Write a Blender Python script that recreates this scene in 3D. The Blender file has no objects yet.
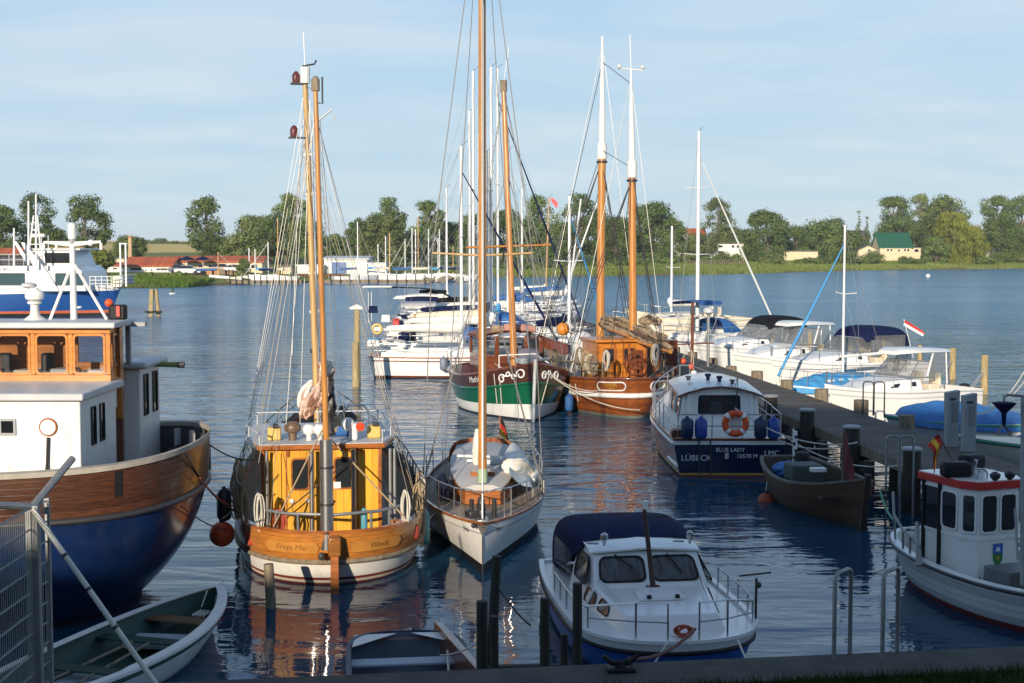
import bpy, bmesh, math, random
import numpy as np
from mathutils import Vector, Matrix
rnd = random.Random(7)
PI = math.pi
R = math.radians
scene = bpy.context.scene
COL = scene.collection
# ------------------------------------------------------------------ camera
F, CX, CY, YH, H = 1422.0, 512.0, 341.5, 246.0, 6.0
PITCH = math.atan((CY - YH) / F)
cam = bpy.data.cameras.new('camera')
cam.lens = F / 1024 * 36; cam.sensor_width = 36; cam.clip_start = 0.1; cam.clip_end = 20000
camo = bpy.data.objects.new('camera', cam); COL.objects.link(camo)
camo.location = (0, 0, H); camo.rotation_euler = (PI / 2 - PITCH, 0, 0)
scene.camera = camo
# ------------------------------------------------------------------ light
SUN_EL, SUN_AZ = R(14.5), R(15)          # azimuth: degrees to the left of straight behind the viewer
w = bpy.data.worlds.new('World'); scene.world = w; w.use_nodes = True
nt = w.node_tree; nt.nodes.clear()
def nn(tree, kind, **kw):
    n = tree.nodes.new(kind)
    for k, v in kw.items(): setattr(n, k, v)
    return n
sky = nn(nt, 'ShaderNodeTexSky', sky_type='NISHITA', sun_disc=False)
sky.sun_elevation = SUN_EL; sky.sun_rotation = PI + SUN_AZ
sky.altitude = 0; sky.air_density = 1.0; sky.dust_density = 0.2; sky.ozone_density = 2.5
bg = nn(nt, 'ShaderNodeBackground'); bg.inputs[1].default_value = 0.10
# thin cirrus: noise over the direction projected on a high flat layer
tc = nn(nt, 'ShaderNodeTexCoord'); sep = nn(nt, 'ShaderNodeSeparateXYZ')
nt.links.new(tc.outputs['Generated'], sep.inputs[0])
mx = nn(nt, 'ShaderNodeMath', operation='MAXIMUM'); mx.inputs[1].default_value = 0.02
nt.links.new(sep.outputs[2], mx.inputs[0])
ad = nn(nt, 'ShaderNodeMath', operation='ADD'); ad.inputs[1].default_value = 0.10
nt.links.new(mx.outputs[0], ad.inputs[0])
dx = nn(nt, 'ShaderNodeMath', operation='DIVIDE'); dy = nn(nt, 'ShaderNodeMath', operation='DIVIDE')
nt.links.new(sep.outputs[0], dx.inputs[0]); nt.links.new(ad.outputs[0], dx.inputs[1])
nt.links.new(sep.outputs[1], dy.inputs[0]); nt.links.new(ad.outputs[0], dy.inputs[1])
cb = nn(nt, 'ShaderNodeCombineXYZ')
nt.links.new(dx.outputs[0], cb.inputs[0]); nt.links.new(dy.outputs[0], cb.inputs[1])
mp = nn(nt, 'ShaderNodeMapping'); mp.inputs['Scale'].default_value = (0.55, 0.75, 1); mp.inputs['Rotation'].default_value = (0, 0, R(8)); mp.inputs['Location'].default_value = (3.1, 1.7, 0)
nt.links.new(cb.outputs[0], mp.inputs[0])
nz = nn(nt, 'ShaderNodeTexNoise'); nz.inputs['Scale'].default_value = 1.6; nz.inputs['Detail'].default_value = 7; nz.inputs['Roughness'].default_value = 0.52; nz.inputs['Distortion'].default_value = 0.5
nt.links.new(mp.outputs[0], nz.inputs['Vector'])
rp = nn(nt, 'ShaderNodeValToRGB'); rp.color_ramp.elements[0].position = 0.38; rp.color_ramp.elements[1].position = 0.78
rp.color_ramp.elements[1].color = (0.75, 0.75, 0.75, 1)
nt.links.new(nz.outputs[0], rp.inputs[0])
cm = nn(nt, 'ShaderNodeMix', data_type='RGBA'); cm.inputs[7].default_value = (6.3, 7.0, 7.5, 1)
# pale blue vapour thickening towards the horizon all round
hz = nn(nt, 'ShaderNodeMapRange', interpolation_type='SMOOTHERSTEP'); hz.inputs[1].default_value = 0.0; hz.inputs[2].default_value = 1.15; hz.inputs[3].default_value = 0.96; hz.inputs[4].default_value = 0.0
nt.links.new(sep.outputs[2], hz.inputs[0])
hm = nn(nt, 'ShaderNodeMix', data_type='RGBA'); hc_ = nn(nt, 'ShaderNodeValToRGB')
for pos, c_ in ((0.0, (.48, .63, .71, 1)), (0.165, (.35, .60, .82, 1)), (0.5, (.20, .43, .80, 1))):
    e_ = hc_.color_ramp.elements[0] if pos == 0 else hc_.color_ramp.elements[1] if pos == 0.5 else hc_.color_ramp.elements.new(pos); e_.position = pos; e_.color = c_
nt.links.new(sep.outputs[2], hc_.inputs[0]); h10 = nn(nt, 'ShaderNodeVectorMath', operation='SCALE'); h10.inputs['Scale'].default_value = 10.0; nt.links.new(hc_.outputs[0], h10.inputs[0]); nt.links.new(h10.outputs[0], hm.inputs[7])
nt.links.new(hz.outputs[0], hm.inputs[0]); nt.links.new(sky.outputs[0], hm.inputs[6])
cf = nn(nt, 'ShaderNodeMapRange', interpolation_type='SMOOTHSTEP'); cf.inputs[1].default_value = 0.15; cf.inputs[2].default_value = 0.40; cf.inputs[3].default_value = 1.0; cf.inputs[4].default_value = 0.12
nt.links.new(sep.outputs[2], cf.inputs[0])
cmul = nn(nt, 'ShaderNodeMath', operation='MULTIPLY'); nt.links.new(rp.outputs[0], cmul.inputs[0]); nt.links.new(cf.outputs[0], cmul.inputs[1])
nt.links.new(cmul.outputs[0], cm.inputs[0]); nt.links.new(hm.outputs[2], cm.inputs[6])
nt.links.new(cm.outputs[2], bg.inputs[0])
wo = nn(nt, 'ShaderNodeOutputWorld'); nt.links.new(bg.outputs[0], wo.inputs[0])
sl = bpy.data.lights.new('sun', 'SUN'); sl.energy = 5.0; sl.angle = R(0.5); sl.color = (1.0, 0.86, 0.68)
slo = bpy.data.objects.new('sun', sl); COL.objects.link(slo)
sdir = Vector((math.sin(SUN_AZ) * math.cos(SUN_EL), math.cos(SUN_AZ) * math.cos(SUN_EL), -math.sin(SUN_EL)))  # the way light travels
slo.rotation_euler = sdir.to_track_quat('-Z', 'Y').to_euler()
vs = scene.view_settings; vs.view_transform = 'Standard'; vs.look = 'None'; vs.exposure = 0.25; vs.gamma = 1.0; vs.use_curve_mapping = False
scene.cycles.use_denoising = True
scene.cycles.max_bounces = 6; scene.cycles.transparent_max_bounces = 8
scene.cycles.diffuse_bounces = 3; scene.cycles.glossy_bounces = 3
scene.cycles.sample_clamp_indirect = 8; scene.cycles.caustics_reflective = False; scene.cycles.caustics_refractive = False

# ------------------------------------------------------------------ picture <-> place
def ray(px, py):
    u, v = (px - CX) / F, (CY - py) / F
    return Vector((u, math.cos(PITCH) + v * math.sin(PITCH), -math.sin(PITCH) + v * math.cos(PITCH)))
def PY(px, py, Y):
    d = ray(px, py); s = Y / d.y
    return Vector((d.x * s, Y, H + d.z * s))
def PZ(px, py, z=0.0):
    d = ray(px, py); s = (z - H) / d.z
    return Vector((d.x * s, d.y * s, z))

# ------------------------------------------------------------------ materials
MATS = {}
def mat(name, col, rough=0.5, var=0.12, scale=3.0, metal=0.0, bump=0.0, spec=0.5, col2=None, detail=4, stretch=(1, 1, 1), coat=0.0, stain=0.0):
    if name in MATS: return MATS[name]
    m = bpy.data.materials.new(name); m.use_nodes = True
    t = m.node_tree; b = t.nodes['Principled BSDF']
    b.inputs['Roughness'].default_value = rough; b.inputs['Metallic'].default_value = metal
    b.inputs['Specular IOR Level'].default_value = spec
    if coat: b.inputs['Coat Weight'].default_value = coat; b.inputs['Coat Roughness'].default_value = 0.08
    c = nn(t, 'ShaderNodeTexCoord'); mpn = nn(t, 'ShaderNodeMapping'); mpn.inputs['Scale'].default_value = stretch
    t.links.new(c.outputs['Object'], mpn.inputs[0])
    n = nn(t, 'ShaderNodeTexNoise'); n.inputs['Scale'].default_value = scale; n.inputs['Detail'].default_value = detail; n.inputs['Roughness'].default_value = 0.6
    t.links.new(mpn.outputs[0], n.inputs['Vector'])
    r = nn(t, 'ShaderNodeValToRGB'); r.color_ramp.elements[0].position = 0.3; r.color_ramp.elements[1].position = 0.7
    c2 = col2 or tuple(min(1, x * (1 + var)) for x in col)
    c1 = col if col2 else tuple(x * (1 - var) for x in col)
    r.color_ramp.elements[0].color = (*c1, 1); r.color_ramp.elements[1].color = (*c2, 1)
    t.links.new(n.outputs[0], r.inputs[0])
    src = r.outputs[0]
    if stain:
        n2 = nn(t, 'ShaderNodeTexNoise'); n2.inputs['Scale'].default_value = 1.7; n2.inputs['Detail'].default_value = 8; n2.inputs['Roughness'].default_value = 0.7
        mp2 = nn(t, 'ShaderNodeMapping'); mp2.inputs['Scale'].default_value = (3.0, 3.0, 0.6); t.links.new(c.outputs['Object'], mp2.inputs[0]); t.links.new(mp2.outputs[0], n2.inputs['Vector'])
        r2 = nn(t, 'ShaderNodeValToRGB'); r2.color_ramp.elements[0].position = 0.52; r2.color_ramp.elements[1].position = 0.72
        r2.color_ramp.elements[1].color = (stain, stain, stain, 1); t.links.new(n2.outputs[0], r2.inputs[0])
        mxx = nn(t, 'ShaderNodeMix', data_type='RGBA'); mxx.inputs[7].default_value = (0.13, 0.10, 0.07, 1)
        t.links.new(r2.outputs[0], mxx.inputs[0]); t.links.new(src, mxx.inputs[6]); src = mxx.outputs[2]
    t.links.new(src, b.inputs['Base Color'])
    if bump:
        bp = nn(t, 'ShaderNodeBump'); bp.inputs['Strength'].default_value = bump; bp.inputs['Distance'].default_value = 0.02
        t.links.new(n.outputs[0], bp.inputs['Height']); t.links.new(bp.outputs[0], b.inputs['Normal'])
    MATS[name] = m
    return m
def plank_mat(name, col, n_planks, rough=0.45, axis='UV', dark=0.35, grain=0.25, coat=0.0, across=1, spec=0.5):
    """wood boards: seams run along one direction of the UVs (or of the object's own axes)"""
    if name in MATS: return MATS[name]
    m = bpy.data.materials.new(name); m.use_nodes = True
    t = m.node_tree; b = t.nodes['Principled BSDF']; b.inputs['Roughness'].default_value = rough; b.inputs['Specular IOR Level'].default_value = spec
    if coat: b.inputs['Coat Weight'].default_value = coat; b.inputs['Coat Roughness'].default_value = 0.12
    c = nn(t, 'ShaderNodeTexCoord'); s = nn(t, 'ShaderNodeSeparateXYZ')
    t.links.new(c.outputs['UV' if axis == 'UV' else 'Object'], s.inputs[0])
    k = {'UV': 1, 'X': 0, 'Y': 1, 'Z': 2}[axis]
    mu = nn(t, 'ShaderNodeMath', operation='MULTIPLY'); mu.inputs[1].default_value = n_planks; t.links.new(s.outputs[k], mu.inputs[0])
    fr = nn(t, 'ShaderNodeMath', operation='FRACT'); t.links.new(mu.outputs[0], fr.inputs[0])
    fl = nn(t, 'ShaderNodeMath', operation='FLOOR'); t.links.new(mu.outputs[0], fl.inputs[0])
    # seam profile
    pr = nn(t, 'ShaderNodeValToRGB'); e = pr.color_ramp.elements
    e[0].position = 0.0; e[0].color = (dark, dark, dark, 1); e[1].position = 0.07; e[1].color = (1, 1, 1, 1)
    e2 = pr.color_ramp.elements.new(0.93); e2.color = (1, 1, 1, 1); e3 = pr.color_ramp.elements.new(1.0); e3.color = (dark, dark, dark, 1)
    t.links.new(fr.outputs[0], pr.inputs[0])
    wn = nn(t, 'ShaderNodeTexWhiteNoise', noise_dimensions='1D'); t.links.new(fl.outputs[0], wn.inputs['W'])
    gm = nn(t, 'ShaderNodeMapping')
    gm.inputs['Scale'].default_value = {'UV': (6, 6, 60), 'X': (30, 2, 2), 'Y': (2, 30, 2), 'Z': (2, 2, 30)}[axis]
    t.links.new(c.outputs['Object'], gm.inputs[0])
    g = nn(t, 'ShaderNodeTexNoise'); g.inputs['Scale'].default_value = 0.8; g.inputs['Detail'].default_value = 6; t.links.new(gm.outputs[0], g.inputs['Vector'])
    hv = nn(t, 'ShaderNodeValToRGB'); hv.color_ramp.elements[0].position = 0.3; hv.color_ramp.elements[1].position = 0.75
    hv.color_ramp.elements[0].color = (*[x * (1 - grain) for x in col], 1); hv.color_ramp.elements[1].color = (*[min(1, x * (1 + grain)) for x in col], 1)
    t.links.new(g.outputs[0], hv.inputs[0])
    hs = nn(t, 'ShaderNodeHueSaturation')
    mr = nn(t, 'ShaderNodeMapRange'); mr.inputs[3].default_value = 0.78; mr.inputs[4].default_value = 1.18
    t.links.new(wn.outputs[0], mr.inputs[0]); t.links.new(mr.outputs[0], hs.inputs['Value']); t.links.new(hv.outputs[0], hs.inputs['Color'])
    mm = nn(t, 'ShaderNodeMix', data_type='RGBA', blend_type='MULTIPLY'); mm.inputs[0].default_value = 1
    t.links.new(hs.outputs[0], mm.inputs[6]); t.links.new(pr.outputs[0], mm.inputs[7])
    t.links.new(mm.outputs[2], b.inputs['Base Color'])
    bp = nn(t, 'ShaderNodeBump'); bp.inputs['Strength'].default_value = 0.5; bp.inputs['Distance'].default_value = 0.008
    t.links.new(pr.outputs[0], bp.inputs['Height']); t.links.new(bp.outputs[0], b.inputs['Normal'])
    MATS[name] = m
    return m
def glass_mat(name, tint=(0.5, 0.55, 0.6), see=0.35, body=(0.02, 0.025, 0.03)):
    if name in MATS: return MATS[name]
    m = bpy.data.materials.new(name); m.use_nodes = True
    t = m.node_tree; b = t.nodes['Principled BSDF']; b.inputs['Base Color'].default_value = (*body, 1); b.inputs['Roughness'].default_value = 0.04
    b.inputs['Specular IOR Level'].default_value = 0.7
    tr = nn(t, 'ShaderNodeBsdfTransparent'); tr.inputs[0].default_value = (*tint, 1)
    mxs = nn(t, 'ShaderNodeMixShader'); mxs.inputs[0].default_value = see
    t.links.new(b.outputs[0], mxs.inputs[1]); t.links.new(tr.outputs[0], mxs.inputs[2]); t.links.new(mxs.outputs[0], t.nodes['Material Output'].inputs[0])
    MATS[name] = m
    return m

M_white = mat('white_gelcoat', (0.78, 0.77, 0.74), 0.28, 0.03, 2.0, coat=0.2)
M_white2 = mat('white_paint', (0.74, 0.73, 0.69), 0.45, 0.05, 2.5, stain=0.30)
M_whitehull = mat('white_hull_paint', (0.76, 0.74, 0.69), 0.33, 0.04, 2.0, stain=0.24)
M_curtain = mat('curtained_glass', (0.02, 0.023, 0.027), 0.06, 0.1, 3.5, col2=(0.13, 0.135, 0.14), stretch=(2.5, 1, .5), spec=0.8)
M_cream = mat('cream_paint', (0.70, 0.62, 0.47), 0.4, 0.05, 2.0)
M_grey = mat('grey_paint', (0.30, 0.32, 0.33), 0.5, 0.08, 3.0)
M_lgrey = mat('light_grey_paint', (0.50, 0.52, 0.53), 0.5, 0.06, 3.0, stain=0.12)
M_steel = mat('steel', (0.55, 0.55, 0.55), 0.28, 0.1, 6.0, metal=0.9)
M_galv = mat('galvanised', (0.27, 0.28, 0.28), 0.5, 0.15, 8.0, metal=0.6)
M_black = mat('black_rubber', (0.012, 0.012, 0.014), 0.55, 0.2, 5.0, spec=0.25)
M_dark = mat('dark_metal', (0.03, 0.03, 0.033), 0.45, 0.2, 5.0)
M_glass = glass_mat('cabin_glass')
M_glassd = glass_mat('dark_glass', see=0.12)
M_clear = glass_mat('clear_vinyl', tint=(0.85, 0.86, 0.86), see=0.6, body=(0.25, 0.25, 0.25))
M_blackwin = mat('black_glass', (0.012, 0.014, 0.017), 0.06, 0.1, 2.0, spec=0.8)
M_navy = mat('navy_canvas', (0.008, 0.014, 0.055), 0.85, 0.3, 6.0, bump=0.4, spec=0.12)
M_blue = mat('blue_tarp', (0.035, 0.16, 0.42), 0.5, 0.2, 4.0, bump=0.5)
M_bluec = mat('blue_canvas', (0.02, 0.10, 0.30), 0.7, 0.2, 5.0, bump=0.4)
M_skyblue = mat('sky_blue_canvas', (0.05, 0.27, 0.55), 0.6, 0.15, 5.0, bump=0.4)
M_blk_canvas = mat('black_canvas', (0.010, 0.011, 0.014), 0.85, 0.25, 6.0, bump=0.4, spec=0.12)
M_sail = mat('sailcloth', (0.72, 0.70, 0.64), 0.7, 0.08, 4.0, bump=0.5)
M_tansail = mat('tan_sailcloth', (0.15, 0.105, 0.065), 0.85, 0.3, 7.0, bump=0.8, col2=(0.42, 0.32, 0.21))
M_rope = mat('rope', (0.55, 0.52, 0.45), 0.8, 0.15, 30.0)
M_tanrope = mat('tan_rope', (0.36, 0.27, 0.16), 0.85, 0.2, 30.0)
M_wire = mat('wire', (0.34, 0.33, 0.31), 0.4, 0.1, 6.0, metal=0.4)
M_blackrope = mat('black_rope', (0.03, 0.028, 0.026), 0.8, 0.2, 30.0)
M_mast = mat('varnished_spar', (0.34, 0.125, 0.025), 0.32, 0.3, 3.0, stretch=(7, 7, 0.35), coat=0.25, col2=(0.58, 0.27, 0.065), detail=8)
M_mastpale = mat('pale_varnished_spar', (0.36, 0.20, 0.075), 0.45, 0.28, 3.0, stretch=(7, 7, 0.35), stain=0.25, col2=(0.62, 0.42, 0.18), detail=8)
M_alu = mat('white_mast', (0.72, 0.72, 0.70), 0.35, 0.04, 3.0)
M_orange = mat('orange_buoy', (0.75, 0.09, 0.02), 0.45, 0.12, 4.0)
M_red = mat('red_paint', (0.50, 0.025, 0.02), 0.4, 0.12, 4.0)
M_redbrown = mat('red_antifouling', (0.20, 0.03, 0.025), 0.6, 0.2, 4.0, stain=0.3)
M_gold = mat('gold_paint', (0.55, 0.33, 0.06), 0.4, 0.15, 5.0)
M_yellow = mat('yellow_plastic', (0.60, 0.42, 0.03), 0.5, 0.12, 4.0)
M_green = mat('green_paint', (0.006, 0.10, 0.045), 0.25, 0.15, 1.5, coat=0.3)
M_hullblue = mat('hull_blue', (0.005, 0.018, 0.072), 0.24, 0.25, 1.2, coat=0.35, stain=.10)
M_hullnavy = mat('hull_navy', (0.008, 0.014, 0.05), 0.22, 0.2, 1.2, coat=0.3)
M_midblue = mat('mid_blue_paint', (0.02, 0.10, 0.36), 0.35, 0.12, 2.0)
M_teak = plank_mat('teak_deck', (0.30, 0.24, 0.18), 14, 0.7, 'X', 0.45)
M_varn = mat('varnished_wood', (0.32, 0.105, 0.028), 0.25, 0.35, 3.0, stretch=(1, 1, 5), coat=0.4)
M_mahog = mat('mahogany', (0.15, 0.045, 0.02), 0.25, 0.3, 3.0, stretch=(1, 1, 6), coat=0.4)
M_teal = mat('teal_fender', (0.07, 0.26, 0.32), 0.5, 0.12, 4.0)
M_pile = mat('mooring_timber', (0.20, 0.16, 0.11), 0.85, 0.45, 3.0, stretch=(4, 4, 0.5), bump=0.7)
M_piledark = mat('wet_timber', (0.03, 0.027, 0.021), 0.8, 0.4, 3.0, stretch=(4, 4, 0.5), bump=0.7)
M_skin = mat('skin', (0.55, 0.32, 0.22), 0.55, 0.05, 4.0)
M_letter = mat('white_lettering', (0.78, 0.78, 0.76), 0.5, 0.02)
M_letterd = mat('dark_lettering', (0.04, 0.04, 0.06), 0.5, 0.02)

# ------------------------------------------------------------------ mesh builder
class MB:
    def __init__(s): s.v = []; s.f = []; s.m = []; s.uv = {}
    def add(s, vs, fs, m=0):
        o = len(s.v); s.v += [tuple(p) for p in vs]
        for f in fs: s.f.append(tuple(o + i for i in f)); s.m.append(m)
        return s
    def box(s, c, d, rz=0.0, m=0, taper=1.0, rx=0.0, ry=0.0):
        x, y, z = d[0] / 2, d[1] / 2, d[2] / 2
        M = Matrix.Translation(c) @ Matrix.Rotation(rz, 4, 'Z') @ Matrix.Rotation(ry, 4, 'Y') @ Matrix.Rotation(rx, 4, 'X')
        p = [M @ Vector((sx * x * (taper if sz > 0 else 1), sy * y * (taper if sz > 0 else 1), sz * z)) for sz in (-1, 1) for sx, sy in ((-1, -1), (1, -1), (1, 1), (-1, 1))]
        s.add(p, [(3, 2, 1, 0), (4, 5, 6, 7), (0, 1, 5, 4), (1, 2, 6, 5), (2, 3, 7, 6), (3, 0, 4, 7)], m)
        return s
    def tube(s, pts, r, n=8, m=0, cap=True):
        pts = [Vector(p) for p in pts]; k = len(pts)
        rs = r if isinstance(r, (list, tuple)) else [r] * k
        rings = []; up = None
        for i, p in enumerate(pts):
            d = (pts[min(i + 1, k - 1)] - pts[max(i - 1, 0)])
            d = d.normalized() if d.length > 1e-9 else Vector((0, 0, 1))
            if up is None:
                a = Vector((0, 0, 1)) if abs(d.z) < 0.9 else Vector((1, 0, 0))
                up = (a - d * a.dot(d)).normalized()
            else:
                up = up - d * up.dot(d)
                up = up.normalized() if up.length > 1e-6 else d.orthogonal().normalized()
            q = d.cross(up)
            rings.append([p + (up * math.cos(2 * PI * j / n) + q * math.sin(2 * PI * j / n)) * rs[i] for j in range(n)])
        s.loft(rings, True, cap, m)
        return s
    def loft(s, rings, closed=True, cap=False, m=0):
        n = len(rings[0]); o = len(s.v)
        for r_ in rings: s.v += [tuple(p) for p in r_]
        for i in range(len(rings) - 1):
            mi = m[i] if isinstance(m, (list, tuple)) else m
            for j in range(n if closed else n - 1):
                a, b = o + i * n + j, o + i * n + (j + 1) % n
                s.f.append((a, b, b + n, a + n)); s.m.append(mi)
        if cap:
            m0 = m[0] if isinstance(m, (list, tuple)) else m
            s.f.append(tuple(o + j for j in range(n))[::-1]); s.m.append(m0)
            s.f.append(tuple(o + (len(rings) - 1) * n + j for j in range(n))); s.m.append(m0)
        return s
    def lathe(s, prof, c=(0, 0, 0), n=12, m=0, M=None):
        rings = []
        for r_, z in prof:
            ring = [Vector((r_ * math.cos(2 * PI * j / n), r_ * math.sin(2 * PI * j / n), z)) for j in range(n)]
            if M is not None: ring = [M @ p for p in ring]
            rings.append([p + Vector(c) for p in ring])
        s.loft(rings, True, True, m); return s
    def ball(s, c, r, n=12, m=0, sz=1.0):
        k = n // 2 + 1
        s.lathe([(max(r * math.sin(PI * i / k), r * 0.02), -r * sz * math.cos(PI * i / k)) for i in range(k + 1)], c, n, m); return s
    def prism(s, poly, off, m=0):
        """poly: list of 3-D points; off: extrusion vector"""
        a = [Vector(p) for p in poly]; b = [p + Vector(off) for p in a]
        s.loft([a, b], True, True, m); return s
    def build(s, name, mats, parent=None, smooth=35, bev=0.0, uv=None, loc=None):
        me = bpy.data.meshes.new(name); me.from_pydata(s.v, [], s.f)
        mats = mats if isinstance(mats, (list, tuple)) else [mats]
        for m_ in mats: me.materials.append(m_)
        if len(mats) > 1: me.polygons.foreach_set('material_index', s.m)
        bm = bmesh.new(); bm.from_mesh(me); bmesh.ops.remove_doubles(bm, verts=bm.verts, dist=1e-5); bmesh.ops.recalc_face_normals(bm, faces=bm.faces); bm.to_mesh(me); bm.free()
        if uv is not None:
            ul = me.uv_layers.new(name='UVMap')
            co = [v.co for v in me.vertices]
            for l in me.loops: ul.data[l.index].uv = uv(co[l.vertex_index])
        if smooth:
            me.polygons.foreach_set('use_smooth', [True] * len(me.polygons)); me.set_sharp_from_angle(angle=R(smooth))
        me.update()
        o = bpy.data.objects.new(name, me); COL.objects.link(o)
        if parent: o.parent = parent
        if loc is not None: o.location = loc
        if bev:
            b = o.modifiers.new('bevel', 'BEVEL'); b.width = bev; b.segments = 2; b.limit_method = 'ANGLE'; b.angle_limit = R(40)
        return o
def tag(o, label=None, cat=None, group=None, kind=None):
    if label: o['label'] = label
    if cat: o['category'] = cat
    if group: o['group'] = group
    if kind: o['kind'] = kind
    return o
def thing(name, label, cat, loc=(0, 0, 0), rz=0.0, group=None):
    o = bpy.data.objects.new(name, None); COL.objects.link(o); o.empty_display_size = 0.3
    o.location = loc; o.rotation_euler = (0, 0, rz)
    return tag(o, label, cat, group)
def copy_tree(o, parent=None):
    c = o.copy(); COL.objects.link(c); c.parent = parent
    for ch in list(o.children): copy_tree(ch, c)
    return c
def solo(mb, name, mats, label, cat, group=None, loc=None, **kw):
    """one-mesh thing whose vertices are in world space; its origin is moved to its base"""
    if loc is None:
        k = len(mb.v); loc = (sum(p[0] for p in mb.v) / k, sum(p[1] for p in mb.v) / k, min(p[2] for p in mb.v))
    mb.v = [(p[0] - loc[0], p[1] - loc[1], p[2] - loc[2]) for p in mb.v]
    return tag(mb.build(name, mats, None, loc=loc, **kw), label, cat, group)
def frame(stern, bow):
    s, b = Vector((stern[0], stern[1])), Vector((bow[0], bow[1])); d = b - s
    return ((s.x + b.x) / 2, (s.y + b.y) / 2, 0.0), math.atan2(-d.x, d.y), d.length
def sag(a, b, dip, n=10):
    a, b = Vector(a), Vector(b)
    return [a.lerp(b, i / n) - Vector((0, 0, dip * 4 * (i / n) * (1 - i / n))) for i in range(n + 1)]
def rrect(n=4, rad=0.18, asp=1.0):
    """unit rounded rectangle, counter-clockwise"""
    pts = []; ru, rv = rad, min(0.48, rad * asp)
    for cx, cy, a0 in ((1 - ru, 1 - rv, 0), (ru, 1 - rv, 90), (ru, rv, 180), (1 - ru, rv, 270)):
        for i in range(n + 1):
            a = R(a0 + 90 * i / n); pts.append((cx + ru * math.cos(a), cy + rv * math.sin(a)))
    return pts
def window(parent, c4, fmat=None, gmat=None, fw=0.035, ft=0.02, rad=0.14, name='window', pane='pane', out=None):
    """c4: lower-left, lower-right, upper-right, upper-left of the outer frame, in the parent's space"""
    c = [Vector(p) for p in c4]
    n = (c[1] - c[0]).cross(c[3] - c[0]).normalized()
    if out is not None and n.dot(Vector(out)) < 0: n = -n
    wd, hg = (c[1] - c[0]).length, (c[3] - c[0]).length
    bl = lambda u, v: (c[0] * (1 - u) + c[1] * u) * (1 - v) + (c[3] * (1 - u) + c[2] * u) * v
    po = rrect(4, rad, wd / hg); pi = [(fw / wd + u * (1 - 2 * fw / wd), fw / hg + v * (1 - 2 * fw / hg)) for u, v in po]
    A = [bl(u, v) for u, v in po]; B = [bl(u, v) for u, v in pi]
    mb = MB(); mb.loft([[p + n * 0.001 for p in A], [p + n * ft for p in A], [p + n * ft for p in B], [p + n * 0.002 for p in B]], True, False)
    w_ = mb.build(name, fmat or M_dark, parent, smooth=30)
    g = MB(); g.add([p + n * 0.006 for p in B], [tuple(range(len(B)))])
    g.build(pane, gmat or M_glass, w_, smooth=0)
    return w_
def text_mesh(s, size, font_shear=0.0):
    cu = bpy.data.curves.new('t', 'FONT'); cu.body = s; cu.size = size; cu.align_x = 'CENTER'; cu.shear = font_shear; cu.resolution_u = 2
    ob = bpy.data.objects.new('t', cu); COL.objects.link(ob)
    bpy.context.view_layer.update()
    dg = bpy.context.evaluated_depsgraph_get(); me = bpy.data.meshes.new_from_object(ob.evaluated_get(dg))
    vs = [(v.co.x, v.co.y) for v in me.vertices]; fs = [tuple(p.vertices) for p in me.polygons]
    bpy.data.objects.remove(ob); bpy.data.curves.remove(cu); bpy.data.meshes.remove(me)
    return vs, fs
def lettering(parent, s, size, fn, m, name='lettering', shear=0.0, thick=0.0):
    vs, fs = text_mesh(s, size, shear)
    mb = MB(); mb.add([fn(a, b) for a, b in vs], fs)
    return mb.build(name, m, parent, smooth=0)
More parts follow.
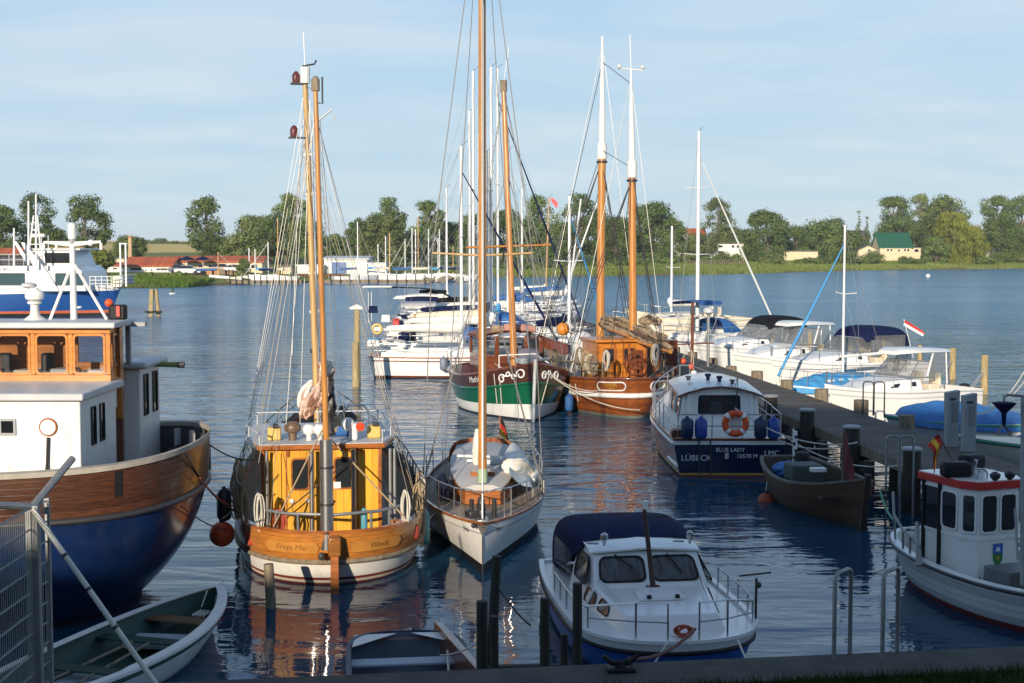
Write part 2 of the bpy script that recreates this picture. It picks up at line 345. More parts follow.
# ------------------------------------------------------------------ boat building kit
# boat space: +Y towards the bow, +X starboard, Z up from the waterline, origin amidships
def sstep(x): x = max(0.0, min(1.0, x)); return x * x * (3 - 2 * x)
class Hull:
    def __init__(s, L, B, sheer, draft=0.5, stern='transom', bs=0.75, tm=0.42, q=2.2, r=1.0, k=5.0, wl=(0.8, 0.9, 0.45), rb=0.7, rs=0.3, flare=1.5, sp=2, rp=1):
        s.L, s.B, s.sh, s.draft, s.stern, s.bs, s.tm, s.q, s.r, s.k, s.wlp, s.rb, s.rs, s.flare, s.sp, s.rp = L, B, sheer, draft, stern, bs, tm, q, r, k, wl, rb, rs, flare, sp, rp
    def sheer(s, t):
        a, m, b = s.sh
        return m + (a - m) * ((0.45 - t) / 0.45) ** s.sp if t < 0.45 else m + (b - m) * ((t - 0.45) / 0.55) ** 2
    def plan(s, t):
        if t > s.tm:
            return s.B / 2 * max(0.0, 1 - ((t - s.tm) / (1 - s.tm)) ** s.q) ** s.r
        fr = (s.tm - t) / s.tm
        if s.stern == 'transom': return s.B / 2 * (1 - (1 - s.bs) * fr ** 2)
        return s.B / 2 * max(0.0, 1 - fr ** s.k) ** 0.5
    def half(s, t, v):
        a, m, b = s.wlp
        wl = m + (b - m) * sstep((t - 0.45) / 0.55) if t > 0.45 else m + (a - m) * sstep((0.45 - t) / 0.45)
        if v >= 0: return s.plan(t) * (1 - (1 - wl) * max(0.0, 1 - v) ** s.flare)
        return s.plan(t) * wl * math.sqrt(max(0.0, 1 + v)) 
    def z(s, t, v): return s.sheer(t) * v if v >= 0 else s.draft * v
    def y(s, t, v):
        vv = max(-0.3, v)
        return -s.L / 2 + s.L * t - s.rb * (1 - vv) * sstep((t - 0.55) / 0.45) ** 1.5 + s.rs * max(0, 1 - vv) ** s.rp * sstep((0.4 - t) / 0.4) ** 1.5
    def p(s, t, v, side=1, off=0.0):
        q = Vector((side * s.half(t, v), s.y(t, v), s.z(t, v)))
        if off:
            e = 1e-3; t2 = min(1, t + e); t1 = max(0, t - e)
            a = Vector((side * s.half(t2, v), s.y(t2, v), s.z(t2, v))) - Vector((side * s.half(t1, v), s.y(t1, v), s.z(t1, v)))
            b = Vector((side * s.half(t, v + e), s.y(t, v + e), s.z(t, v + e))) - q
            n = a.cross(b)
            if n.length > 1e-12:
                n.normalize()
                if n.x * side < 0: n = -n
                q = q + n * off
        return q
    def tv(s, t, z): return z / s.sheer(t)
    def ts(s, n, t0=0.0, t1=1.0): return [t0 + (t1 - t0) * 0.5 * (1 - math.cos(PI * i / n)) for i in range(n + 1)]
    def shell(s, parent, bands, mats, n=40, name='hull'):
        """bands: (v0, v1, material index, rows) from the keel up"""
        vs, ms = [bands[0][0]], []
        for v0, v1, mi, k in bands:
            for i in range(k): vs.append(v0 + (v1 - v0) * (i + 1) / k); ms.append(mi)
        T = s.ts(n); mb = MB(); uv = {}
        for side in (-1, 1):
            rings = [[s.p(t, v, side) for t in T] for v in vs]
            for r_, v in zip(rings, vs):
                for p_, t in zip(r_, T): uv[(round(p_.x, 3), round(p_.y, 3), round(p_.z, 3))] = (t * s.L, v)
            mb.loft(rings, False, False, ms)
        if s.stern == 'transom':
            rings = [[s.p(0, v, -1).lerp(s.p(0, v, 1), i / 8) for i in range(9)] for v in vs]
            for r_, v in zip(rings, vs):
                for p_ in r_: uv.setdefault((round(p_.x, 3), round(p_.y, 3), round(p_.z, 3)), (p_.x, v))
            mb.loft(rings, False, False, ms)
        return mb.build(name, mats, parent, smooth=40, uv=lambda c: uv.get((round(c[0], 3), round(c[1], 3), round(c[2], 3)), (0, 0)))
    def deck(s, parent, drop, m, t0=0.0, t1=1.0, name='deck', camber=0.04, inset=0.03, n=30):
        T = s.ts(n, t0, t1); rows = []
        for t in T:
            z = s.sheer(t) - drop; v = z / s.sheer(t); h = max(0.0, s.half(t, v) - inset); y = s.y(t, v)
            rows.append([Vector((h * u, y, z + camber * (1 - u * u))) for u in (-1, -0.66, -0.33, 0, 0.33, 0.66, 1)])
        return MB().loft(rows, False).build(name, m, parent, smooth=40)
    def inner(s, parent, drop, m, thick=0.05, t0=0.0, t1=1.0, name='bulwark_lining', n=36, rows=2):
        T = s.ts(n, t0, t1); mb = MB()
        for side in (-1, 1):
            R_ = []
            for i in range(rows + 1):
                R_.append([])
                for t in T:
                    z = s.sheer(t) - drop * i / rows; v = z / s.sheer(t); q = s.p(t, v, side)
                    q.x = side * max(0.0, abs(q.x) - thick); R_[-1].append(q)
            mb.loft(R_, False)
        if s.stern == 'transom' and t0 == 0:
            R_ = []
            for i in range(rows + 1):
                z = s.sheer(0) - drop * i / rows; v = z / s.sheer(0); a, b = s.p(0, v, -1), s.p(0, v, 1); a.x += thick; b.x -= thick; a.y += thick; b.y += thick
                R_.append([a.lerp(b, j / 4) for j in range(5)])
            mb.loft(R_, False)
        return mb.build(name, m, parent, smooth=40)
    def line(s, v, t0=0.0, t1=1.0, n=30, side=1, off=0.0, dz=0.0):
        return [s.p(t, v, side, off) + Vector((0, 0, dz)) for t in s.ts(n, t0, t1)]
    def cap(s, parent, wdt, thk, m, t0=0.0, t1=1.0, name='cap_rail', n=40, v=1.0, out=0.02):
        """rectangular rail lying on the sheer line, both sides (and across a transom)"""
        mb = MB(); T = s.ts(n, t0, t1)
        for side in (-1, 1):
            rings = []
            for t in T:
                q = s.p(t, v, side); h = abs(q.x); o_, i_ = h + out, max(0.0, h - wdt + out)
                rings.append([Vector((side * o_, q.y, q.z - thk / 2)), Vector((side * o_, q.y, q.z + thk / 2)), Vector((side * i_, q.y, q.z + thk / 2)), Vector((side * i_, q.y, q.z - thk / 2))])
            mb.loft(rings, True, True)
        if s.stern == 'transom' and t0 == 0:
            a, b = s.p(0, v, -1), s.p(0, v, 1); c = (a + b) / 2
            mb.box((c.x, c.y + wdt / 2 - out, c.z), ((b - a).length + 2 * out - 0.004, wdt, thk + 0.004))
        if s.stern == 'round' and t0 == 0 and wdt > 0.08:
            q = s.p(0, v, 1); 
        return mb.build(name, m, parent, smooth=40, bev=min(0.012, thk * 0.25))
    def strake(s, parent, v, r, m, t0=0.0, t1=1.0, name='rubbing_strake', n=40):
        mb = MB()
        for side in (-1, 1): mb.tube(s.line(v, t0, t1, n, side, r * 0.4), r, 6)
        if s.stern == 'transom' and t0 == 0:
            a, b = s.p(0, v, -1), s.p(0, v, 1); mb.tube([a + Vector((0, -r * .4, 0)), b + Vector((0, -r * .4, 0))], r, 6)
        return mb.build(name, m, parent, smooth=60)
    def wrap(s, side, z0, dist, off=0.012, from_bow=True):
        """a function that lays flat lettering on the topside: dist = metres from the stem (or the stern end) along the hull"""
        N = 400; v_of = lambda t: (z0(t) if callable(z0) else z0) / s.sheer(t)
        T = [i / N for i in range(N + 1)]; P = [s.p(t, v_of(t), side) for t in T]
        acc = [0.0]
        for a, b in zip(P, P[1:]): acc.append(acc[-1] + (b - a).length)
        tot = acc[-1]; s0 = tot - dist if from_bow else dist
        A, TT = np.array(acc), np.array(T)
        def fn(a, b):
            q = s0 + side * a; t = float(np.interp(q, A, TT)); z = (z0(t) if callable(z0) else z0) + b
            return s.p(t, z / s.sheer(t), side, off)
        return fn
    def railing(s, parent, h, m, t0, t1, k=7, r=0.013, inset=0.08, wires=1, name='railing', close_bow=False, sides=(-1, 1), base=0.0):
        rl = None; paths = []
        for side in sides:
            pts = []
            for t in [t0 + (t1 - t0) * i / 24 for i in range(25)]:
                q = s.p(t, 1.0, side); q.x = side * max(0.02, abs(q.x) - inset); pts.append(q)
            paths.append(pts)
        mb = MB()
        for pts in paths:
            for wn in range(wires): mb.tube([p + Vector((0, 0, base + h * (1 - wn / wires))) for p in pts], r if wn == 0 else r * 0.6, 6)
        if close_bow and len(paths) == 2: mb.tube([paths[0][-1] + Vector((0, 0, base + h)), paths[1][-1] + Vector((0, 0, base + h))], r, 6)
        rl = mb.build(name, m, parent, smooth=60)
        for pts in paths:
            for i in range(k):
                p = pts[round(i * 24 / (k - 1))]; MB().tube([p, p + Vector((0, 0, base + h))], r, 6).build('stanchion', m, rl, smooth=60)
        return rl
def toL(root, p):
    d = Vector(p) - root.location; c, s_ = math.cos(-root.rotation_euler.z), math.sin(-root.rotation_euler.z)
    return Vector((c * d.x - s_ * d.y, s_ * d.x + c * d.y, d.z))
def boat(name, label, stern, bow, group=None, cat='boat'):
    loc, rz, L = frame(stern, bow)
    return thing(name, label, cat, loc, rz, group), L
def rig(parent, lines, r=0.008, m=None, name='stay'):
    for a, b in lines: MB().tube([a, b], r, 5).build(name, m or M_wire, parent, smooth=60)
def mast(parent, a, b, r0, r1, m, name='mast', n=10, kids=None):
    a, b = Vector(a), Vector(b)
    o = MB().tube([a.lerp(b, i / 6) for i in range(7)], [r0 + (r1 - r0) * i / 6 for i in range(7)], n).build(name, m, parent, smooth=60)
    return o
def bundle(parent, pts, r, m, name='furled_sail', seed=1, n=14, lump=0.25, squash=1.2):
    """a creased roll of cloth along a path, r: radius or list of radii"""
    q = random.Random(seed); P = [Vector(p) for p in pts]; K = 6; path = []; rad = []
    rs = r if isinstance(r, (list, tuple)) else [r] * len(P); N = len(P)
    for i in range(N - 1):
        a, b, c, d = P[max(0, i - 1)], P[i], P[i + 1], P[min(N - 1, i + 2)]
        for j in range(K):
            u = j / K; path.append(0.5 * ((2 * b) + (c - a) * u + (2 * a - 5 * b + 4 * c - d) * u * u + (3 * b - a - 3 * c + d) * u ** 3)); rad.append(rs[i] + (rs[i + 1] - rs[i]) * u)
    path.append(P[-1]); rad.append(rs[-1]); n = max(n, 12)
    f1, f2, f3, f4 = [q.uniform(0, 6.28) for _ in range(4)]
    mb = MB(); mb.tube(path, rad, n)
    for i in range(len(mb.v)):
        e = min(i // n, len(path) - 1); th = 2 * PI * (i % n) / n; x, y, z = mb.v[i]; c = path[e]
        k = 1 + lump * (.34 * math.sin(2 * th + f1 + .55 * e) + .30 * math.sin(5 * th + f2 - .9 * e) + .30 * math.sin(.8 * e + f3) + .26 * math.sin(1.9 * e + f4 + th) + q.uniform(-.22, .22))
        mb.v[i] = (c.x + (x - c.x) * k, c.y + (y - c.y) * k, c.z + (z - c.z) * k * squash)
    o = mb.build(name, m, parent, smooth=180); o.modifiers.new('soft', 'SUBSURF').levels = 1; o.modifiers[-1].render_levels = 1; return o
def sailpile(parent, pts, R_, mats, name='stowed_sail', k=6, seed=1, r=.09, lump=.5):
    """cloth gathered in several creased rolls round one path"""
    q = random.Random(seed); P = [Vector(p) for p in pts]; first = None
    for j in range(k):
        a = 2 * PI * j / k + q.uniform(-.5, .5); d0 = R_ * (.35 + .65 * q.random()); path = []
        for i, p in enumerate(P):
            e = a + .7 * i + q.uniform(-.5, .5); d = d0 * (.5 if i in (0, len(P) - 1) else q.uniform(.7, 1.25)); path.append(p + Vector((d * math.cos(e), .5 * d * math.sin(e) * q.uniform(-1, 1), d * math.sin(e))))
        o = bundle(first or parent, path, [r * q.uniform(.75, 1.25) * (.7 if i in (0, len(P) - 1) else 1) for i in range(len(P))], mats[j % len(mats)], name if first is None else 'fold', seed * 10 + j, 14, lump)
        first = first or o
    return first
def hank(parent, top, drop, m, seed=1, wd=.07, name='rope_hank', strands=5):
    """a coil of rope hung up: several thin loops side by side"""
    q = random.Random(seed); mb = MB(); t = Vector(top)
    for k in range(strands):
        a = q.uniform(-.5, .5); w_ = wd * q.uniform(.5, 1.2); d = drop * q.uniform(.75, 1.05); o = Vector((q.uniform(-.03, .03), q.uniform(-.03, .03), q.uniform(-.02, .04)))
        lp = [t + o + Vector((w_ * math.sin(u) * math.cos(a), w_ * math.sin(u) * math.sin(a), -d * (1 - math.cos(u)) / 2)) for u in [2 * PI * i / 12 for i in range(13)]]
        mb.tube(lp, .013, 5, cap=False)
    return mb.build(name, m, parent, smooth=60)
def cloth_loft(parent, rings, m, name, seed=1, amp=0.015, cap=False, closed=False):
    q = random.Random(seed)
    rings = [[Vector(p) + Vector((q.uniform(-1, 1), q.uniform(-1, 1), q.uniform(-1, 1))) * amp for p in r_] for r_ in rings]
    o = MB().loft(rings, closed, cap).build(name, m, parent, smooth=180); o.modifiers.new('soft', 'SUBSURF').levels = 2; o.modifiers[-1].render_levels = 2
    return o
def arch(w_, h0, h1, y, n=9, pw=0.6):
    """cross-section of a canopy: up one side, over the top, down the other"""
    pts = []
    for i in range(n + 1):
        a = PI * i / n; cx, sx = math.cos(a), math.sin(a)
        pts.append(Vector((w_ / 2 * math.copysign(abs(cx) ** pw, cx), y, h0 + (h1 - h0) * abs(sx) ** pw)))
    return pts
def fender(parent_loc, r, h, m, label, group=None, name='fender', line_to=None):
    """hangs on its own line from a rail"""
    t = thing(name, label, 'fender', parent_loc, 0, group)
    MB().lathe([(r * .25, -h / 2), (r * .75, -h * .45), (r, -h * .34), (r, h * .34), (r * .75, h * .45), (r * .3, h / 2), (r * .2, h / 2 + .05)], (0, 0, 0), 12).build('fender_body', m, t, smooth=60)
    if line_to is not None: MB().tube([(0, 0, h / 2), Vector(line_to) - Vector(parent_loc)], 0.012, 5).build('lanyard', M_rope, t)
    return t
def round_fender(loc, r, m, label, line_to=None, group=None, name='round_fender'):
    t = thing(name, label, 'buoy', loc, 0, group)
    MB().lathe([(r * math.sin(a) if 0 < i < 12 else r * 0.06, -r * math.cos(a)) for i, a in enumerate([PI * i / 12 for i in range(13)])], (0, 0, 0), 18).build('buoy_body', m, t, smooth=80)
    MB().lathe([(r * .22, r * .94), (r * .2, r * 1.15), (r * .1, r * 1.22)], (0, 0, 0), 10).build('eye', M_black, t)
    if line_to is not None: MB().tube([(0, 0, r * 1.18), Vector(line_to) - Vector(loc)], 0.012, 5).build('lanyard', M_rope, t)
    return t
def rope(a, b, dip, r, m, label, name='mooring_rope', group='mooring ropes'):
    mb = MB(); mb.tube(sag(a, b, dip, 12), r, 6)
    return solo(mb, name, m, label, 'rope', group)
def torus(mb, c, R_, r, ax='Y', n=24, k=8, m=0, squash=1.0):
    rings = []
    for i in range(n):
        a = 2 * PI * i / n; ring = []
        for j in range(k):
            b = 2 * PI * j / k; d = R_ + r * math.cos(b); e = r * squash * math.sin(b)
            x, y, z = {'Y': (d * math.cos(a), e, d * math.sin(a)), 'Z': (d * math.cos(a), d * math.sin(a), e), 'X': (e, d * math.cos(a), d * math.sin(a))}[ax]
            ring.append(Vector((x, y, z)) + Vector(c))
        rings.append(ring)
    rings.append(rings[0]); mb.loft(rings, True, False, m); return mb

# ------------------------------------------------------------------ two kinds used many times
def sailboat(label, stern, bow, B=2.9, fb=1.05, hullm=None, stripe=None, cabm=None, mast_t=0.55, mast_top=None, mast_m=None, mast_r=0.085,
             boomcover=None, hood=None, genoa=None, gen_t=0.97, group=None, lines=True, name='sailing_yacht', stern_kind='transom', spreaders=1, bimini=None, foot=None):
    t, L = boat(name, label, stern, bow, group, 'sailing yacht')
    Hh = Hull(L, B, (fb * .95, fb * .9, fb * 1.2), 0.5, stern_kind, 0.7, 0.42, 2.1, 1.0, 4.0, (0.75, 0.88, 0.4), 0.9, 0.25)
    st = stripe or M_hullnavy; hm = hullm or M_white
    Hh.shell(t, [(-1, 0.05, 2, 2), (0.05, 0.14, 1, 1), (0.14, 0.80, 0, 4), (0.80, 0.86, 1, 1), (0.86, 1.0, 0, 1)], [hm, st, foot or M_redbrown], 28)
    Hh.deck(t, 0.03, M_lgrey, n=20)
    Hh.cap(t, 0.07, 0.06, M_varn if stripe in (M_mahog, M_varn) else hm, name='toe_rail', n=24)
    cm_ = cabm or M_white
    # coachroof: stations along the boat (y, half width, height)
    zd = fb * 0.9
    S_ = [(-0.10, 0.30, 0.40), (0.02, 0.30, 0.42), (0.15, 0.27, 0.36), (0.25, 0.20, 0.22), (0.30, 0.13, 0.05)]
    rings = []
    for ty, hw, hh in S_:
        y, w_ = ty * L, hw * B; rings.append([Vector((-w_, y, zd)), Vector((-w_ * .9, y, zd + hh * .85)), Vector((-w_ * .5, y, zd + hh)), Vector((w_ * .5, y, zd + hh)), Vector((w_ * .9, y, zd + hh * .85)), Vector((w_, y, zd))])
    cb_ = MB().loft(rings, False, True).build('coachroof', cm_, t, smooth=30, bev=0.03)
    for side in (-1, 1):
        mbw = MB()
        for a, b in ((0.02, 0.08), (0.11, 0.17)):
            q = []
            for ty, zz in ((a, .25), (b, .25), (b, .62), (a, .62)):
                i = next(j for j in range(4) if S_[j][0] <= ty <= S_[j + 1][0]); f = (ty - S_[i][0]) / (S_[i + 1][0] - S_[i][0])
                hw = S_[i][1] + (S_[i + 1][1] - S_[i][1]) * f; hh = S_[i][2] + (S_[i + 1][2] - S_[i][2]) * f
                q.append(Vector((side * (hw * B * (1 - .1 * zz / .85) + 0.012), ty * L, zd + hh * zz)))
            MB().add(q, [(0, 1, 2, 3)]).build('window', M_blackwin, cb_, smooth=0)
    # cockpit coaming
    mb = MB()
    for side in (-1, 1): mb.box((side * B * .30, -0.27 * L, zd + .13), (0.12, L * .33, .26))
    mb.box((0, -0.43 * L, zd + .1), (B * .6, .12, .2)); mb.build('cockpit_coaming', cm_, t, bev=0.02)
    MB().box((0, -0.27 * L, zd + 0.02), (B * .5, L * .3, .04)).build('cockpit_sole', M_teak, t)
    my = -L / 2 + L * mast_t
    if mast_top is not None:
        mtop = toL(t, mast_top) if isinstance(mast_top, Vector) else Vector((0, my, mast_top))
        if isinstance(mast_top, Vector): my = max(-.3 * L, min(.32 * L, mtop.y))
        mbase = Vector((max(-.4, min(.4, mtop.x)), my, zd + .35))
        mst = mast(t, mbase, mtop, mast_r, mast_r * .8, mast_m or M_alu, n=8)
        d = mtop - mbase
        MB().tube([mtop, mtop + Vector((0, .3, .25))], 0.012, 5).build('masthead_gear', M_dark, mst)
        for k in range(spreaders):
            c = mbase + d * ((k + 1) / (spreaders + 1) + .05)
            MB().tube([c + Vector((-B * .3, -.1, .05)), c, c + Vector((B * .3, -.1, .05))], 0.022, 5).build('spreader', mast_m or M_alu, mst)
        if lines:
            c = mbase + d * (1 / (spreaders + 1) + .05)
            bowp, stp = Vector((0, Hh.y(gen_t, 1), Hh.sheer(1))), Vector((0, -L / 2 + .1, fb + .1))
            if genoa is None: MB().tube([bowp, mbase + d * .95], 0.007, 5).build('forestay', M_wire, t)
            MB().tube([stp, mtop], 0.007, 5).build('backstay', M_wire, t)
            for side in (-1, 1):
                MB().tube([(side * B * .42, my - .2, zd + .1), c + Vector((side * B * .3, -.1, .05)), mtop - d * .03], 0.007, 5).build('shroud', M_wire, t)
                MB().tube([(side * B * .42, my - .6, zd + .1), c], 0.006, 5).build('shroud', M_wire, t)
        if genoa is not None:
            bowp = Vector((0, Hh.y(gen_t, 1), Hh.sheer(1) + .3)); tp = mbase + d * .88
            MB().tube([bowp, bowp.lerp(tp, .25), bowp.lerp(tp, .6), tp], [.05, .06, .045, .025], 7).build('furled_genoa', genoa, t, smooth=60)
        bz = zd + 1.15
        bl = L * .40
        MB().tube([(0, my, bz), (0, my - bl, bz + .08)], 0.06, 7).build('boom', mast_m or M_alu, t)
        if boomcover is not None:
            bundle(t, [(0, my - .02, bz + .55), (0, my - .15, bz + .2), (0, my - bl * .5, bz + .16), (0, my - bl * .97, bz + .13)], [.08, .2, .17, .09], boomcover, 'sail_cover', sum(map(ord, label)) % 997, 8, .12, 1.3)
    if hood is not None:
        y0 = -0.08 * L; hw = B * .62
        rings = [arch(hw * .95, zd + .3, zd + .42, y0 + .75, 8, .5), arch(hw, zd + .25, zd + .95, y0 + .15, 8, .5), arch(hw, zd + .22, zd + 1.1, y0 - .45, 8, .5), arch(hw, zd + .2, zd + 1.02, y0 - .75, 8, .5)]
        sh = cloth_loft(t, rings, hood, 'sprayhood', 3, .01)
        for side in (-1, 0, 1):
            c = Vector((side * hw * .3, 0, 0)); g = []
            for u, f in ((-.12, .3), (.12, .3), (.12, .8), (-.12, .8)):
                g.append(Vector((side * hw * .3 + u * hw, y0 + .75 - .6 * f + .03, zd + .42 + .53 * f + .04)))
            MB().add(g, [(0, 1, 2, 3)]).build('hood_window', M_clear, sh, smooth=0)
    if bimini is not None:
        y0 = -.30 * L; hw = B * .66
        cloth_loft(t, [arch(hw, zd + 1.75, zd + 1.98, y0 + .9, 8, .5), arch(hw, zd + 1.8, zd + 2.05, y0, 8, .5), arch(hw, zd + 1.75, zd + 1.98, y0 - .9, 8, .5)], bimini, 'bimini', 4, .01)
        mb = MB()
        for side in (-1, 1):
            for dy_ in (-.8, .8): mb.tube([(side * hw * .48, y0, zd + .2), (side * hw * .5, y0 + dy_, zd + 1.76)], .014, 5)
        mb.build('bimini_frame', M_steel, t)
    Hh.railing(t, 0.6, M_steel, 0.02, 0.97, 7, 0.012, 0.06, 2, close_bow=True)
    mb = MB(); a, b = Hh.p(0.0, 1, -1), Hh.p(0.0, 1, 1)
    for hz in (.35, .6): mb.tube([a + Vector((.08, .9, hz)), a + Vector((.08, .06, hz)), b + Vector((-.08, .06, hz)), b + Vector((-.08, .9, hz))], .015, 6)
    mb.build('pushpit', M_steel, t)
    return t, Hh
def cruiser(label, stern, bow, B=2.6, fb=0.95, hullm=None, stripe=None, screen=True, canopy=None, hardtop=False, cabin=True, rail=True, group=None, name='motor_boat', tall=1.0, canopy_open=True, port=False, swoosh=False, foot=None):
    t, L = boat(name, label, stern, bow, group, 'motor boat')
    Hh = Hull(L, B, (fb * .92, fb, fb * 1.22), 0.4, 'transom', 0.86, 0.40, 2.4, 0.95, 4, (0.84, 0.86, 0.30), 0.75, -0.12)
    hm = hullm or M_white
    Hh.shell(t, [(-1, 0.04, 2, 2), (0.04, 0.10, 1, 1), (0.10, 0.74, 0, 4), (0.74, 0.79, 1, 1), (0.79, 1.0, 0, 1)], [hm, stripe or M_lgrey, foot or M_redbrown], 30)
    Hh.strake(t, 0.93, 0.03, M_dark if stripe else M_lgrey, n=24)
    Hh.deck(t, 0.02, hm, 0.42, 1.0, 'foredeck', 0.06, .02, 20)
    Hh.deck(t, 0.45, M_lgrey, 0.0, 0.45, 'cockpit_sole', 0.0, .06, 12)
    Hh.inner(t, 0.45, hm, .10, 0.0, 0.45, 'cockpit_lining', 14)
    zd = fb
    # low foredeck cabin
    S_ = [(-0.06, .40, .42), (0.05, .39, .44), (0.20, .33, .33), (0.33, .20, .12)]
    rings = []
    for ty, hw, hh in S_:
        y, w_, hh = ty * L, hw * B, hh * tall; rings.append([Vector((-w_, y, zd - .02)), Vector((-w_ * .88, y, zd + hh * .8)), Vector((-w_ * .5, y, zd + hh)), Vector((w_ * .5, y, zd + hh)), Vector((w_ * .88, y, zd + hh * .8)), Vector((w_, y, zd - .02))])
    cb_ = MB().loft(rings, False, True).build('foredeck_cabin', hm, t, smooth=30, bev=0.03)
    for side in (-1, 1):
        q = []
        for ty, zz in ((-.02, .30), (.16, .25), (.12, .60), (-.02, .66)):
            i = next(j for j in range(3) if S_[j][0] <= ty <= S_[j + 1][0]); f = (ty - S_[i][0]) / (S_[i + 1][0] - S_[i][0])
            hw = S_[i][1] + (S_[i + 1][1] - S_[i][1]) * f; hh = (S_[i][2] + (S_[i + 1][2] - S_[i][2]) * f) * tall
            q.append(Vector((side * (hw * B * (1 - .12 * zz / .8) + .012), ty * L, zd + hh * zz)))
        MB().add(q, [(0, 1, 2, 3)]).build('side_window', M_blackwin, cb_, smooth=0)
        if swoosh:
            q = [Hh.p(.22, .36, side, .008), Hh.p(.38, .40, side, .008), Hh.p(.52, .48, side, .008), Hh.p(.52, .58, side, .008), Hh.p(.38, .56, side, .008), Hh.p(.22, .47, side, .008)]
            MB().add(q, [(0, 1, 4, 5), (1, 2, 3, 4)]).build('hull_window', M_blackwin, t, smooth=0)
        if port:
            mb = MB(); cpt = Hh.p(.62, .6, side, .006); fn = Hh.wrap(side, cpt.z, (1 - .62) * L, .012); el = [fn(.28 * math.cos(a), .08 * math.sin(a)) for a in [2 * PI * i / 14 for i in range(14)]]
            mb.add(el, [tuple(range(14))]).build('porthole', M_blackwin, t, smooth=0)
    zr = zd + .44 * tall
    hw = B * .40
    if screen:
        # raked windscreen: front and two side panes in one frame
        y1, y2 = .035 * L, -.03 * L
        hS = .52 * tall
        bot = [Vector((-hw * .92, -.16 * L, zr - .06)), Vector((-hw * .86, y1 - .1, zr - .02)), Vector((-hw * .45, y1 + .12, zr)), Vector((hw * .45, y1 + .12, zr)), Vector((hw * .86, y1 - .1, zr - .02)), Vector((hw * .92, -.16 * L, zr - .06))]
        top = [Vector((-hw * .86, -.17 * L, zr + hS * .9)), Vector((-hw * .76, y2 - .2, zr + hS)), Vector((-hw * .4, y2 - .05, zr + hS * 1.04)), Vector((hw * .4, y2 - .05, zr + hS * 1.04)), Vector((hw * .76, y2 - .2, zr + hS)), Vector((hw * .86, -.17 * L, zr + hS * .9))]
        fr = MB().tube(bot, .02, 6).tube(top, .022, 6)
        for a, b in zip(bot, top): fr.tube([a, b], .018, 6)
        wf = fr.build('windscreen', M_steel, t)
        for i in range(5): MB().add([bot[i], bot[i + 1], top[i + 1], top[i]], [(0, 1, 2, 3)]).build('pane', M_clear, wf, smooth=0)
    if hardtop:
        yb = -.26 * L; zt = zr + .78
        rt = []
        for y, w_, dz in ((yb - .5, .55, -.02), (yb + .1, .92, .02), (-.06 * L, .95, .05), (.0, .8, .02), (.05 * L, .5, -.02)):
            rt.append([Vector((-w_ * hw, y, zt + dz)), Vector((-w_ * hw * .8, y, zt + dz + .10)), Vector((w_ * hw * .8, y, zt + dz + .10)), Vector((w_ * hw, y, zt + dz)), Vector((w_ * hw * .8, y, zt + dz - .03)), Vector((-w_ * hw * .8, y, zt + dz - .03))])
        MB().loft(rt, True, True).build('hard_top', hm, t, smooth=40)
        for side in (-1, 1):
            MB().tube([(side * hw * .92, -.1 * L, zr), (side * hw * .8, -.16 * L, zt)], .035, 6).build('roof_pillar', hm, t)
            MB().tube([(side * hw * .92, -.25 * L, zr - .3), (side * hw * .85, -.25 * L, zt)], .025, 6).build('roof_pillar', hm, t)
            MB().add([(side * hw * .93, -.11 * L, zr), (side * hw * .93, -.24 * L, zr - .05), (side * hw * .86, -.24 * L, zt), (side * hw * .8, -.15 * L, zt)], [(0, 1, 2, 3)]).build('side_pane', M_clear, t, smooth=0)
    if canopy is not None:
        y0, y1 = -.03 * L, -.36 * L; zt = zr + 1.0 * tall
        rr = [arch(hw * 1.75, zr + .35, zr + .55 * tall, y0 - .15, 10, .45), arch(hw * 1.9, zr + .45, zt - .05, y0 - .45, 10, .45), arch(hw * 2.0, zr + .5, zt, (y0 + y1) / 2, 10, .45), arch(hw * 1.95, zr + (.5 if canopy_open else -.2), zt - .06, y1 + .2, 10, .45), arch(hw * 1.9, zr + (.35 if canopy_open else -.35), zt - .22, y1, 10, .45)]
        cnp = cloth_loft(t, rr, canopy, 'canopy', 5, .012)
        if not canopy_open:
            for side in (-1, 1): MB().add([(side * hw * 1.0, y0 - .5, zr + .05), (side * hw * 1.02, y1 + .3, zr - .05), (side * hw * 1.02, y1 + .3, zr + .62), (side * hw * .98, y0 - .55, zr + .62)], [(0, 1, 2, 3)]).build('canopy_window', M_clear, cnp, smooth=0)
        mb = MB()
        for side in (-1, 1):
            for dy_ in (.25, -.75, .75): mb.tube([(side * hw * .98, (y0 + y1) / 2 + .0, zr - .1), (side * hw * .98, (y0 + y1) / 2 + dy_, zr + .6)], .014, 5)
        mb.build('canopy_frame', M_steel, t)
        for side in (-1, 1): MB().add([(side * hw * .97, y0 - .3, zr + .02), (side * hw, y1 + .4, zr - .1), (side * hw, y1 + .4, zr + .5), (side * hw * .95, y0 - .35, zr + .45)], [(0, 1, 2, 3)]).build('side_curtain', M_clear, t, smooth=0)
    for side in (-1, 1):
        MB().box((side * B * .17, -.20 * L, zd - .05), (.5, .5, .35)).box((side * B * .17, -.24 * L, zd + .25), (.5, .12, .5)).build('seat', M_cream, t, bev=.04)
    if rail: Hh.railing(t, 0.45, M_steel, 0.55, 0.985, 5, 0.013, 0.07, 1, close_bow=True)
    return t, Hh
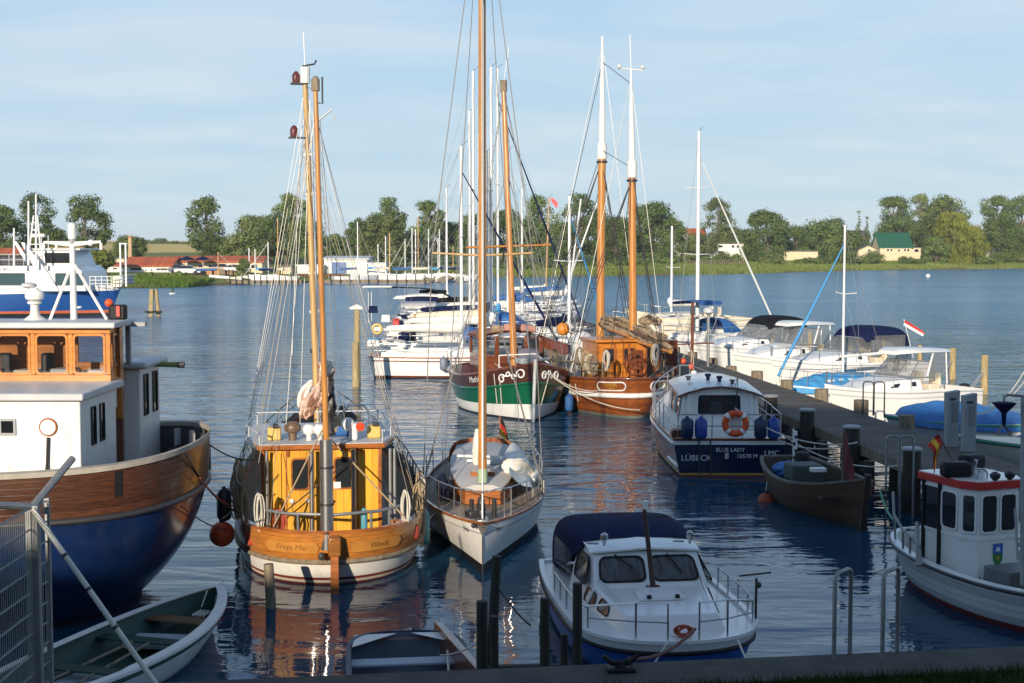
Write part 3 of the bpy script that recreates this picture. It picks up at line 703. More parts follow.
# ------------------------------------------------------------------ water
def water_mat():
    m = bpy.data.materials.new('harbour_water'); m.use_nodes = True; t = m.node_tree; b = t.nodes['Principled BSDF']
    b.inputs['Base Color'].default_value = (0.010, 0.062, 0.125, 1); b.inputs['Roughness'].default_value = 0.05; b.inputs['IOR'].default_value = 1.333
    g = nn(t, 'ShaderNodeNewGeometry')
    def wave(scale, sx, sy, rot, det, dist, rough=0.5):
        mpn = nn(t, 'ShaderNodeMapping'); mpn.inputs['Scale'].default_value = (sx, sy, 1); mpn.inputs['Rotation'].default_value = (0, 0, R(rot)); t.links.new(g.outputs['Position'], mpn.inputs[0])
        n = nn(t, 'ShaderNodeTexNoise'); n.inputs['Scale'].default_value = scale; n.inputs['Detail'].default_value = det; n.inputs['Roughness'].default_value = rough; n.inputs['Distortion'].default_value = dist
        t.links.new(mpn.outputs[0], n.inputs['Vector']); return n.outputs[0]
    a = wave(0.55, 0.55, 1.5, 6, 2, 0.6); c = wave(2.6, 0.5, 1.35, -8, 2, 0.5); d = wave(8.0, 0.6, 1.2, 14, 2, 0.2)
    # wind patches: calm and ruffled areas
    pz = wave(0.035, 0.6, 1.6, 3, 3, 0.4)
    pr = nn(t, 'ShaderNodeMapRange'); pr.inputs[1].default_value = 0.35; pr.inputs[2].default_value = 0.65; pr.inputs[3].default_value = 0.55; pr.inputs[4].default_value = 1.25; t.links.new(pz, pr.inputs[0])
    # the open lake beyond the moorings is more ruffled than the sheltered basin
    sp = nn(t, 'ShaderNodeSeparateXYZ'); t.links.new(g.outputs['Position'], sp.inputs[0])
    op = nn(t, 'ShaderNodeMapRange'); op.inputs[1].default_value = 25; op.inputs[2].default_value = 130; op.inputs[3].default_value = 1.0; op.inputs[4].default_value = 13.0; t.links.new(sp.outputs[1], op.inputs[0])
    def mul(x, k):
        q = nn(t, 'ShaderNodeMath', operation='MULTIPLY'); t.links.new(x, q.inputs[0])
        if isinstance(k, float): q.inputs[1].default_value = k
        else: t.links.new(k, q.inputs[1])
        return q.outputs[0]
    def add(x, y):
        q = nn(t, 'ShaderNodeMath', operation='ADD'); t.links.new(x, q.inputs[0]); t.links.new(y, q.inputs[1]); return q.outputs[0]
    h = add(add(mul(a, 0.046), mul(c, 0.0105)), mul(d, 0.0016))
    h = mul(mul(h, pr.outputs[0]), op.outputs[0])
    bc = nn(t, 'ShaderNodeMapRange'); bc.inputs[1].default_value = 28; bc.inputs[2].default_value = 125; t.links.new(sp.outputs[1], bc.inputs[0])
    bm_ = nn(t, 'ShaderNodeMix', data_type='RGBA'); bm_.inputs[6].default_value = (0.008, 0.044, 0.095, 1); bm_.inputs[7].default_value = (0.028, 0.145, 0.275, 1); t.links.new(bc.outputs[0], bm_.inputs[0]); t.links.new(bm_.outputs[2], b.inputs['Base Color'])  # far water painted bluer with distance, standing in for reflected sky
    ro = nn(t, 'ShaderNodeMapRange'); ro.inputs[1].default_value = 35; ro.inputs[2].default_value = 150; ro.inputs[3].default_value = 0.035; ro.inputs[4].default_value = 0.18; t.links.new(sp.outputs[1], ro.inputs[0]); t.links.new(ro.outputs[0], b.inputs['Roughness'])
    bp = nn(t, 'ShaderNodeBump'); bp.inputs['Strength'].default_value = 1.0; bp.inputs['Distance'].default_value = 1.0
    t.links.new(h, bp.inputs['Height']); t.links.new(bp.outputs[0], b.inputs['Normal'])
    return m
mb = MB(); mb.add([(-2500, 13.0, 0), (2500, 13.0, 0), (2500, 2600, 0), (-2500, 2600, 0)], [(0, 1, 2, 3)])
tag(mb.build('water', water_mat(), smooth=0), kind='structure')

# ------------------------------------------------------------------ far shore
SH = [(-900, 190), (-200, 198), (-73, 202), (-47, 206), (-44, 229), (-30, 236), (-12, 250), (-6, 272), (10, 282), (35, 293), (55, 313), (84, 350), (110, 366), (140, 384), (180, 400), (300, 450), (900, 620)]
def shore(x): return float(np.interp(x, [a for a, _ in SH], [b for _, b in SH]))
HT = [(-12, -1.0), (-1, -0.1), (0, 0.05), (1.2, 0.45), (5, 0.75), (20, 1.25), (45, 1.7), (90, 2.4), (150, 3.2), (260, 4.6), (400, 6.6), (520, 8.2), (750, 9.0), (1300, 7.0), (3000, 5.0)]
def ground(x, y):
    d = y - shore(x)
    z = float(np.interp(d, [a for a, _ in HT], [b for _, b in HT]))
    if d > 30: z += 0.35 * math.sin(x * .021 + 1) * min(1, d / 200) + .2 * math.sin(y * .017 + x * .01) * min(1, d / 200)
    return z
def terrain_mat():
    m = bpy.data.materials.new('meadow'); m.use_nodes = True; t = m.node_tree; b = t.nodes['Principled BSDF']; b.inputs['Roughness'].default_value = 0.95; b.inputs['Specular IOR Level'].default_value = 0.1
    g = nn(t, 'ShaderNodeNewGeometry'); sp = nn(t, 'ShaderNodeSeparateXYZ'); t.links.new(g.outputs['Position'], sp.inputs[0])
    mpn = nn(t, 'ShaderNodeMapping'); mpn.inputs['Scale'].default_value = (0.6, 1.6, 1); t.links.new(g.outputs['Position'], mpn.inputs[0])
    n = nn(t, 'ShaderNodeTexNoise'); n.inputs['Scale'].default_value = 0.06; n.inputs['Detail'].default_value = 8; n.inputs['Roughness'].default_value = 0.65; t.links.new(mpn.outputs[0], n.inputs['Vector'])
    r = nn(t, 'ShaderNodeValToRGB'); r.color_ramp.elements[0].position = 0.32; r.color_ramp.elements[1].position = 0.68
    r.color_ramp.elements[0].color = (0.10, 0.155, 0.035, 1); r.color_ramp.elements[1].color = (0.24, 0.26, 0.08, 1); t.links.new(n.outputs[0], r.inputs[0])
    # ripe corn field on the rise at the left
    f1 = nn(t, 'ShaderNodeMapRange', interpolation_type='SMOOTHSTEP'); f1.inputs[1].default_value = 430; f1.inputs[2].default_value = 445; t.links.new(sp.outputs[1], f1.inputs[0])
    f2 = nn(t, 'ShaderNodeMapRange', interpolation_type='SMOOTHSTEP'); f2.inputs[1].default_value = -20; f2.inputs[2].default_value = -30; t.links.new(sp.outputs[0], f2.inputs[0])
    mu = nn(t, 'ShaderNodeMath', operation='MULTIPLY'); t.links.new(f1.outputs[0], mu.inputs[0]); t.links.new(f2.outputs[0], mu.inputs[1])
    mxx = nn(t, 'ShaderNodeMix', data_type='RGBA'); mxx.inputs[7].default_value = (0.60, 0.46, 0.17, 1); t.links.new(mu.outputs[0], mxx.inputs[0]); t.links.new(r.outputs[0], mxx.inputs[6])
    # bare, wet edge at the waterline
    e = nn(t, 'ShaderNodeMapRange', interpolation_type='SMOOTHSTEP'); e.inputs[1].default_value = 0.12; e.inputs[2].default_value = 0.55; t.links.new(sp.outputs[2], e.inputs[0])
    mx2 = nn(t, 'ShaderNodeMix', data_type='RGBA'); mx2.inputs[6].default_value = (0.16, 0.11, 0.055, 1); t.links.new(e.outputs[0], mx2.inputs[0]); t.links.new(mxx.outputs[2], mx2.inputs[7])
    t.links.new(mx2.outputs[2], b.inputs['Base Color'])
    return m
xs = [-2600, -1600, -1000, -700, -500, -400, -320] + [x for x in range(-280, 400, 6)] + [420, 480, 560, 700, 900, 1300, 2000, 2600]
ds = [a for a, _ in HT]; ds = [-12, -4, -1, -.4, 0, .5, 1.2, 3, 5, 10, 20, 32, 45, 65, 90, 120, 150, 200, 260, 330, 400, 460, 520, 620, 750, 1000, 1300, 2000, 3000]
rows = [[Vector((x, shore(x) + d + (0.8 * math.sin(x * .37) + .5 * math.sin(x * .9) if -2 < d < 12 else 0), ground(x, shore(x) + d))) for x in xs] for d in ds]
tag(MB().loft(rows, False).build('terrain', terrain_mat(), smooth=80), kind='structure')

# blades of reed and meadow grass
def blades(name, pts, h, wd, m, kind='stuff', lean=0.25, seed=1):
    q = np.random.RandomState(seed); n = len(pts); P = np.array(pts, float)
    a = q.rand(n) * 2 * PI; hh = h * (0.55 + 0.7 * q.rand(n)); w_ = wd * (0.7 + .6 * q.rand(n))
    dx_, dy_ = np.cos(a) * w_ / 2, np.sin(a) * w_ / 2; lx, ly = q.randn(n) * lean * hh, q.randn(n) * lean * hh
    V = np.zeros((n, 3, 3)); V[:, 0] = P - np.stack([dx_, dy_, 0 * a], 1); V[:, 1] = P + np.stack([dx_, dy_, 0 * a], 1); V[:, 2] = P + np.stack([lx, ly, hh], 1)
    me = bpy.data.meshes.new(name); me.vertices.add(n * 3); me.vertices.foreach_set('co', V.reshape(-1)); me.loops.add(n * 3); me.loops.foreach_set('vertex_index', np.arange(n * 3)); me.polygons.add(n)
    me.polygons.foreach_set('loop_start', np.arange(n) * 3); me.materials.append(m); me.update(calc_edges=True)
    o = bpy.data.objects.new(name, me); COL.objects.link(o); o['kind'] = kind; return o
def leaf_mat(name, c1, c2, scale=0.35, trans=0.25):
    if name in MATS: return MATS[name]
    m = bpy.data.materials.new(name); m.use_nodes = True; t = m.node_tree; t.nodes.remove(t.nodes['Principled BSDF'])
    g = nn(t, 'ShaderNodeNewGeometry'); n = nn(t, 'ShaderNodeTexNoise'); n.inputs['Scale'].default_value = scale; n.inputs['Detail'].default_value = 5; n.inputs['Roughness'].default_value = 0.7; t.links.new(g.outputs['Position'], n.inputs['Vector'])
    oi = nn(t, 'ShaderNodeObjectInfo'); r = nn(t, 'ShaderNodeValToRGB'); r.color_ramp.elements[0].position = 0.33; r.color_ramp.elements[1].position = 0.68
    r.color_ramp.elements[0].color = (*c1, 1); r.color_ramp.elements[1].color = (*c2, 1); t.links.new(n.outputs[0], r.inputs[0])
    hs = nn(t, 'ShaderNodeHueSaturation'); mr = nn(t, 'ShaderNodeMapRange'); mr.inputs[3].default_value = 0.8; mr.inputs[4].default_value = 1.2; t.links.new(oi.outputs['Random'], mr.inputs[0]); t.links.new(mr.outputs[0], hs.inputs['Value']); t.links.new(r.outputs[0], hs.inputs['Color'])
    d = nn(t, 'ShaderNodeBsdfDiffuse'); tr = nn(t, 'ShaderNodeBsdfTranslucent'); mxs = nn(t, 'ShaderNodeMixShader'); mxs.inputs[0].default_value = trans
    t.links.new(hs.outputs[0], d.inputs[0]); t.links.new(hs.outputs[0], tr.inputs[0]); t.links.new(d.outputs[0], mxs.inputs[1]); t.links.new(tr.outputs[0], mxs.inputs[2]); t.links.new(mxs.outputs[0], t.nodes['Material Output'].inputs[0])
    MATS[name] = m; return m
L_dark = leaf_mat('leaves_dark', (0.055, 0.10, 0.03), (0.17, 0.225, 0.075))
L_mid = leaf_mat('leaves_mid', (0.08, 0.135, 0.04), (0.21, 0.27, 0.09))
L_olive = leaf_mat('leaves_olive', (0.10, 0.14, 0.045), (0.24, 0.28, 0.11))
L_light = leaf_mat('leaves_light', (0.07, 0.10, 0.02), (0.17, 0.19, 0.05))
L_willow = leaf_mat('leaves_willow', (0.13, 0.155, 0.03), (0.28, 0.29, 0.065))
L_reed = leaf_mat('reed_blades', (0.10, 0.17, 0.03), (0.20, 0.29, 0.06), 0.12)
L_meadow = leaf_mat('meadow_blades', (0.10, 0.15, 0.035), (0.23, 0.26, 0.08), 0.05)
L_lawn = leaf_mat('lawn_blades', (0.012, 0.03, 0.006), (0.04, 0.075, 0.015), 2.0)
q = np.random.RandomState(5)
pts = []
for i in range(16000):
    x = q.uniform(-77, -46); d = q.uniform(-1.0, 15) ; y = shore(x) + d
    if x > -49 and d > 8: continue
    pts.append((x, y, max(-.1, ground(x, y) - .1)))
blades('reeds', pts, 0.6, 0.16, L_reed, seed=2)
pts = []
for i in range(30000):
    x = q.uniform(-12, 175); d = q.uniform(0.2, 48) ** 1.0; y = shore(x) + d; pts.append((x, y, ground(x, y) - .05))
for i in range(9000):
    x = q.uniform(-8, 175); d = q.uniform(-.4, 2.5); y = shore(x) + d; pts.append((x, y, max(-.05, ground(x, y) - .05)))
blades('grass', pts, 0.55, 0.30, L_meadow, seed=3)

# ------------------------------------------------------------------ trees
M_bark = mat('bark', (0.14, 0.11, 0.08), 0.9, 0.3, 2.0)
def leaves_obj(name, C, N, size, m, parent, q, up=0.35, droop=None):
    """quads spread over the points C (n x 3) with normals N"""
    n = len(C); a = q.randn(n, 3); a /= np.linalg.norm(a, axis=1)[:, None]
    nrm = N * 1.3 + a * 0.6; nrm[:, 2] += up; nrm /= np.linalg.norm(nrm, axis=1)[:, None]
    t1 = np.cross(nrm, q.randn(n, 3)); t1 /= np.linalg.norm(t1, axis=1)[:, None]; t2 = np.cross(nrm, t1)
    if droop: t1 = np.tile([[0, 0, 1.0]], (n, 1)) + .18 * q.randn(n, 3); t2 = np.cross(t1, nrm); t2 /= np.linalg.norm(t2, axis=1)[:, None]
    s1 = (size * (0.6 + .8 * q.rand(n)))[:, None] / 2; s2 = s1 * (droop or 0.62)
    if droop: s1, s2 = s1 * 1.6, s1 * .35
    V = np.stack([C - t1 * s1, C + t2 * s2, C + t1 * s1, C - t2 * s2], 1)
    me = bpy.data.meshes.new(name); me.vertices.add(n * 4); me.vertices.foreach_set('co', V.reshape(-1)); me.loops.add(n * 4); me.loops.foreach_set('vertex_index', np.arange(n * 4)); me.polygons.add(n)
    me.polygons.foreach_set('loop_start', np.arange(n) * 4); me.materials.append(m); me.update(calc_edges=True)
    o = bpy.data.objects.new(name, me); COL.objects.link(o); o.parent = parent; return o
def tree(label, px, ptop, wpx, Y, kind='round', m=None, seed=1, pbase=None, group='trees on the far shore', name=None, n=None, low=0.18):
    """px: pixel column, ptop: pixel row of the top, wpx: crown width in pixels, Y: distance"""
    q = np.random.RandomState(seed); base = PY(px, ptop, Y); x = base.x; z0 = ground(x, Y); h = base.z - z0; w_ = wpx / F * Y
    nm = name or {'round': 'broadleaf_tree', 'airy': 'tall_tree', 'willow': 'willow_tree', 'cone': 'conifer_tree', 'bush': 'shrub'}[kind]
    t = thing(nm, label, 'shrub' if kind == 'bush' else 'tree', (x, Y, z0), 0, group)
    # clumps of foliage
    K = {'round': 46, 'airy': 40, 'willow': 26, 'cone': 16, 'bush': 14}[kind]; cl = []
    for i in range(K):
        if kind == 'airy':
            u = q.rand(); zz = h * (.22 + .76 * u); rr = w_ / 2 * (math.sin(PI * min(1, (.12 + u * .86))) ** .55) * (.45 + .55 * q.rand()) * .85; cr = w_ * q.uniform(.085, .155)
        elif kind == 'cone':
            u = i / K; zz = h * (.08 + .9 * u); rr = w_ / 2 * (1 - u) * .45; cr = w_ * .34 * (1.12 - u)
        elif kind == 'bush':
            zz = h * q.uniform(.2, .7); rr = w_ * .36 * q.rand() ** .5; cr = min(w_ * .24, h * .34)
        else:
            u = q.rand() ** .85; zz = h * (low + (.90 - low) * u); prof = math.sqrt(max(0, 1 - ((u - .38) / .66) ** 2)); rr = w_ / 2 * prof * (.35 + .65 * q.rand() ** .5) * .86; cr = w_ * q.uniform(.10, .18)
        a = q.rand() * 2 * PI; zz = min(zz, h - cr * .75); cl.append((rr * math.cos(a), rr * math.sin(a), zz, cr))
    cl.append((0, 0, h - w_ * .13, w_ * .13))
    tr = MB(); tr.tube([(0, 0, -.3), (.03 * w_, 0, h * .3), (0, .02 * w_, h * .62), (0, 0, h * .86)], [max(.12, w_ * .026), w_ * .021, w_ * .013, w_ * .005], 7)
    for (cx_, cy_, cz_, cr) in cl[::2]:
        if kind in ('cone', 'bush'): break
        zb = max(h * .22, cz_ - .28 * h); tr.tube([(0, 0, zb), (cx_ * .5, cy_ * .5, (zb + cz_) / 2 - .02 * h), (cx_, cy_, cz_)], [w_ * .011, w_ * .008, w_ * .004], 5)
    tr.build('trunk', M_bark, t, smooth=60)
    tot = int((n or {'round': 2600, 'airy': 1700, 'willow': 2600, 'cone': 1100, 'bush': 620}[kind]) * 2.6)
    wts = np.array([c[3] ** 2 for c in cl]); cnt = np.maximum(12, (tot * wts / wts.sum()).astype(int)); C = []; N = []
    for (cx_, cy_, cz_, cr), k in zip(cl, cnt):
        d = q.randn(k, 3); d /= np.linalg.norm(d, axis=1)[:, None]; rad = cr * (0.45 + .6 * q.rand(k) ** .6) * np.minimum(1.4, 1 + .25 * np.abs(q.randn(k)) ** 1.5)
        pz = d * rad[:, None]; pz[:, 2] *= .78
        if kind == 'willow': pz[:, 2] = np.where(pz[:, 2] < 0, pz[:, 2] * 2.4, pz[:, 2])
        C.append(pz + np.array([cx_, cy_, cz_])); N.append(d)
    C = np.concatenate(C); N = np.concatenate(N); C[:, 2] = np.maximum(C[:, 2], .1)
    size = (.026 * w_ + .24) * (1.0 if kind != 'airy' else .92)
    leaves_obj('crown', C, N, size, m or L_mid, t, q, droop=.5 if kind == 'willow' else None)
    return t
_tn = [0]
def T(label, px, top, wpx, Y, kind='round', m=None, **kw):
    _tn[0] += 1; return tree(label, px, top, wpx, Y, kind, m, seed=100 + _tn[0], **kw)
# left bank
T('very dark dense tree at the left edge behind the ferry', 0, 203, 46, 285, 'round', L_dark)
T('tall airy tree just left of the ferry masts', 34, 193, 50, 300, 'airy', L_dark)
T('low dark tree filling the gap behind the ferry mast', 50, 228, 42, 290, 'round', L_dark)
T('tall open-crowned tree right of the ferry, above the tan house', 84, 194, 54, 285, 'airy', L_dark, n=2300)
T('small dark tree under the tall open-crowned tree', 70, 240, 36, 282, 'round', L_dark)
T('round green tree behind the slim brick chimney', 129, 236, 36, 320, 'round', L_mid)
T('small light green tree on the reed bank by the white annex', 99, 249, 27, 232, 'round', L_light, low=.3)
T('pale round bush tree right of the ferry wheelhouse', 47, 251, 34, 236, 'round', L_olive, low=.1)
T('olive bush tree at the left edge behind the ferry deck', 8, 256, 40, 236, 'round', L_olive, low=.1)
T('tall airy tree standing alone above the red-roofed buildings', 205, 196, 50, 300, 'airy', L_mid, n=2300)
T('dark undergrowth tree at the foot of the lone tall tree', 216, 236, 34, 296, 'round', L_dark)
T('broad olive tree behind the cream wing', 242, 232, 44, 290, 'round', L_olive)
T('round olive tree right of the lone tall tree', 254, 215, 46, 310, 'round', L_olive)
T('tall dark tree behind the tall masts of the fishing cutter', 292, 193, 46, 320, 'airy', L_mid, n=2300)
T('dense dark tree just left of the fishing cutter masts', 279, 211, 46, 305, 'round', L_dark)
T('dark tree just right of the fishing cutter masts', 306, 216, 40, 300, 'round', L_dark)
T('tiny distant tree on the corn field, left one', 150, 240, 17, 640, 'round', L_mid, n=500, group='distant trees on the field', low=.05)
T('tiny distant tree on the corn field, taller dark one', 161, 238, 15, 650, 'round', L_dark, n=500, group='distant trees on the field', low=.05)
T('tiny round distant tree between the pair and the lone tall tree', 174, 241, 12, 640, 'round', L_mid, n=400, group='distant trees on the field', low=.05)
T('tiny distant tree beside the lone tall tree', 185, 242, 11, 640, 'round', L_dark, n=400, group='distant trees on the field', low=.05)
T('tiny distant tree on the field near the chimney', 116, 243, 12, 640, 'round', L_mid, n=400, group='distant trees on the field', low=.05)
T('small tree above the white hall roof, left of it', 335, 233, 24, 300, 'round', L_dark)
T('dark tree behind the white hall roof', 358, 217, 28, 300, 'round', L_dark)
T('tall tree topping the round one beside the white hall', 386, 197, 44, 320, 'airy', L_mid, n=2300)
T('big rounded pale green tree beside the white hall', 384, 214, 52, 285, 'round', L_olive, n=3400, low=.05)
T('tall airy tree over the far marina masts', 430, 200, 42, 310, 'airy', L_mid, n=2200)
T('dark tree low behind the far marina masts', 416, 226, 36, 300, 'round', L_mid, low=.08)
T('dark tree left of the yacht mast group', 452, 222, 40, 320, 'round', L_dark)
T('broad tree hidden behind the white yacht masts', 478, 212, 46, 330, 'round', L_mid)
T('tree behind the tall orange mast of the green cutter', 503, 208, 44, 335, 'round', L_dark)
T('tall airy tree right of the orange mast of the green cutter', 540, 195, 46, 345, 'airy', L_mid, n=2300)
T('dense dark tree below the airy one near the blue furled sail', 527, 216, 44, 330, 'round', L_dark)
T('tall airy tree left of the two-masted ship', 577, 193, 46, 345, 'airy', L_mid, n=2300)
T('dark tree low behind the reddish pennant', 559, 222, 40, 325, 'round', L_dark)
T('dark tree between the two masts of the two-master', 615, 216, 44, 335, 'round', L_dark)
T('tree behind the left mast of the two-master', 595, 207, 42, 350, 'round', L_mid)
T('large dense tree right of the two-master masts', 653, 201, 50, 350, 'round', L_dark, n=3400, low=.1)
T('dark tree on the right flank of the large dense tree', 672, 219, 34, 345, 'round', L_dark, low=.1)
# right bank
T('tall airy tree behind the tall white mast', 718, 198, 36, 430, 'airy', L_olive, n=2200)
T('brownish tree left of the white villa', 700, 233, 40, 400, 'round', L_olive)
T('low tree behind the white villa', 730, 227, 40, 430, 'round', L_olive)
T('large domed dark tree right of the white villa', 767, 210, 50, 400, 'round', L_dark, n=3800, low=.06)
T('dark tree right of the large domed tree', 796, 226, 42, 420, 'round', L_dark, low=.06)
T('low dark tree between villa and domed tree', 745, 233, 32, 420, 'round', L_dark)
T('broad dark tree behind the flat cream building', 826, 219, 56, 410, 'round', L_dark, n=3800, low=.06)
T('dark tree at the right flank of the flat cream building', 846, 230, 36, 405, 'round', L_dark, low=.05)
T('slim dark conifer, taller of the pair by the brick house', 859, 210, 14, 440, 'cone', L_dark)
T('slim dark conifer, shorter of the pair by the brick house', 867, 216, 13, 440, 'cone', L_dark)
T('tall rounded tree behind the green-roofed house', 893, 197, 44, 440, 'airy', L_mid, n=2700)
T('dense tree low behind the green-roofed house', 900, 216, 50, 430, 'round', L_dark)
T('airy pale poplar between the green-roofed house and the willow', 920, 194, 32, 450, 'airy', L_olive, n=2000)
T('wide dark tree behind the yellow willow', 947, 195, 48, 450, 'round', L_mid, n=3600)
T('dark tree filling in above the house gable', 930, 217, 42, 440, 'round', L_dark)
T('golden weeping willow, rear crown', 953, 211, 46, 410, 'willow', L_willow, n=3000)
T('golden weeping willow, front drooping crown by the water', 971, 227, 44, 392, 'willow', L_willow, n=3600, low=.05)
T('dark green round tree at the left of the willow', 936, 236, 30, 394, 'round', L_mid, low=.06)
T('tall dark tree near the right edge', 998, 196, 44, 440, 'airy', L_mid, n=2700)
T('tall tree cut by the right edge', 1023, 195, 44, 450, 'airy', L_mid, n=2500)
T('slim tree right of the willow top', 1001, 216, 40, 430, 'round', L_dark)
T('dark tree at the right edge above the bank', 1019, 232, 36, 410, 'round', L_dark)
# shrubs along the bank
sh = [(690, 252, 26, 345, L_olive), (708, 255, 22, 342, L_mid), (722, 251, 20, 352, L_olive), (736, 253, 20, 358, L_mid), (755, 252, 24, 365, L_dark), (772, 250, 22, 370, L_mid), (770, 256, 34, 352, L_olive),
      (806, 257, 36, 362, L_dark), (824, 256, 30, 366, L_dark), (840, 248, 24, 375, L_dark), (857, 258, 24, 370, L_dark), (868, 254, 24, 372, L_mid), (876, 250, 20, 378, L_mid), (904, 256, 22, 378, L_dark), (918, 258, 18, 376, L_mid),
      (985, 256, 26, 384, L_mid), (1004, 250, 26, 400, L_mid), (1016, 251, 26, 402, L_olive), (620, 258, 34, 318, L_dark), (596, 260, 30, 312, L_dark), (570, 261, 30, 306, L_mid), (548, 261, 28, 300, L_dark), (640, 257, 30, 325, L_dark),
      (665, 256, 26, 332, L_mid), (524, 262, 28, 296, L_mid), (500, 262, 30, 295, L_dark)]
sl_ = ['low olive shrub', 'low green shrub', 'small dark shrub', 'rounded shrub', 'spreading shrub']
near = ['in front of the white villa', 'below the domed tree', 'by the flat cream building', 'beside the green-roofed house', 'by the right edge', 'under the trees behind the two-master', 'under the trees behind the green cutter']
def near_of(px): return near[0] if 685 < px < 748 else near[1] if px < 800 and px > 748 else near[2] if 800 <= px < 850 else near[3] if 850 <= px < 930 else near[4] if px >= 930 else near[5] if px > 580 else near[6]
cntr = {}
for i, (a, b_, c_, d_, e_) in enumerate(sh):
    k = near_of(a); cntr[k] = cntr.get(k, 0) + 1
    tone = 'dark' if e_ is L_dark else 'olive' if e_ is L_olive else 'green'
    ordn = ['first', 'second', 'third', 'fourth', 'fifth', 'sixth', 'seventh', 'eighth'][cntr[k] - 1]
    T(f'{tone} {"wide" if c_ > 25 else "small"} bank shrub {k}, {ordn} from its left', a, b_, c_, d_, 'bush', e_, group='shrubs along the far bank')
for i, (a, b_, c_, d_) in enumerate([(62, 266, 40, 230), (86, 268, 30, 228), (150, 272.5, 46, 226), (178, 272, 30, 226), (118, 272.5, 30, 227)]):
    T(['dark hedge clump behind the ferry mast', 'dark hedge clump right of the ferry mast', 'clipped hedge clump before the red-roofed house', 'hedge clump at the corner of the red-roofed house', 'hedge clump before the white annex'][i], a, b_, c_, d_, 'bush', L_mid, group='hedge clumps on the reed bank')
T('green leafy tree standing at the cream wing', 243, 258, 15, 232, 'round', L_mid, n=900, low=.05)

# ------------------------------------------------------------------ houses on the far shore
M_tile = plank_mat('clay_tiles', (0.42, 0.10, 0.035), 3.0, 0.8, 'X', 0.7, 0.25)
M_tan = mat('tan_roof', (0.40, 0.26, 0.12), 0.85, 0.15, 1.0)
M_wallw = mat('white_render', (0.72, 0.70, 0.64), 0.8, 0.05, 1.0)
M_wallc = mat('cream_render', (0.62, 0.52, 0.34), 0.8, 0.06, 1.0)
M_wally = mat('yellow_render', (0.58, 0.40, 0.16), 0.8, 0.06, 1.0)
M_roofg = mat('green_roof', (0.012, 0.09, 0.055), 0.6, 0.12, 1.0)
M_roofd = mat('grey_roof', (0.10, 0.095, 0.09), 0.7, 0.15, 1.0)
M_brick = mat('brick', (0.36, 0.17, 0.08), 0.85, 0.2, 3.0)
def house(name, label, px0, px1, pe, pr, pb, Y, depth, wallm, roofm, wins=(), gable='x', over=.35, rz=0, cat='house', flat=False, door=None, chim=None, winm=None):
    """px0..px1: walls left/right, pe eaves row, pr ridge row, pb base row, at distance Y; wins: (px, ptop, wpx, hpx)"""
    a, b = PY(px0, pe, Y), PY(px1, pe, Y); W = b.x - a.x; ze = a.z; zr_ = PY(px0, pr, Y + depth / 2 if not flat else Y).z; zb = min(PY(px0, pb, Y).z, ground((a.x + b.x) / 2, Y)) - .6
    t = thing(name, label, cat, ((a.x + b.x) / 2, Y + depth / 2, zb), rz)
    he = ze - zb; hr = zr_ - zb
    mb = MB(); w2, d2 = W / 2, depth / 2
    if gable == 'y' and not flat:
        mb.prism([(-w2, -d2, 0), (w2, -d2, 0), (w2, -d2, he), (0, -d2, hr - .1), (-w2, -d2, he)], (0, depth, 0))
    elif not flat:
        mb.prism([(-w2, -d2, 0), (-w2, d2, 0), (-w2, d2, he), (-w2, 0, hr - .1), (-w2, -d2, he)], (W, 0, 0))
    else: mb.box((0, 0, he / 2), (W, depth, he))
    mb.build('wall', wallm, t, smooth=0)
    rb_ = MB(); th = .22
    if flat: rb_.box((0, 0, he + .12), (W + over * 2, depth + over * 2, .26))
    else:
        sl0 = (hr - he) / (w2 if gable == 'y' else d2); o_ = over
        for s_ in (-1, 1):
            if gable == 'y': rb_.prism([(s_ * (w2 + o_), -d2 - o_, he - sl0 * o_), (0, -d2 - o_, hr), (0, -d2 - o_, hr + th), (s_ * (w2 + o_), -d2 - o_, he - sl0 * o_ + th)], (0, depth + 2 * o_, 0))
            else: rb_.prism([(-w2 - o_, s_ * (d2 + o_), he - sl0 * o_), (-w2 - o_, 0, hr), (-w2 - o_, 0, hr + th), (-w2 - o_, s_ * (d2 + o_), he - sl0 * o_ + th)], (W + 2 * o_, 0, 0))
    rf = rb_.build('roof', roofm, t, smooth=0)
    for (wx, wt, ww, wh) in wins:
        p = PY(wx, wt, Y); x = p.x - t.location.x; z1 = p.z - zb; w_ = ww / F * Y; h_ = wh / F * Y; y = -d2 - .005
        window(t, [(x - w_ / 2, y, z1 - h_), (x + w_ / 2, y, z1 - h_), (x + w_ / 2, y, z1), (x - w_ / 2, y, z1)], winm or M_white2, M_blackwin, .07, .06, .02, out=(0, -1, 0))
    if chim:
        for (cx_, ct, cw) in chim:
            p = PY(cx_, ct, Y + depth / 2); MB().box((p.x - t.location.x, .4, (hr - .5 + p.z - zb) / 2), (cw, cw, p.z - zb - hr + .9)).build('chimney', M_brick, rf, smooth=0)
    return t
house('cottage', 'red-roofed cottage half hidden at the left edge behind the ferry', -22, 17, 257, 249, 262, 262, 8, M_wallw, M_tile)
house('house', 'tan-roofed yellow house behind the ferry', 44, 76, 257, 248, 266, 262, 9, M_wally, M_tan, wins=[(55, 259, 3, 3), (66, 259, 3, 3)])
house('house', 'small yellow gable-fronted house beside the ferry mast', 73, 89, 258, 249.5, 266, 256, 9, M_wally, M_tan, gable='y', wins=[(81, 258, 3.5, 3.2)])
house('annex', 'low white annex left of the long red-roofed house', 107, 126, 266, 263.5, 274, 242, 6, M_wallw, M_tile, wins=[(115, 267.5, 5, 2.2)], cat='building')
house('house', 'pale flat-roofed house behind the white annex', 111, 124, 259, 258, 270, 256, 6, M_wallc, M_roofd, flat=True, over=.1)
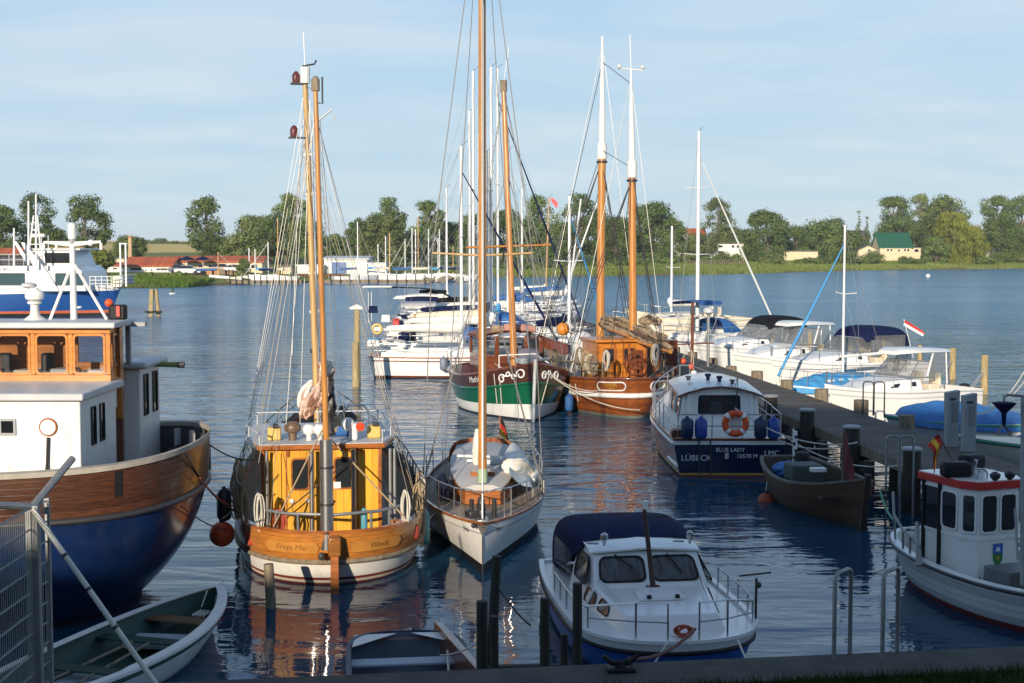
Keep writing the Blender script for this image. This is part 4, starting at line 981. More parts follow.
house('long_house', 'long white house with bright red tiled roof and dark windows', 125, 172, 266, 258, 274, 242, 8, M_wallw, M_tile, wins=[(136, 267.4, 12, 3.2), (146, 268.6, 2.4, 2.8), (151.5, 268.6, 2.4, 2.8), (162, 267.6, 12, 3.2)])
house('long_wing', 'long cream wing with red roof running right from the white house', 172, 262, 262, 257, 274, 246, 8, M_wallc, M_tile, wins=[(182, 264.5, 4.5, 3.4), (192, 264.5, 4.5, 3.4), (201, 264.5, 5, 3.4), (210.5, 264.5, 4.5, 3.4), (220, 264.5, 4.5, 3.4), (228.5, 265, 2.6, 4), (254, 264.5, 7, 4)])
ch = PY(130, 237, 262); cb0 = PY(130, 262, 262)
t = thing('brick_chimney', 'slim tall yellow brick chimney above the red roof', 'chimney', (ch.x, 262, ground(ch.x, 262) - .3))
MB().box((0, 0, (ch.z - t.location.z) / 2), (.72, .72, ch.z - t.location.z), taper=.8).build('shaft', mat('yellow_brick', (0.42, 0.30, 0.17), .85, .15, 3.0), t, smooth=0)
MB().box((0, 0, ch.z - t.location.z), (.74, .74, .3)).build('cap', M_brick, t, smooth=0)
t = house('boat_hall', 'white boat hall with blue gate at the far marina', 324, 367, 259.5, 257, 274, 252, 12, M_wallw, M_lgrey, cat='hall')
p = PY(339, 262, 252); zb = t.location.z
for k in range(3):
    x = PY(334 + 5 * k, 262, 252).x - t.location.x; MB().box((x, -6.03, p.z - zb - 1.2), (.84, .06, 2.3)).build('gate_panel', mat('blue_gate', (.05, .13, .33), .5), t, smooth=0)
house('shed', 'lower white shed right of the white boat hall', 368, 385, 264, 263, 274, 250, 8, M_wallw, M_lgrey, flat=True, over=.15, cat='shed')
house('shed', 'small white shed left of the white boat hall', 297, 323, 266, 264.5, 274, 250, 6, M_wallw, M_lgrey, flat=True, over=.15, cat='shed')
house('shed', 'tiny low shed beside the fishing cutter masts', 281, 291, 267, 265.5, 274, 248, 5, M_wallc, M_roofd, flat=True, over=.15, cat='shed')
# right bank
t = house('villa', 'white two-storey flat-roofed villa on the far bank', 706, 744, 243.5, 242.5, 258, 402, 9, M_wallw, M_roofd, flat=True, wins=[(713, 246, 4.5, 2.6), (720.5, 245, 4.5, 2.6), (733, 245, 3, 3), (738, 245, 3, 3), (721, 250.8, 6, 2.4), (711, 250.8, 4.5, 2.4)], over=.6)
house('house', 'narrow white gable house with red roof behind the masts', 677, 688, 236, 229.5, 256, 425, 10, M_wallw, M_tile, gable='y', wins=[(682, 240, 2.4, 2.6)])
house('house', 'house with steep red roof left of the tall white mast', 688, 706, 238, 229, 254, 432, 10, M_wallc, M_tile)
house('flat_building', 'long low cream building with flat roof on the far bank', 783, 818, 251.5, 250.5, 262, 398, 8, M_wallc, M_roofd, flat=True, over=.25, cat='building')
t = house('farmhouse', 'cream house with steep dark green roof on the far bank', 880, 912, 247, 233.5, 258, 402, 9, M_wallc, M_roofg, wins=[(888, 248.8, 2.5, 2.6), (891.3, 248.8, 2.5, 2.6), (899, 249, 2.2, 2.8), (905, 248.8, 2.5, 2.6), (908.3, 248.8, 2.5, 2.6)])
house('veranda_house', 'small flat extension right of the green-roofed house', 911.5, 921, 248, 247, 258, 403, 6, M_wallc, M_roofd, flat=True, over=.15, cat='extension', wins=[(916.5, 249, 4.5, 3.2)])
house('bungalow', 'cream gable bungalow left of the green-roofed house', 858.5, 878, 250, 245.5, 258, 398, 9, M_wallc, M_roofd, gable='y', wins=[(869, 249, 2.4, 2.6)])
house('brick_house', 'orange brick house with grey roof under the conifers', 848, 868, 237, 231, 256, 446, 10, M_brick, M_roofd, wins=[(856, 239, 2.4, 2.4), (862, 239, 2.4, 2.4)])
house('house', 'house with red roof cut by the right edge', 1012, 1034, 232, 223.5, 256, 470, 10, M_wallw, M_tile)
house('barn', 'white gabled house half hidden right of the willow', 987, 1001, 243, 234, 254, 440, 10, M_wallw, mat('brown_roof', (.25, .15, .08), .8), gable='x')

# ------------------------------------------------------------------ quay under the viewer
QY = lambda x: 15.62 + 0.142 * x
M_conc = mat('quay_concrete', (0.075, 0.072, 0.065), 0.9, 0.3, 1.6, bump=0.5, stain=.35, detail=9, spec=.2)
mb = MB(); X0, X1, zq = -40, 40, 1.3
mb.prism([(X0, QY(X0) - .9, zq), (X0, QY(X0) - .02, zq), (X0, QY(X0), zq - .03), (X0, QY(X0), -2), (X0, QY(X0) - .9, -2)], (X1 - X0, QY(X1) - QY(X0), 0))
tag(mb.build('quay', M_conc, smooth=0), kind='structure')
# the bank rises behind the quay edge to where the viewer stands
M_lawn = mat('lawn_soil', (0.035, 0.05, 0.015), 0.95, 0.4, 6.0)
rows = []
for d, z in ((0.88, 1.28), (1.6, 1.36), (4, 1.9), (8, 2.9), (13, 4.0), (17, 4.35), (60, 4.6), (300, 5)):
    rows.append([Vector((x, QY(max(-40, min(40, x))) - d, z + .05 * math.sin(x * 1.3 + d) * min(1, d / 3))) for x in [-400, -100, -40] + [k * 2 for k in range(-19, 20)] + [40, 100, 400]])
tag(MB().loft(rows, False).build('bank', M_lawn, smooth=80), kind='structure')
q = np.random.RandomState(11); pts = []
for i in range(15000):
    x = q.uniform(-1.5, 6.5); d = 0.92 + q.rand() ** 1.3 * 2.2; pts.append((x, QY(x) - d, 1.28 + max(0, d - .9) * .12))
blades('grass', pts, 0.12, 0.012, L_lawn, lean=.45, seed=4)
# ------------------------------------------------------------------ unseen brick blocks added behind the viewer, shaped to throw shade over the quay
def gabled(root, x0, x1, hr, d2, he, name_w='wall', name_r='roof'):
    MB().prism([(x0, -d2, 0), (x0, d2, 0), (x0, d2, he), (x0, 0, hr), (x0, -d2, he)], (x1 - x0, 0, 0)).build(name_w, M_brick, root, smooth=0)
    mb = MB()
    for s_ in (-1, 1): mb.prism([(x0 - .2, s_ * (d2 + .4), he - .3), (x0 - .2, 0, hr + .05), (x0 - .2, 0, hr + .22), (x0 - .2, s_ * (d2 + .4), he - .1)], (x1 - x0 + .4, 0, 0))
    mb.build(name_r, M_tile, root, smooth=0)
t = thing('tall_shade_block', 'tall brick block added unseen behind the viewer to shade the quay', 'building', (-10.9, -15.6, 4.3), R(-15)); gabled(t, 0, 10, 12.7, 6, 8)
t = thing('long_shade_block', 'long brick block added unseen behind the viewer for shade, right of the tall one', 'building', (-1.2, -16, 4.3)); gabled(t, 0, 55, 9.7, 6, 5.6)
t = thing('shed', 'low brick block added unseen behind the viewer for shade, left of the tall one', 'shed', (-10.7, -16, 4.3)); gabled(t, -52, 0, 6.5, 4, 4.6)  # added shade block in the form of a shed

# ================================================================== big blue cutter at the left
M_bulw = plank_mat('bulwark_boards', (0.085, 0.033, 0.017), 26, 0.3, 'UV', 0.35, 0.45, coat=.25)
M_ochre = mat('ochre_varnish', (0.52, 0.185, 0.025), 0.3, 0.3, 3.0, stretch=(1, 1, 5), coat=.3)
t, L = boat('wooden_trawler', 'big blue-hulled wooden trawler with white cabins and varnished wheelhouse at the left edge', (-5.22, 24.35), (-21.4, 22.1), cat='fishing boat')
BL = t
hb = Hull(L, 6.0, (2.78, 2.55, 3.5), 1.2, 'round', .7, .46, 2.2, 1, 10, (0.72, 0.80, .4), 1.5, 1.3, 2.6, sp=5, rp=2.6)
hb.shell(t, [(-1, 0.03, 2, 2), (0.03, .70, 0, 9), (.70, .725, 3, 1), (.725, 1, 1, 4)], [M_hullblue, M_bulw, M_redbrown, M_dark], 60)
hb.strake(t, .71, .05, M_dark, 0, .9, n=60)
hb.deck(t, .78, plank_mat('grey_deck', (.20, .19, .17), 7, .8, 'X', .5), 0.02, .98)
hb.inner(t, .78, mat('bulwark_inside', (.07, .07, .075), .6, .2), .12, 0.01, .98, n=50)
hb.cap(t, .24, .08, mat('grey_wood_rail', (.34, .31, .26), .6, .2, 3.0, stain=.2), 0.0, .98, n=60, out=.05)
mb = MB()
for k in range(9):
    tt = .012 + .045 * k * (.4 + k * .1)
    for side in (-1, 1):
        mb = MB(); q_ = hb.p(tt, 1, side); n_ = (Vector((0, -L / 2 + 2.6, q_.z)) - q_).normalized(); q_ += n_ * .24
        mb.box((q_.x, q_.y, q_.z - .42), (.08, .08, .66), rz=math.atan2(n_.y, n_.x)); mb.build('bulwark_frame', M_lgrey, t)
W = lambda x, y, z: toL(BL, (x, y, z))
def wbox(mb, x0, x1, y0, y1, z0, z1, root=None):
    root = root or BL; c = toL(root, ((x0 + x1) / 2, (y0 + y1) / 2, (z0 + z1) / 2)); mb.box(c, (x1 - x0, y1 - y0, z1 - z0), rz=-root.rotation_euler.z); return mb
xf = -6.72
cab = wbox(MB(), -15, xf, 22.0, 24.0, 1.75, 3.6).build('cabin', M_white2, t, bev=.02)
wbox(MB(), -15.1, xf + .08, 21.9, 24.25, 3.6, 3.72).build('roof', M_lgrey, cab, bev=.025)
for y0, y1, zt in ((22.55, 22.78, 3.44), (23.02, 23.26, 3.44)):
    window(cab, [W(xf, y0, zt - .62), W(xf, y1, zt - .62), W(xf, y1, zt), W(xf, y0, zt)], M_dark, M_blackwin, .012, .03, .05, out=W(1, 0, 0) - W(0, 0, 0))
pc = PY(48.5, 427, 22.0); mb = MB(); torus(mb, (0, 0, 0), .125, .022, 'Y', 24, 8); ph = mb.build('porthole', M_varn, cab, loc=W(pc.x, 21.985, pc.z)); ph.rotation_euler.z = -t.rotation_euler.z
MB().lathe([(.12, 0), (.12, .02)], n=24, M=Matrix.Rotation(PI / 2, 4, 'X')).build('porthole_glass', M_white, ph)
MB().tube([W(pc.x, 21.96, pc.z - .16), W(pc.x - .02, 21.96, pc.z - .55), W(pc.x - .03, 21.9, pc.z - .8)], .022, 6).build('strap', M_blackrope, cab)
window(cab, [W(-7.98, 22, 3.06), W(-7.72, 22, 3.06), W(-7.72, 22, 3.32), W(-7.98, 22, 3.32)], M_grey, M_blackwin, .035, .03, .05, out=W(0, -1, 0) - W(0, 0, 0))
# wheelhouse: varnished front with three panes in view
xw, yf, yb = -6.78, 23.95, 24.75
wz0, wz1 = 3.66, 4.62
wh = MB()
wbox(wh, -14.5, xw, yf, yf + .06, wz0, wz0 + .17); wbox(wh, -14.5, xw, yf, yf + .06, wz1 - .1, wz1)
pillars = []
xx = xw
for k in range(12):
    wbox(wh, xx - .085, xx, yf - .004, yf + .064, wz0 + .17, wz1 - .1); pillars.append(xx); xx -= .635
wbox(wh, xw - .065, xw - .003, yf + .06, yb, wz0, wz0 + .3); wbox(wh, xw - .065, xw - .003, yf + .06, yb, wz1 - .1, wz1); wbox(wh, xw - .066, xw - .001, yb - .4, yb, wz0 + .3, wz1 - .1)
wbox(wh, -14.5, xw - .02, yb - .06, yb - .002, 3.0, wz0 + .32); wbox(wh, -14.5, -7.55, yb - .06, yb - .002, wz0 + .32, wz1); wbox(wh, -7.0, xw - .07, yb - .06, yb - .002, wz0 + .32, wz1)
whs = wh.build('wheelhouse', M_ochre, t, bev=.012)
for k in range(11):
    x1_, x0_ = pillars[k] - .085, pillars[k] - .635
    window(whs, [W(x0_, yf + .01, wz0 + .17), W(x1_, yf + .01, wz0 + .17), W(x1_, yf + .01, wz1 - .1), W(x0_, yf + .01, wz1 - .1)], M_ochre, glass_mat('wheelhouse_glass', (.9, .9, .9), .72), .035, .02, .1, out=W(0, -1, 0) - W(0, 0, 0))
window(whs, [W(xw, yf + .1, wz0 + .3), W(xw, yb - .42, wz0 + .3), W(xw, yb - .42, wz1 - .1), W(xw, yf + .1, wz1 - .1)], M_varn, M_glassd, .04, .02, .08, out=W(1, 0, 0) - W(0, 0, 0))
inn = MB(); wbox(inn, -14, xw - .1, yf + .1, yb - .1, 3.2, wz0 + .02); inn.build('wheelhouse_floor', M_cream, whs)
for k, (x, z) in enumerate(((-7.15, .2), (-7.75, .22), (-8.35, .2), (-9.0, .24))):
    wbox(MB(), x - .22, x + .22, yf + .35, yf + .75, wz0 + .02, wz0 + .02 + z).build('chart_box', [M_white, M_lgrey, M_cream, M_white][k], whs, bev=.03)
for x in (-8.02, -8.75): wbox(MB(), x - .12, x + .12, yf + .5, yf + .62, wz0, wz0 + .5).build('chair_back', M_dark, whs, bev=.05)
wbox(MB(), -15, xw + .12, yf - .16, yb + .35, wz1, wz1 + .10).build('wheelhouse_roof', M_lgrey, t, bev=.02)
wbox(MB(), xw + .1, xw + .36, yf + .9, yb + .25, wz1 - .03, wz1 + .05).build('roof_wing', M_grey, t, bev=.01)
wbox(MB(), -6.98, -6.86, 24.9, 25.02, 2.1, 4.62).build('door_post', M_mahog, t, bev=.01)
wbox(MB(), -6.84, -6.76, 25.1, 25.2, 3.9, 4.62).build('post', M_grey, t)
wbox(MB(), xf - .06, xf - .01, 24.35, 24.47, 3.75, 4.6).build('side_post', M_varn, t, bev=.01)
# companionway box aft
bx = wbox(MB(), -7.6, -6.62, 25.22, 26.6, 1.9, 3.82).build('companionway', M_white2, t, bev=.03)
wbox(MB(), -7.7, -6.48, 25.1, 26.75, 3.82, 3.94).build('companionway_roof', M_lgrey, bx, bev=.05)
for y0, y1 in ((25.42, 25.70), (26.05, 26.36)):
    window(bx, [W(-6.62, y0, 2.95), W(-6.62, y1, 2.95), W(-6.62, y1, 3.7), W(-6.62, y0, 3.7)], M_dark, M_blackwin, .012, .03, .1, out=W(1, 0, 0) - W(0, 0, 0))
MB().tube([W(-6.9, 26.3, 3.82), W(-6.1, 26.3, 3.80)], .05, 8).build('boathook_pole', mat('yellow_green_paint', (.25, .27, .06), .5), t)
MB().tube([W(-6.2, 26.3, 3.80), W(-6.08, 26.3, 3.80)], .06, 8).build('pole_end', M_dark, t)
# gear on the wheelhouse roof
zr = wz1 + .1
tp = PY(72, 225, 24.9); x0 = tp.x
mm = mast(t, W(x0, 24.9, zr), W(x0, 24.9, tp.z - .22), .06, .05, M_alu, 'signal_mast')
MB().lathe([(.07, 0), (.075, .03), (.075, .24), (.05, .27)], W(x0, 24.9, tp.z - .24), 12).build('radar_reflector', M_white, mm)
MB().lathe([(.06, 0), (.06, .1)], W(x0, 24.9, tp.z - .33), 10).build('lamp_base', M_grey, mm)
yz = PY(72, 244, 24.9).z
MB().tube([W(x0 - .5, 24.9, yz + .03), W(x0 - .1, 24.9, yz), W(x0 + .1, 24.9, yz), W(x0 + .5, 24.9, yz + .04)], [.022, .05, .05, .022], 8).build('yard', M_white, mm)
for dx_ in (-.5, -.28, .5): MB().tube([W(x0 + dx_, 24.9, yz + .02), W(x0 + dx_, 24.9, yz - .1)], .025, 6).build('deck_lamp', M_white, mm)
MB().ball(W(x0 + .32, 24.9, yz + .02), .06, 10).build('dome_lamp', M_white, mm)
for dx_ in (-.37, .62): MB().tube([W(x0, 24.9, PY(72, 262, 24.9).z), W(x0 + dx_, 24.75, zr)], .028, 6).build('mast_strut', M_white, mm)
MB().box(W(x0 + .12, 24.85, PY(72, 307, 24.9).z), (.2, .05, .03)).build('step', M_white, mm)
c = PY(35, 320, 24.7); col = MB().lathe([(.2, 0), (.09, .08), (.075, .14), (.07, .26), (.12, .28), (.12, .32), (.08, .33)], W(c.x, 24.7, zr), 14).build('capstan', M_white2, t, smooth=50)
MB().lathe([(.08, 0), (.15, .03), (.165, .09), (.15, .16), (.08, .2), (.06, .23)], W(c.x, 24.7, zr + .33), 16).build('searchlight_housing', M_white, col, smooth=50)
MB().lathe([(.03, 0), (.14, .04), (.12, .09), (.03, .11)], W(c.x - .09, 24.7, zr + .54), 12).build('horn', M_lgrey, col, smooth=50)
c = PY(109, 303, 24.8); ob = MB().ball(W(c.x, 24.8, c.z), .075, 12).build('signal_ball', M_orange, t, smooth=80); MB().tube([W(c.x, 24.8, zr), W(c.x, 24.8, c.z)], .015, 6).build('ball_stalk', M_dark, ob)
lb = wbox(MB(), c.x + .02, c.x + .30, 24.7, 24.9, zr, zr + .26).build('lantern_box', M_black, t, bev=.03); wbox(MB(), c.x + .16, c.x + .22, 24.66, 24.7, zr + .06, zr + .24).build('red_lens', M_red, lb)
for k in range(3): MB().tube([W(-6.15, 25.2 + .5 * k, 2.05), W(-6.1, 25.1 + .5 * k, 2.25)], .16, 10).build('deck_gear', M_dark, t)
wbox(MB(), -5.95, -5.5, 25.3, 25.8, 1.9, 2.4).build('deck_box', M_dark, t, bev=.03)
# mark on the bulwark, where the hawse port is
q_ = hb.wrap(-1, 2.4, 3.1, .012, False)
MB().add([q_(-.06, -.22), q_(.06, -.22), q_(.06, .18), q_(-.06, .18)], [(0, 1, 2, 3)]).build('freeing_port', M_black, t, smooth=0)

# ================================================================== yellow fishing cutter, stern on
M_bandwood = plank_mat('cutter_band_boards', (0.44, 0.165, 0.03), 10, 0.35, 'UV', 0.55, 0.3, coat=.3)
M_yelwood = plank_mat('cutter_house_boards', (0.72, 0.36, 0.035), 7.5, 0.35, 'X', 0.62, 0.16, coat=.3)
t, L = boat('fishing_cutter', 'yellow wooden fishing cutter with white waterline hull, moored stern towards the quay', (-3.10, 24.5), (-4.95, 36.2), cat='fishing boat')
FC = t
hc = Hull(L, 3.68, (1.02, .95, 2.05), 1.0, 'round', .7, .48, 2.0, 1, 5.2, (0.88, 0.92, .35), 1.2, .45, 1.8, rp=1.6)
hc.shell(t, [(-1, .03, 2, 2), (.03, .085, 4, 1), (.085, .14, 2, 1), (.14, .43, 0, 4), (.43, .49, 3, 1), (.49, 1, 1, 4)], [M_whitehull, M_bandwood, M_redbrown, M_pile, M_cream], 56)
hc.strake(t, .46, .045, M_pile, n=50)
hc.deck(t, .5, M_teak, .015, .985)
hc.inner(t, .5, mat('bulwark_paint', (.21, .14, .09), .7), .08, .01, .985)
hc.cap(t, .14, .06, M_varn, n=56)
W = lambda x, y, z: toL(FC, (x, y, z))
# rudder and sternpost on the centre line
sx = -L / 2
rd = MB(); rd.prism([(-.07, sx - .10, .98), (-.07, sx + .06, .98), (-.07, sx + .34, -.4), (-.07, sx - .32, -.4), (-.07, sx - .26, .35)], (.14, 0, 0)).build('rudder', M_varn, t, bev=.015)
MB().box((0, sx - .12, .8), (.22, .22, .34)).build('rudder_head', M_bandwood, t, bev=.03)
MB().ball((-.22, sx - .06, .62), .07, 8).build('hawse', M_dark, t)
# name boards, carved and faded
for side, s_, d_ in ((-1, 'Freya Mai', .78), (1, 'Wieck', .82)):
    f_ = hc.wrap(side, .74, d_, .022, False); hw = .48; n_ = 14
    out = [f_(x, y) for x, y in ((-hw, -.09), (-hw - .09, 0), (-hw, .09), (0, .10), (hw, .09), (hw + .09, 0), (hw, -.09), (0, -.10))]
    top_ = [f_(-hw + 2 * hw * i / n_, .10) for i in range(n_ + 1)]; bot_ = [f_(-hw + 2 * hw * i / n_, -.10) for i in range(n_ + 1)]
    mb = MB(); mb.loft([bot_, top_], False); mb.add([f_(-hw, -.10), f_(-hw, .10), f_(-hw - .08, 0)], [(0, 1, 2)]); mb.add([f_(hw, -.10), f_(hw, .10), f_(hw + .08, 0)], [(0, 1, 2)])
    nb = mb.build('name_board', mat('name_board_wood', (.50, .22, .045), .4, .15), t, smooth=40)
    g_ = hc.wrap(side, .70, d_, .03, False); lettering(nb, s_, .15, g_, mat('carved_letters', (.30, .13, .03), .6), shear=.25)
# deckhouse
hx0 = -1.06; ya, yb_ = sx + 1.55, sx + 4.3; z0, z1 = .55, 2.28
HO = thing_part = MB().box((0, (ya + yb_) / 2, (z0 + z1) / 2), (2.14, yb_ - ya, z1 - z0)).build('deckhouse', M_yelwood, t, bev=.02); dh = HO; dh.location.x = -.17
for x in (-1.07, 1.07, -.62, .64): MB().box((x, ya - .012, (z0 + z1) / 2), (.07, .05, z1 - z0 - .02)).build('corner_post', M_varn, dh, bev=.01)
MB().box((-.84, ya - .02, 1.4), (.2, .03, 1.62)).build('side_panel', M_yelwood, dh)
for side in (-1, 1):
    xa = -.62 if side < 0 else .16; xb = -.16 if side < 0 else .64
    dr = MB().box(((xa + xb) / 2, ya - .02, 1.32), (abs(xb - xa) + .02, .035, 1.62)).build('door', M_yelwood, dh, bev=.008)
    window(dr, [(xa + .06, ya - .038, 1.52), (xb - .06, ya - .038, 1.52), (xb - .06, ya - .038, 2.12), (xa + .06, ya - .038, 2.12)], M_varn, M_glassd, .03, .02, .2, out=(0, -1, 0))
    MB().ball((xb - .05 if side < 0 else xa + .05, ya - .06, 1.30), .03, 8).build('handle', M_dark, dr)
MB().box((.28, ya - .06, 1.60), (.13, .01, .12)).build('notice', M_white, dh)
for x, z, r_ in ((-.26, 1.32, .045), (-.55, 1.32, .05)): MB().ball((x, ya - .05, z), r_, 10).build('fitting', M_white2, dh)
for side in (-1, 1):
    for y in (ya + .7, ya + 1.7): window(dh, [(side * 1.07, y, 1.5), (side * 1.07, y + .5, 1.5), (side * 1.07, y + .5, 2.1), (side * 1.07, y, 2.1)], M_varn, M_glassd, .03, .02, .15, out=(side, 0, 0))
# roof: slab with a varnished edge, wider forward
rf = [(-1.16, ya - .13), (1.16, ya - .13), (1.42, ya + .9), (1.32, yb_ + .35), (-1.32, yb_ + .35), (-1.42, ya + .9)]
roof = MB().prism([(x, y, z1) for x, y in rf], (0, 0, .09)).build('roof', M_varn, t, bev=.012); roof.location.x = -.17
MB().prism([(x * .97, y * 1.0 + (.04 if y < ya else -.04), z1 + .09) for x, y in rf], (0, 0, .012)).build('roof_deck', M_lgrey, roof)
zt = z1 + .1
for side in (-1, 1): MB().tube([(side * 1.15, ya - .1, zt + .22), (side * 1.38, ya + .9, zt + .24), (side * 1.26, yb_ + .2, zt + .24)], .016, 6).build('roof_rail', M_lgrey, roof)
MB().tube([(-1.26, yb_ + .2, zt + .24), (1.26, yb_ + .2, zt + .24)], .014, 6).build('roof_rail', M_lgrey, roof)
for x, y in ((-1.12, ya - .05), (1.12, ya - .05), (-1.34, ya + .9), (1.34, ya + .9), (-1.22, yb_ + .2), (1.22, yb_ + .2), (0, yb_ + .2)): MB().tube([(x, y, zt), (x, y, zt + .24)], .013, 6).build('roof_stanchion', M_lgrey, roof)
for x in (-.86, 1.0): 
    bx = MB().box((x, ya + .6, zt + .12), (.25, .3, .24)).build('life_raft_box', mat('yellow_box', (.62, .42, .12), .5, .1), roof, bev=.03)
    MB().box((x + .03, ya + .5, zt + .27), (.12, .16, .08)).build('strap', M_dark, bx, bev=.02)
MB().lathe([(.075, 0), (.075, .14), (.15, .18), (.16, .27), (.1, .34), (.02, .36)], (-.52, ya + .45, zt), 14).build('mushroom_vent', mat('brown_vent', (.16, .10, .07), .4), roof, smooth=60)
for x in (-.22, -.02): 
    MB().lathe([(.05, 0), (.05, .1), (.11, .14), (.12, .24), (.07, .3)], (x, ya + .4, zt), 12).build('vent', M_white, roof, smooth=60)
MB().box((.08, ya + .6, zt + .12), (.16, .2, .22)).build('white_box', M_white, roof, bev=.02)
sp_ = MB().box((.60, ya + .3, zt + .16), (.16, .18, .32)).build('searchlight', M_white, roof, bev=.04)
MB().ball((.50, ya + .3, zt + .30), .13, 12).build('searchlight_dome', M_white, sp_, smooth=60)
MB().lathe([(.075, 0), (.085, .03), (.08, .06)], (.72, ya + .18, zt + .27), 14, M=Matrix.Rotation(PI / 2, 4, 'X')).build('red_lens', mat('red_lens', (.8, .07, .02), .25), sp_)
MB().tube([(.45, ya + 1.5, zt), (.45, ya + 1.5, zt + .38), (.55, ya + 1.5, zt + .52), (.85, ya + 1.5, zt + .52), (.97, ya + 1.5, zt + .38), (.97, ya + 1.5, zt)], .025, 7).build('steel_arch', M_steel, roof)
MB().tube([(.3, ya + 1.2, zt + .05), (.62, ya + 1.4, zt + .36)], .02, 6).build('arch_brace', M_dark, roof)
MB().box((.42, ya + .9, zt + .1), (.3, .3, .2)).build('deck_net', M_bluec, roof, bev=.06)
bundle(roof, [(.25, ya + .8, zt + .1), (.35, ya + .9, zt + .25), (.3, ya + .9, zt + .38)], [.09, .1, .06], M_tanrope, 'rope_coil', 4, 8, .3)
# mizzen in its steel tabernacle at the stern
mzx = -.12; mzy = sx + .12
tab = MB().tube([(mzx, mzy, .7), (mzx, mzy + .02, z1 + .35)], .115, 14).build('tabernacle', M_steel, t, smooth=60)
for k in (.0, .5, 1.15): MB().tube([(mzx, mzy + .005, .98 + k), (mzx, mzy + .006, 1.02 + k)], .13, 14).build('steel_band', M_dark, tab, smooth=40)
tp = PY(315, 91, mzy + t.location.y + 0.25) if False else None
mw = Vector((t.location.x, t.location.y, 0))
def fc_at(px, py, Yw): return W(*PY(px, py, Yw))
a_, b_ = fc_at(326.5, 440, 25.2), fc_at(315.5, 91, 25.3)
mz = mast(t, a_ - Vector((0, 0, .3)), b_, .055, .042, M_mast, 'mizzen_mast')
MB().lathe([(.075, 0), (.075, .2), (.03, .26)], b_, 10).build('mast_cap', M_pile, mz)
MB().tube([b_ + Vector((.02, 0, -.2)), b_ + Vector((.12, 0, -.22)), b_ + Vector((.12, 0, .25))], .016, 6).build('lamp_bracket', M_dark, mz)
MB().tube([b_ + Vector((0, 0, -.55)), b_ + Vector((.28, 0, -.32)), b_ + Vector((.33, 0, -.5))], .018, 6).build('gaff_iron', M_lgrey, mz)
a2, b2 = fc_at(318, 432, 30), fc_at(305, 76, 30)
mn = mast(t, a2, b2, .075, .055, M_mastpale, 'main_mast')
MB().tube([b2 + Vector((0, 0, -.15)), b2 + Vector((0, 0, .18))], .1, 10).build('mast_head', M_white2, mn)
MB().tube([b2 + Vector((0, 0, .15)), b2 + Vector((-.02, 0, .9))], .01, 5).build('aerial', M_white, mn)
MB().tube([b2 + Vector((-.05, 0, .2)), b2 + Vector((.2, 0, .25)), b2 + Vector((.24, 0, .33))], .02, 5).build('wind_vane', M_dark, mn)
for py, dx_ in ((78, -.28), (132, -.22)):
    c = fc_at(298 if py < 100 else 296, py, 30); pl_ = MB().box((c.x + .02, c.y, c.z - .12), (.36, .2, .025)).build('lantern_shelf', M_dark, mn)
    lt = MB().lathe([(.08, -.1), (.085, .05), (.06, .1), (.02, .14)], (c.x - .04, c.y, c.z), 10).build('lantern', mat('dark_red_lantern', (.10, .02, .02), .35), pl_)
st2 = MB(); st2.tube([fc_at(321, 425, 29.6), fc_at(311, 120, 29.8)], .02, 8).build('steel_track', M_steel, mn)
for k in range(7):
    c = a2.lerp(b2, .12 + .11 * k); MB().tube([c - Vector((.1, 0, 0)), c + Vector((.12, 0, .02))], .045, 7).build('mast_fitting', [M_white2, M_dark, M_lgrey][k % 3], mn)
# gathered tan sail with white bands round the mizzen boom
path = [fc_at(*p, 25.6) for p in ((321, 365), (329, 375), (324, 387), (317, 398), (309, 407), (303, 416))]
M_tanband = mat('washed_tan_sail', (.34, .15, .09), .8, .3, 6.0, bump=.8, col2=(.66, .52, .43))
sailpile(t, path, .12, [M_tanband, mat('dusty_sail', (.42, .27, .19), .85, .3, 7, bump=.6, col2=(.62, .50, .42)), mat('brown_tan_sail', (.22, .11, .07), .85, .3, 6, bump=.6)], 'furled_mizzen', 11, 5, .045, .7)
bundle(t, [fc_at(*p, 25.5) for p in ((321, 366), (326, 369), (331, 374))], [.10, .13, .08], M_sail, 'sail_head', 6, 16, .4)
sailpile(t, [fc_at(*p, 25.7) for p in ((312, 382), (304, 395), (301, 408))], .07, [M_tanband, M_sail], 'sail_fold', 4, 7, .045)
bundle(t, [fc_at(*p, 25.8) for p in ((330, 386), (331, 400), (329, 418), (331, 436))], [.07, .1, .1, .08], M_dark, 'halyard_coil', 9, 9, .4)
# stern rail, posts, ropes
ry = [(-1.25, sx + .75), (-.8, sx + .28), (0, sx + .02), (.8, sx + .28), (1.25, sx + .75)]
sr = MB().tube([(x, y + .12, 1.30) for x, y in ry], .03, 8).build('stern_rail', M_galv, t)
for x, y in ((-1.25, sx + .87), (-.62, sx + .28), (.66, sx + .28), (1.25, sx + .87), (-1.0, sx + .6), (1.0, sx + .6)): MB().tube([(x, y, .9), (x, y, 1.3)], .024, 7).build('stanchion', M_galv, sr)
for x in (-.36, .40): MB().tube([(x, sx + .22, 1.0), (x, ya - .12, 1.5), (x, ya - .16, z1)] if False else [(x, ya - .3, .6), (x, ya - .3, z1 + .02)], .045, 10).build('awning_post', M_steel, t, smooth=60)
for x in (-1.16, 1.16, 1.08): MB().tube([(x, ya - .2, .6), (x, ya - .2, z1)], .03, 8).build('awning_post', M_galv, t)
lines = []
c0 = fc_at(322, 430, 25.6)
for tgt in ((-1.05, sx + .5, 1.05), (1.3, sx + .7, 1.1)): lines.append((c0, tgt))
rig(t, lines, .016, M_tanrope, 'sheet')
